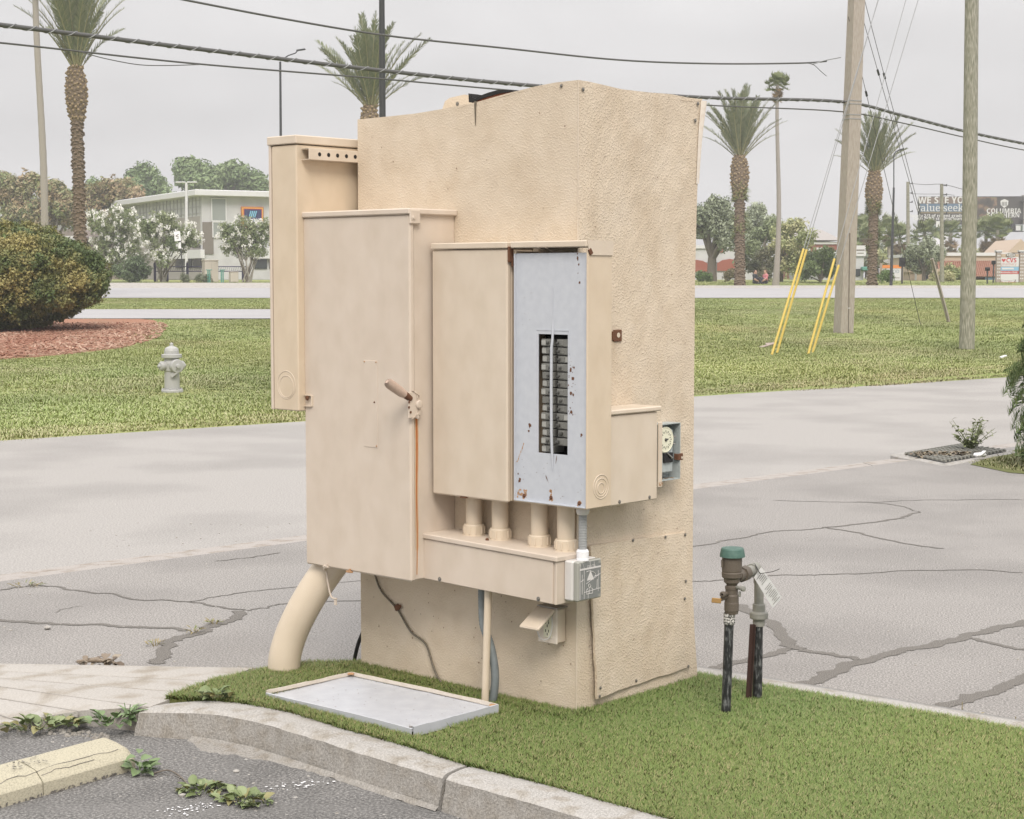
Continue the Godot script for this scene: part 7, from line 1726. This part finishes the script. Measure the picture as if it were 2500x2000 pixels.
	for k in 42:
		var c := a.lerp(b, (k + 0.5) / 42.0); m = MB.new(a); m.tube([c + V(-0.05, 0.72, 0), c + V(0.05, 1.05, 0)], 0.012, 4); obj("bar", m, M.purple, f)
	var p := on_land(at_px(120 + 1513 / 3.85, 673.0, 117.0))
	f = thing("utility_cabinet", "tall beige utility cabinet on the far verge", "utility cabinet", p, 0.5, "utility cabinets before the shop")
	part("body", M.cream_far, f, V(0, 0.72, 0), V(0.95, 1.44, 0.7), 0.03); part("lid", M.cream_far, f, V(0, 1.48, 0), V(1.02, 0.08, 0.78), 0.02); part("door_seam", M.brown_panel, f, V(0.0, 0.7, 0.351), V(0.01, 1.2, 0.006))
	p = on_land(at_px(120 + 1733 / 3.85, 673.0, 116.0))
	f = thing("utility_cabinet", "small beige utility cabinet beside the taller one", "utility cabinet", p, 0.5, "utility cabinets before the shop")
	part("body", M.cream_far, f, V(0, 0.34, 0), V(0.55, 0.68, 0.45), 0.03); part("lid", M.cream_far, f, V(0, 0.70, 0), V(0.6, 0.05, 0.5), 0.02)
	for k in 2:
		p = on_land(at_px(120 + [1500, 1625][k] / 3.85, 675.0, 114.5))
		f = thing("green_bollard", "teal T-topped marker post %s the tall utility cabinet" % ["in front of", "just beyond"][k], "marker post", p, 0.0, "teal marker posts")
		part("post", M.teal, f, V(-0.05, 0.42, 0), V(0.08, 0.84, 0.08), 0.01); part("post", M.teal, f, V(0.07, 0.42, 0), V(0.08, 0.84, 0.08), 0.01); part("cap", M.teal, f, V(0.02, 0.85, 0), V(0.42, 0.05, 0.12), 0.01)
	var foot := on_land(at_px(120 + 1264 / 3.85, 672.0, 116.0)); var top := at_px(120 + 1222 / 3.85, 440 + 478 / 3.85, 116.0)
	f = thing("road_sign", "leaning road sign with two white plates on the far verge", "road sign", foot)
	m = MB.new(foot); m.tube([foot, top], 0.04, 6); obj("post", m, M.lamp, f)
	m = MB.new(foot); m.box(top + V(-0.12, -0.35, 0.05), V(0.42, 0.66, 0.03), 0.0, Basis(V(0, 0, 1), 0.10)); var pl := obj("plate", m, M.paper, f)
	m = MB.new(foot); m.box(top + V(-0.06, -0.98, 0.05), V(0.36, 0.42, 0.03), 0.0, Basis(V(0, 0, 1), 0.10)); obj("plate", m, M.paper, f)
	m = MB.new(foot); m.box(top + V(-0.13, -0.28, 0.07), V(0.22, 0.05, 0.01), 0.0, Basis(V(0, 0, 1), 0.5)); m.box(top + V(-0.12, -0.38, 0.07), V(0.22, 0.05, 0.01), 0.0, Basis(V(0, 0, 1), -0.3)); m.box(top + V(-0.10, -0.5, 0.07), V(0.12, 0.04, 0.01)); obj("symbol", m, M.brown_panel, pl)
	foot = on_land(at_px(455.0, 672.0, 128.0)); top = at_px(455.0, 446.0, 128.0)
	f = thing("car_park_light", "pale twin-headed light pole in front of the shop", "light pole", foot)
	m = MB.new(foot); m.tube([foot, top], 0.11, 8); obj("pole", m, M.white_trim, f)
	for s: float in [-1.0, 1.0]: part("lamp_head", M.white_trim, f, top - foot + V(0.42 * s, 0.02, 0), V(0.75, 0.09, 0.3), 0.03)

func at_px(x: float, y: float, d: float) -> Vector3:   # a place at distance d, from its bearing and elevation in the survey photograph
	var e := Basis(V(1, 0, 0), deg_to_rad(-4.44)) * V((x - 1250.0) / 4160.0, -(y - 1000.0) / 4160.0, -1.0)
	return V(0, 1.45, 0) + e * (d / -e.z)

func block(called: String, label: String, x0: float, x1: float, y: float, d: float, deep: float, wall: Material, trim: Material) -> Node3D:
	var a := at_px(x0, 680.0, d); var b := at_px(x1, 680.0, d); var top := at_px(x0, y, d).y - 1.25
	var t := thing(called, label, "building", V((a.x + b.x) * 0.5, 1.25, -d))
	part("wall", wall, t, V(0, top * 0.5 - 0.3, -deep * 0.5), V(b.x - a.x, top + 0.6, deep)); part("roof_edge", trim, t, V(0, top + 0.1, -deep * 0.5), V(b.x - a.x + 0.3, 0.25, deep + 0.3))
	return t

func town() -> void:
	# white building behind the oak
	var t := block("white_building", "white stuccoed building with red arches behind the live oak", 1640, 1845, 606, 136.0, 20.0, M.white_wall, M.white_trim)
	for q: Array in [[-1.55, 0.85, 1.1], [1.25, 0.9, 1.0], [-2.9, 0.85, 0.9]]:
		var ar := MB.new(); ar.prism([Vector2(-q[2], 0.3), Vector2(q[2], 0.3), Vector2(q[2], 0.9), Vector2(q[2] * 0.6, 1.15), Vector2(0, 1.25), Vector2(-q[2] * 0.6, 1.15), Vector2(-q[2], 0.9)], 0.02, 0.12)
		var o := obj("arch", ar, M.red_brick, t); o.position = V(q[0], q[1] - 0.5, 0)
	part("brick_patch", M.red_brick, t, V(0.3, 2.4, 0.05), V(0.8, 0.45, 0.1)); part("band", M.brown_panel, t, V(0, 1.35, 0.03), V(6.4, 0.05, 0.08)); part("pillar", M.white_trim, t, V(-0.1, 1.0, 0.15), V(0.5, 2.0, 0.3))
	# brick storey with grey roof
	t = block("brick_building", "two-storey brick building with grey hipped roof behind the trees", 1945, 2048, 596, 172.0, 14.0, M.red_brick, M.white_trim)
	var hip := MB.new(); hip.quad(V(-2.4, 3.9, 0.4), V(2.4, 3.9, 0.4), V(1.2, 5.1, -5), V(-2.2, 5.1, -5)); hip.quad(V(2.4, 3.9, 0.4), V(2.4, 3.9, -14), V(1.2, 5.1, -6), V(1.2, 5.1, -5)); hip.quad(V(-2.4, 3.9, 0.4), V(-2.2, 5.1, -5), V(-2.2, 5.1, -6), V(-2.4, 3.9, -14)); hip.quad(V(-2.4, 3.9, -14), V(-2.2, 5.1, -6), V(1.2, 5.1, -6), V(2.4, 3.9, -14)); obj("roof", hip, M.grey_roof, t)
	part("window", M.white_trim, t, V(0.3, 2.9, 0.05), V(0.95, 0.55, 0.1)); part("window", M.white_trim, t, V(-1.3, 2.9, 0.05), V(0.95, 0.55, 0.1))
	# low white shop with teal awnings
	t = block("low_shop", "low white shop with teal awnings and a black note on its wall", 2000, 2108, 622, 130.0, 14.0, M.white_wall, M.white_trim)
	for q: Array in [[-1.2, 1.1], [0.95, 0.95]]: part("window", M.window, t, V(q[0], 0.55, 0.03), V(q[1], 0.55, 0.08))
	var note := MB.new(); note.lathe([Vector2(0.09, 0), Vector2(0.09, 0.03), Vector2(0, 0.03)], V(0.75, 1.25, 0.02), 12, Basis(Quaternion(Vector3.UP, V(0, 0, 1)))); note.box(V(0.83, 1.4, 0.03), V(0.025, 0.3, 0.02)); obj("note_emblem", note, M.black, t)
	part("awning", M.teal, t, V(1.75, 0.85, 0.4), V(0.6, 0.28, 0.8), 0.05); part("awning", print_flat(Color(0.60, 0.68, 0.70)), t, V(-0.3, 0.95, 0.3), V(2.6, 0.14, 0.6), 0.03)
	var bd := part("roof_board", M.white_trim, t, V(1.4, 2.2, 0.1), V(0.8, 0.8, 0.12)); part("print", M.brown_panel, bd, V(0, 0.05, 0.065), V(0.6, 0.10, 0.01)); part("print", M.brown_panel, bd, V(0, -0.18, 0.065), V(0.5, 0.06, 0.01))
	# food sign with street number
	var p := at_px(2176.0, 690.0, 118.0)
	t = thing("number_sign", "orange-topped white sign with a numbered oval beside the slim lamp", "sign", V(p.x, land(118.0), -118.0))
	part("panel", M.white_trim, t, V(0.0, 0.62, 0), V(1.32, 1.05, 0.12)); part("orange_band", print_flat(Color(0.84, 0.52, 0.27)), t, V(0, 1.05, 0.07), V(1.3, 0.22, 0.03))
	for s: float in [-0.73, 0.73]: part("post", M.tan_brick, t, V(s, 0.62, 0), V(0.16, 1.35, 0.16), 0.01)
	var ov := MB.new(); ov.lathe([Vector2(0.3, 0), Vector2(0.3, 0.06), Vector2(0, 0.06)], Vector3.ZERO, 20, Basis(Quaternion(Vector3.UP, V(0, 0, 1)))); var oo := obj("oval", ov, M.brown_panel, t); oo.position = V(-0.3, 1.42, 0); oo.scale = V(1, 0.45, 1)
	ov = MB.new(); ov.lathe([Vector2(0.26, 0.03), Vector2(0.26, 0.075), Vector2(0, 0.075)], Vector3.ZERO, 20, Basis(Quaternion(Vector3.UP, V(0, 0, 1)))); oo = obj("oval", ov, M.white_trim, t); oo.position = V(-0.3, 1.42, 0); oo.scale = V(1, 0.42, 1)
	lettering("5300", 0.15, M.brown_panel, t, V(-0.3, 1.42, 0.08), Basis(), true); lettering("FOOD", 0.24, print_flat(Color(0.45, 0.53, 0.60)), t, V(0.1, 0.72, 0.065), Basis()); part("print", M.grey_roof, t, V(0.25, 0.28, 0.065), V(0.6, 0.06, 0.01))
	# signals seen from behind
	for q: Array in [["black traffic signal beside the numbered sign", 2203.0, 640.0, 112.0, 0.40, 0.6], ["low black signal head before the tiled roof", 2411.0, 657.0, 112.0, 0.30, 0.24], ["higher black signal head before the tiled roof", 2426.0, 641.0, 114.0, 0.26, 0.26]]:
		var c := at_px(q[1], q[2], q[3]); var f := V(c.x, land(q[3]), c.z); var s := thing("traffic_signal", q[0], "traffic signal", f, 0.0, "traffic signals by the far road")
		part("post", M.lamp, s, V(0, (c.y - f.y) * 0.5, 0), V(0.09, c.y - f.y, 0.09), 0.02); part("head", M.black, s, V(0, c.y - f.y, 0), V(q[4], q[5], 0.2), 0.02); part("visor", M.black, s, V(0, c.y - f.y, 0.13), V(q[4] * 0.7, 0.03, 0.12))
	# tan low building with a dark door
	t = block("tan_building", "low tan building with a dark doorway behind the slanting sleeve", 2222, 2292, 664, 128.0, 8.0, M.tan_light, M.tan_light)
	part("door", M.black, t, V(0.05, 0.35, 0.03), V(0.45, 0.95, 0.08)); part("white_post", M.white_trim, t, V(-0.75, 0.3, 0.4), V(0.12, 0.9, 0.12)); part("white_post", M.white_trim, t, V(0.75, 0.4, 0.4), V(0.1, 0.5, 0.1))
	# tiled roof building: tiles one by one in courses
	t = block("tiled_building", "long building with a brown tiled mansard roof", 2285, 2462, 624, 132.0, 16.0, M.tan_light, M.white_trim)
	var slope := MB.new(); slope.quad(V(-2.8, 0.25, 1.3), V(2.8, 0.25, 1.3), V(2.8, 1.45, 0.05), V(-2.8, 1.45, 0.05), V(0, 1, 1)); obj("roof_deck", slope, M.tile_roof, t)
	var tile := MB.new(); tile.tube([V(0, -0.105, 0), V(0, 0.105, 0)], 0.05, 6); var tmesh := tile.mesh()
	for r in 8:
		for c in 36:
			var o := obj("roof_tile", tmesh, M.tile_roof, t); var f := (r + 0.5) / 8.0
			o.transform = Transform3D(Basis(V(1, 0, 0), -atan2(1.25, 1.2)), V(-2.75 + 0.157 * c, lerpf(0.25, 1.45, f), lerpf(1.32, 0.07, f) + 0.015))
	part("upper_wall", M.tan_light, t, V(0, 1.75, -2.0), V(5.6, 0.5, 2.0)); part("blue_sign_band", print_flat(Color(0.45, 0.58, 0.70)), t, V(1.4, 0.12, 1.0), V(1.4, 0.2, 0.3)); part("window", M.window, t, V(1.5, -0.25, 0.9), V(1.3, 0.5, 0.1)); part("poster", print_flat(Color(0.85, 0.72, 0.30)), t, V(1.5, -0.28, 0.97), V(0.4, 0.2, 0.04))
	# pale gabled hotel far behind
	t = block("pale_hotel", "tall pale hazy building far behind the tiled roof", 2267, 2330, 600, 260.0, 14.0, M.white_trim, M.white_trim)
	part("tower", M.white_trim, t, V(0.6, 5.6, -5.0), V(1.9, 2.4, 4.0)); part("tower_roof", M.white_wall, t, V(0.6, 6.9, -5.0), V(2.2, 0.25, 4.4))
	t = block("gabled_shop", "tan gabled entrance behind the pharmacy sign", 2455, 2520, 640, 140.0, 8.0, M.tan_light, M.tan_light)
	var gb := MB.new(); gb.prism([Vector2(-1.1, 2.2), Vector2(1.1, 2.2), Vector2(0, 3.3)], -7.0, 0.4); obj("gable", gb, M.tan_light, t)
	pylon(); billboard(); far_poles(); people()

func pylon() -> void:
	var k := 116.0 / 4160.0 / 5.133; var p := at_px(2080.0 + 1955 / 5.133, 697.0, 116.0)
	var t := thing("pharmacy_sign", "multi-tenant roadside sign with a red heart and white panels", "sign", V(p.x, land(116.0), -116.0))
	var g0 := land(116.0)
	var Y := func(c: float) -> float: return at_px(0, 430 + c / 5.133, 116.0).y - g0
	var X := func(c: float) -> float: return (c - 1955.0) * k
	for q: Array in [[1800, 1852], [2088, 2142]]:
		part("pillar", M.tan_brick, t, V(X.call((q[0] + q[1]) * 0.5), Y.call(940) * 0.5, 0), V((q[1] - q[0]) * k, Y.call(940), 0.35)); part("pillar_cap", M.white_trim, t, V(X.call((q[0] + q[1]) * 0.5), Y.call(938), 0), V((q[1] - q[0] + 26) * k, 0.10, 0.45)); part("pillar_stripe", M.purple, t, V(X.call((q[0] + q[1]) * 0.5), Y.call(952), 0), V((q[1] - q[0] + 16) * k, 0.05, 0.4))
		for r in 9:
			for c in 2: part("tile", M.white_trim, t, V(X.call(lerpf(q[0], q[1], 0.28 + 0.44 * c)), 0.25 + r * 0.22, 0.18), V(0.08, 0.08, 0.02), 0.0)
	for q: Array in [["panel", 1832, 1020, 2082, 1132, M.white_trim], ["panel", 1832, 1137, 2082, 1186, print_flat(Color(0.50, 0.68, 0.80))], ["panel", 1832, 1190, 2082, 1226, print_flat(Color(0.70, 0.27, 0.29))], ["panel", 1832, 1230, 2082, 1366, M.white_trim], ["header", 1860, 975, 2080, 1014, M.tan_light]]:
		part(q[0], q[5], t, V(X.call((q[1] + q[3]) * 0.5), (Y.call(q[2]) + Y.call(q[4])) * 0.5, 0), V((q[3] - q[1]) * k, Y.call(q[2]) - Y.call(q[4]), 0.2))
	var red := print_flat(Color(0.72, 0.20, 0.22))
	var ov := MB.new(); ov.lathe([Vector2(0.33, 0), Vector2(0.33, 0.06), Vector2(0, 0.06)], Vector3.ZERO, 20, Basis(Quaternion(Vector3.UP, V(0, 0, 1)))); var o := obj("oval", ov, M.brown_panel, t); o.position = V(X.call(1975), Y.call(990), 0.1); o.scale = V(1, 0.42, 1)
	ov = MB.new(); ov.lathe([Vector2(0.28, 0.03), Vector2(0.28, 0.075), Vector2(0, 0.075)], Vector3.ZERO, 20, Basis(Quaternion(Vector3.UP, V(0, 0, 1)))); o = obj("oval", ov, M.white_trim, t); o.position = V(X.call(1975), Y.call(990), 0.1); o.scale = V(1, 0.38, 1)
	lettering("5300", 0.15, M.brown_panel, t, V(X.call(1975), Y.call(990), 0.18), Basis(), true)
	lettering("CVS", 0.30, red, t, V(X.call(1985), Y.call(1056), 0.105), Basis(), true)
	var h := MB.new(); h.prism([Vector2(0, -0.13), Vector2(0.13, 0.02), Vector2(0.12, 0.09), Vector2(0.06, 0.11), Vector2(0, 0.05), Vector2(-0.06, 0.11), Vector2(-0.12, 0.09), Vector2(-0.13, 0.02)], 0.1, 0.115); o = obj("heart", h, red, t); o.position = V(X.call(1890), Y.call(1056), 0)
	lettering("pharmacy", 0.17, print_flat(Color(0.72, 0.55, 0.55)), t, V(X.call(1955), Y.call(1104), 0.105), Basis())
	part("print", M.white_trim, t, V(X.call(1945), Y.call(1160), 0.105), V(0.8, 0.12, 0.01))
	lettering("minute clinic", 0.125, M.white_trim, t, V(X.call(1970), Y.call(1207), 0.105), Basis(), true)
	h = MB.new(); h.prism([Vector2(0, -0.06), Vector2(0.055, 0.01), Vector2(0.03, 0.05), Vector2(0, 0.025), Vector2(-0.03, 0.05), Vector2(-0.055, 0.01)], 0.1, 0.115); o = obj("heart", h, M.white_trim, t); o.position = V(X.call(1862), Y.call(1207), 0)
	for s in 2:
		h = MB.new(); var e := 1.0 - 0.14 * s
		h.prism([Vector2(-0.56 * e, 0.18 * e), Vector2(-0.42 * e, -0.17 * e), Vector2(0.42 * e, -0.17 * e), Vector2(0.56 * e, 0.18 * e), Vector2(0.2, 0.125 * e), Vector2(-0.2, 0.125 * e)], 0.1, 0.108 + 0.006 * s); o = obj("bow_tie", h, M.brown_panel if s == 0 else M.white_trim, t); o.position = V(X.call(1948), Y.call(1330), 0)
	lettering("Krispy Kreme", 0.135, red, t, V(X.call(1948), Y.call(1332), 0.118), Basis(), true, "Droid Serif")

func billboard() -> void:
	var k := 240.0 / 4160.0 / 5.133; var c := at_px(2080.0 + 1495 / 5.133, 514.0, 240.0)
	var foot := V(c.x, 1.25, -240.0)
	var t := thing("billboard", "wide dark advertising billboard on a post beyond the tiled roof", "billboard", foot, -0.05)
	var y0 := c.y - 1.25
	var X := func(q: float) -> float: return (q - 1495.0) * k
	var Y := func(q: float) -> float: return (430.0 - q) * k + y0
	part("post", M.lamp, t, V(0.0, (y0 - 2.0) * 0.5, -0.6), V(0.9, y0 - 2.0, 0.9), 0.2); part("frame", M.lamp, t, V(0, y0, -0.35), V(1300 * k, 350 * k, 0.5))
	part("apron", print_flat(Color(0.36, 0.42, 0.36)), t, V(X.call(1520), Y.call(650), -0.1), V(1225 * k, 75 * k, 0.3)); part("catwalk", M.lamp, t, V(X.call(1520), Y.call(692), 0.2), V(1225 * k, 0.12, 1.0))
	var pic := tri_mat(tex(ramp_image(noise_image(256, 91, 0.02, 3), [0.0, Color(0.16, 0.15, 0.14), 0.4, Color(0.25, 0.23, 0.21), 0.55, Color(0.38, 0.30, 0.25), 0.68, Color(0.50, 0.40, 0.33), 0.8, Color(0.38, 0.42, 0.28), 1.0, Color(0.66, 0.68, 0.66)])), 0.14, 0.6)
	part("poster", print_flat(Color(0.235, 0.225, 0.22)), t, V(X.call(1495), Y.call(430), -0.06), V(1286 * k, 338 * k, 0.1))
	part("picture", pic, t, V(X.call(1600), Y.call(430), 0.0), V(420 * k, 330 * k, 0.04)); part("strip", print_flat(Color(0.42, 0.36, 0.32)), t, V(X.call(1125), Y.call(305), 0.0), V(530 * k, 80 * k, 0.04)); part("strip", print_flat(Color(0.30, 0.40, 0.50)), t, V(X.call(1125), Y.call(395), 0.0), V(520 * k, 100 * k, 0.04)); part("strip", print_flat(Color(0.44, 0.40, 0.31)), t, V(X.call(1125), Y.call(455), 0.0), V(520 * k, 22 * k, 0.04))
	var w: Material = M.white_trim
	lettering("WE SEE YOU", 0.95, w, t, V(X.call(1160), Y.call(302), 0.04), Basis(), true); lettering("value seeker", 1.0, w, t, V(X.call(1160), Y.call(398), 0.04), Basis(), false, "Droid Serif")
	lettering("Nearly 2/3 of recent grads finish", 0.44, w, t, V(X.call(1140), Y.call(495), 0.04), Basis(), true); lettering("with ZERO student loan debt", 0.44, w, t, V(X.call(1150), Y.call(532), 0.04), Basis(), true)
	lettering("COLUMBIA", 0.68, w, t, V(X.call(1895), Y.call(437), 0.04), Basis(), true); lettering("SOUTHERN", 0.64, w, t, V(X.call(1893), Y.call(490), 0.04), Basis(), true); lettering("UNIVERSITY", 0.34, w, t, V(X.call(1888), Y.call(530), 0.04), Basis())
	lettering("OUTFRONT", 0.44, w, t, V(X.call(1470), Y.call(655), 0.06), Basis(), true)
	var m := MB.new(); m.prism([Vector2(-0.55, 0.35), Vector2(0, 0.6), Vector2(0.55, 0.35), Vector2(0.5, -0.25), Vector2(0, -0.65), Vector2(-0.5, -0.25)], 0.0, 0.03)
	var sh := obj("crest", m, w, t); sh.position = V(X.call(1900), Y.call(342), 0.02)
	for q in 4: part("crest_column", M.lamp, sh, V(-0.3 + 0.2 * q, -0.08, 0.035), V(0.09, 0.55, 0.02))
	for q in 2: part("ladder_board", w, t, V(X.call(1090 + 110 * q), Y.call(600), 0.3), V(62 * k, 76 * k, 0.08))
	part("side_box", M.black, t, V(X.call(2008), Y.call(635), 0.2), V(50 * k, 70 * k, 0.4)); part("side_box", w, t, V(X.call(2070), Y.call(650), 0.2), V(60 * k, 60 * k, 0.3))
	for q in 2: part("light_arm", M.lamp, t, V(X.call(2110), Y.call(320 + 225 * q), 0.6), V(0.5, 0.08, 1.2))
	part("side_frame", M.grey_roof, t, V(X.call(2145), Y.call(420), -0.5), V(20 * k, 360 * k, 1.6))

func far_poles() -> void:
	for q: Array in [["distant timber pole with side brackets left of the billboard", 2217.5, 444.0, 692.0, 134.0, 0.14], ["distant timber pole standing in front of the billboard", 2300.0, 449.0, 694.0, 117.0, 0.13]]:
		var f := on_land(at_px(q[1], q[3], q[4])); var top := at_px(q[1] - 1.0, q[2], q[4])
		var t := thing("utility_pole", q[0], "utility pole", f, 0.0, "utility poles")
		var m := MB.new(f); m.tube([f, top], [q[5] * 1.15, q[5] * 0.85], 10); obj("shaft", m, M.wood_pole, t)
		for k in 4:
			m = MB.new(f); var c: Vector3 = top.lerp(f, 0.02 + 0.095 * k); m.tube([c, c + V(0.33, 0.02, 0)], 0.03, 5); m.tube([c + V(0.33, -0.03, 0), c + V(0.33, 0.12, 0)], 0.045, 6); obj("bracket", m, M.lamp, t)
	wire("distant_cable", "faint top cable between the two distant poles", [at_px(2224.0, 448.0, 134.0), at_px(2260.0, 451.0, 126.0), at_px(2300.0, 450.0, 117.0), at_px(2350.0, 462.0, 110.0)], 0.02, M.wire, "cables on the distant poles")
	wire("distant_cable", "faint lower cable between the two distant poles", [at_px(2224.0, 473.0, 134.0), at_px(2260.0, 474.0, 126.0), at_px(2300.0, 474.0, 117.0), at_px(2330.0, 477.0, 112.0)], 0.016, M.wire, "cables on the distant poles")

# one continuous skin over tapered bones, meshed as surface nets; bones are [from, to, r0, r1, colour]
func body(bones: Array, cell: float) -> ArrayMesh:
	var lo := V(1e9, 1e9, 1e9); var hi := -lo
	for b: Array in bones:
		var r := maxf(b[2], b[3]) + cell * 2.0
		for e in 2:
			for ax in 3: lo[ax] = minf(lo[ax], b[e][ax] - r); hi[ax] = maxf(hi[ax], b[e][ax] + r)
	var nx := int((hi.x - lo.x) / cell) + 2; var ny := int((hi.y - lo.y) / cell) + 2; var n3 := int((hi.z - lo.z) / cell) + 2
	var f := PackedFloat32Array(); f.resize(nx * ny * n3)
	for k in n3:
		for j in ny:
			for i in nx:
				var p := lo + V(i, j, k) * cell; var acc := 0.0
				for b: Array in bones:
					var ab: Vector3 = b[1] - b[0]; var h := clampf((p - b[0]).dot(ab) / maxf(ab.length_squared(), 1e-6), 0, 1)
					acc += exp(-28.0 * ((p - b[0] - ab * h).length() - lerpf(b[2], b[3], h)))
				f[(k * ny + j) * nx + i] = -log(maxf(acc, 1e-20)) / 28.0
	var vert := {}; var m := MB.new(); m.colored = true
	for k in n3 - 1:
		for j in ny - 1:
			for i in nx - 1:
				var s := V(0, 0, 0); var cnt := 0; var inside := 0
				for q in 8:
					if f[((k + (q >> 2)) * ny + j + ((q >> 1) & 1)) * nx + i + (q & 1)] < 0.0: inside += 1
				if inside == 0 or inside == 8: continue
				for e: Array in [[0, 1], [2, 3], [4, 5], [6, 7], [0, 2], [1, 3], [4, 6], [5, 7], [0, 4], [1, 5], [2, 6], [3, 7]]:
					var a: int = e[0]; var b: int = e[1]
					var fa := f[((k + (a >> 2)) * ny + j + ((a >> 1) & 1)) * nx + i + (a & 1)]; var fb := f[((k + (b >> 2)) * ny + j + ((b >> 1) & 1)) * nx + i + (b & 1)]
					if (fa < 0.0) != (fb < 0.0):
						s += V(a & 1, (a >> 1) & 1, a >> 2).lerp(V(b & 1, (b >> 1) & 1, b >> 2), fa / (fa - fb)); cnt += 1
				vert[(k * ny + j) * nx + i] = lo + (V(i, j, k) + s / cnt) * cell
	for id: int in vert.keys():
		var i := id % nx; var j := (id / nx) % ny; var k := id / (nx * ny)
		for e: Array in [[1, nx, nx * ny, V(1, 0, 0)], [nx, nx * ny, 1, V(0, 1, 0)], [nx * ny, 1, nx, V(0, 0, 1)]]:
			if id + e[0] >= f.size(): continue
			if (f[id] < 0.0) == (f[id + e[0]] < 0.0): continue
			var q := [id, id - e[1], id - e[1] - e[2], id - e[2]]
			if not (vert.has(q[1]) and vert.has(q[2]) and vert.has(q[3])): continue
			var up: Vector3 = e[3] * (1.0 if f[id] < 0.0 else -1.0); var c: Vector3 = vert[id]; var best := 1e9
			for b: Array in bones:
				var ab: Vector3 = b[1] - b[0]; var h := clampf((c - b[0]).dot(ab) / maxf(ab.length_squared(), 1e-6), 0, 1); var d: float = (c - b[0] - ab * h).length() - lerpf(b[2], b[3], h)
				if d < best: best = d; m.col = b[4]
			m.quad(vert[q[0]], vert[q[1]], vert[q[2]], vert[q[3]], up)
	return m.mesh()

func people() -> void:
	var skin := Color(0.42, 0.26, 0.19); var mat := plain(Color.WHITE, 0.8); mat.vertex_color_use_as_albedo = true
	for q: Array in [["person in a dark shirt sitting on the far verge, reaching forward", 1843.0, 0.9, Color(0.035, 0.042, 0.05), Color(0.03, 0.03, 0.035), Color(0.05, 0.035, 0.025)], ["person in a pink top sitting on the far verge by the tall fan palm", 1869.0, -1.1, Color(0.55, 0.20, 0.22), Color(0.05, 0.05, 0.06), Color(0.13, 0.075, 0.045)]]:
		var p := on_land(at_px(q[1], 690.0, 112.0)); var t := thing("person", q[0], "person", p, q[2], "people on the far verge")
		var sh: Color = q[3]; var tr: Color = q[4]
		var bones := [[V(0, 0.13, 0), V(0, 0.30, 0.02), 0.15, 0.13, sh], [V(0, 0.30, 0.02), V(0, 0.50, 0.0), 0.13, 0.15, sh], [V(-0.14, 0.55, 0), V(0.14, 0.55, 0), 0.075, 0.075, sh], [V(0, 0.58, 0), V(0, 0.68, 0.02), 0.055, 0.055, skin], [V(0, 0.74, 0.03), V(0, 0.82, 0.01), 0.085, 0.095, skin], [V(0, 0.75, 0.11), V(0, 0.77, 0.115), 0.018, 0.015, skin],
			[V(-0.19, 0.55, 0), V(-0.25, 0.33, 0.08), 0.055, 0.045, sh], [V(-0.25, 0.33, 0.08), V(-0.20, 0.20, 0.30), 0.04, 0.03, skin], [V(-0.20, 0.20, 0.30), V(-0.19, 0.17, 0.38), 0.03, 0.02, skin], [V(0.19, 0.55, 0), V(0.25, 0.34, 0.10), 0.055, 0.045, sh], [V(0.25, 0.34, 0.10), V(0.20, 0.20, 0.33), 0.04, 0.03, skin], [V(0.20, 0.20, 0.33), V(0.19, 0.16, 0.41), 0.03, 0.02, skin],
			[V(-0.10, 0.12, 0.0), V(-0.14, 0.36, 0.38), 0.095, 0.065, tr], [V(-0.14, 0.36, 0.38), V(-0.13, 0.06, 0.58), 0.06, 0.04, tr], [V(-0.13, 0.04, 0.57), V(-0.14, 0.03, 0.75), 0.04, 0.035, tr], [V(0.10, 0.12, 0.0), V(0.14, 0.36, 0.38), 0.095, 0.065, tr], [V(0.14, 0.36, 0.38), V(0.13, 0.06, 0.58), 0.06, 0.04, tr], [V(0.13, 0.04, 0.57), V(0.14, 0.03, 0.75), 0.04, 0.035, tr]]
		obj("figure", body(bones, 0.03), mat, t)
		var m := MB.new(); m.lathe([Vector2(0.098, 0.0), Vector2(0.108, 0.06), Vector2(0.09, 0.12), Vector2(0.05, 0.15), Vector2(0, 0.16)], V(0, 0.765, -0.012), 14); m.tube([V(0, 0.80, -0.09), V(0, 0.70, -0.10), V(0, 0.62 if q[1] < 1850.0 else 0.50, -0.10)], [0.05, 0.05, 0.02] if q[1] > 1850.0 else [0.05, 0.03, 0.01], 8)
		var hm := plain(q[5].linear_to_srgb(), 0.8); obj("hair", m, hm, t)

func _ready() -> void:
	rng.seed = 20240; nz.seed = 7; nz.frequency = 0.01; nz.fractal_octaves = 3
	daylight()
	materials()
	ground()
	turf(); kerb_and_ramp()
	stand(); cabinets(); panels(); side_fixtures()
	verge(); hedge(); hydrant(); poles()
	greenery(); shop(); town()
	wheel_stop(); weeds(); lid_and_debris(); backflow(); drain_and_bush()
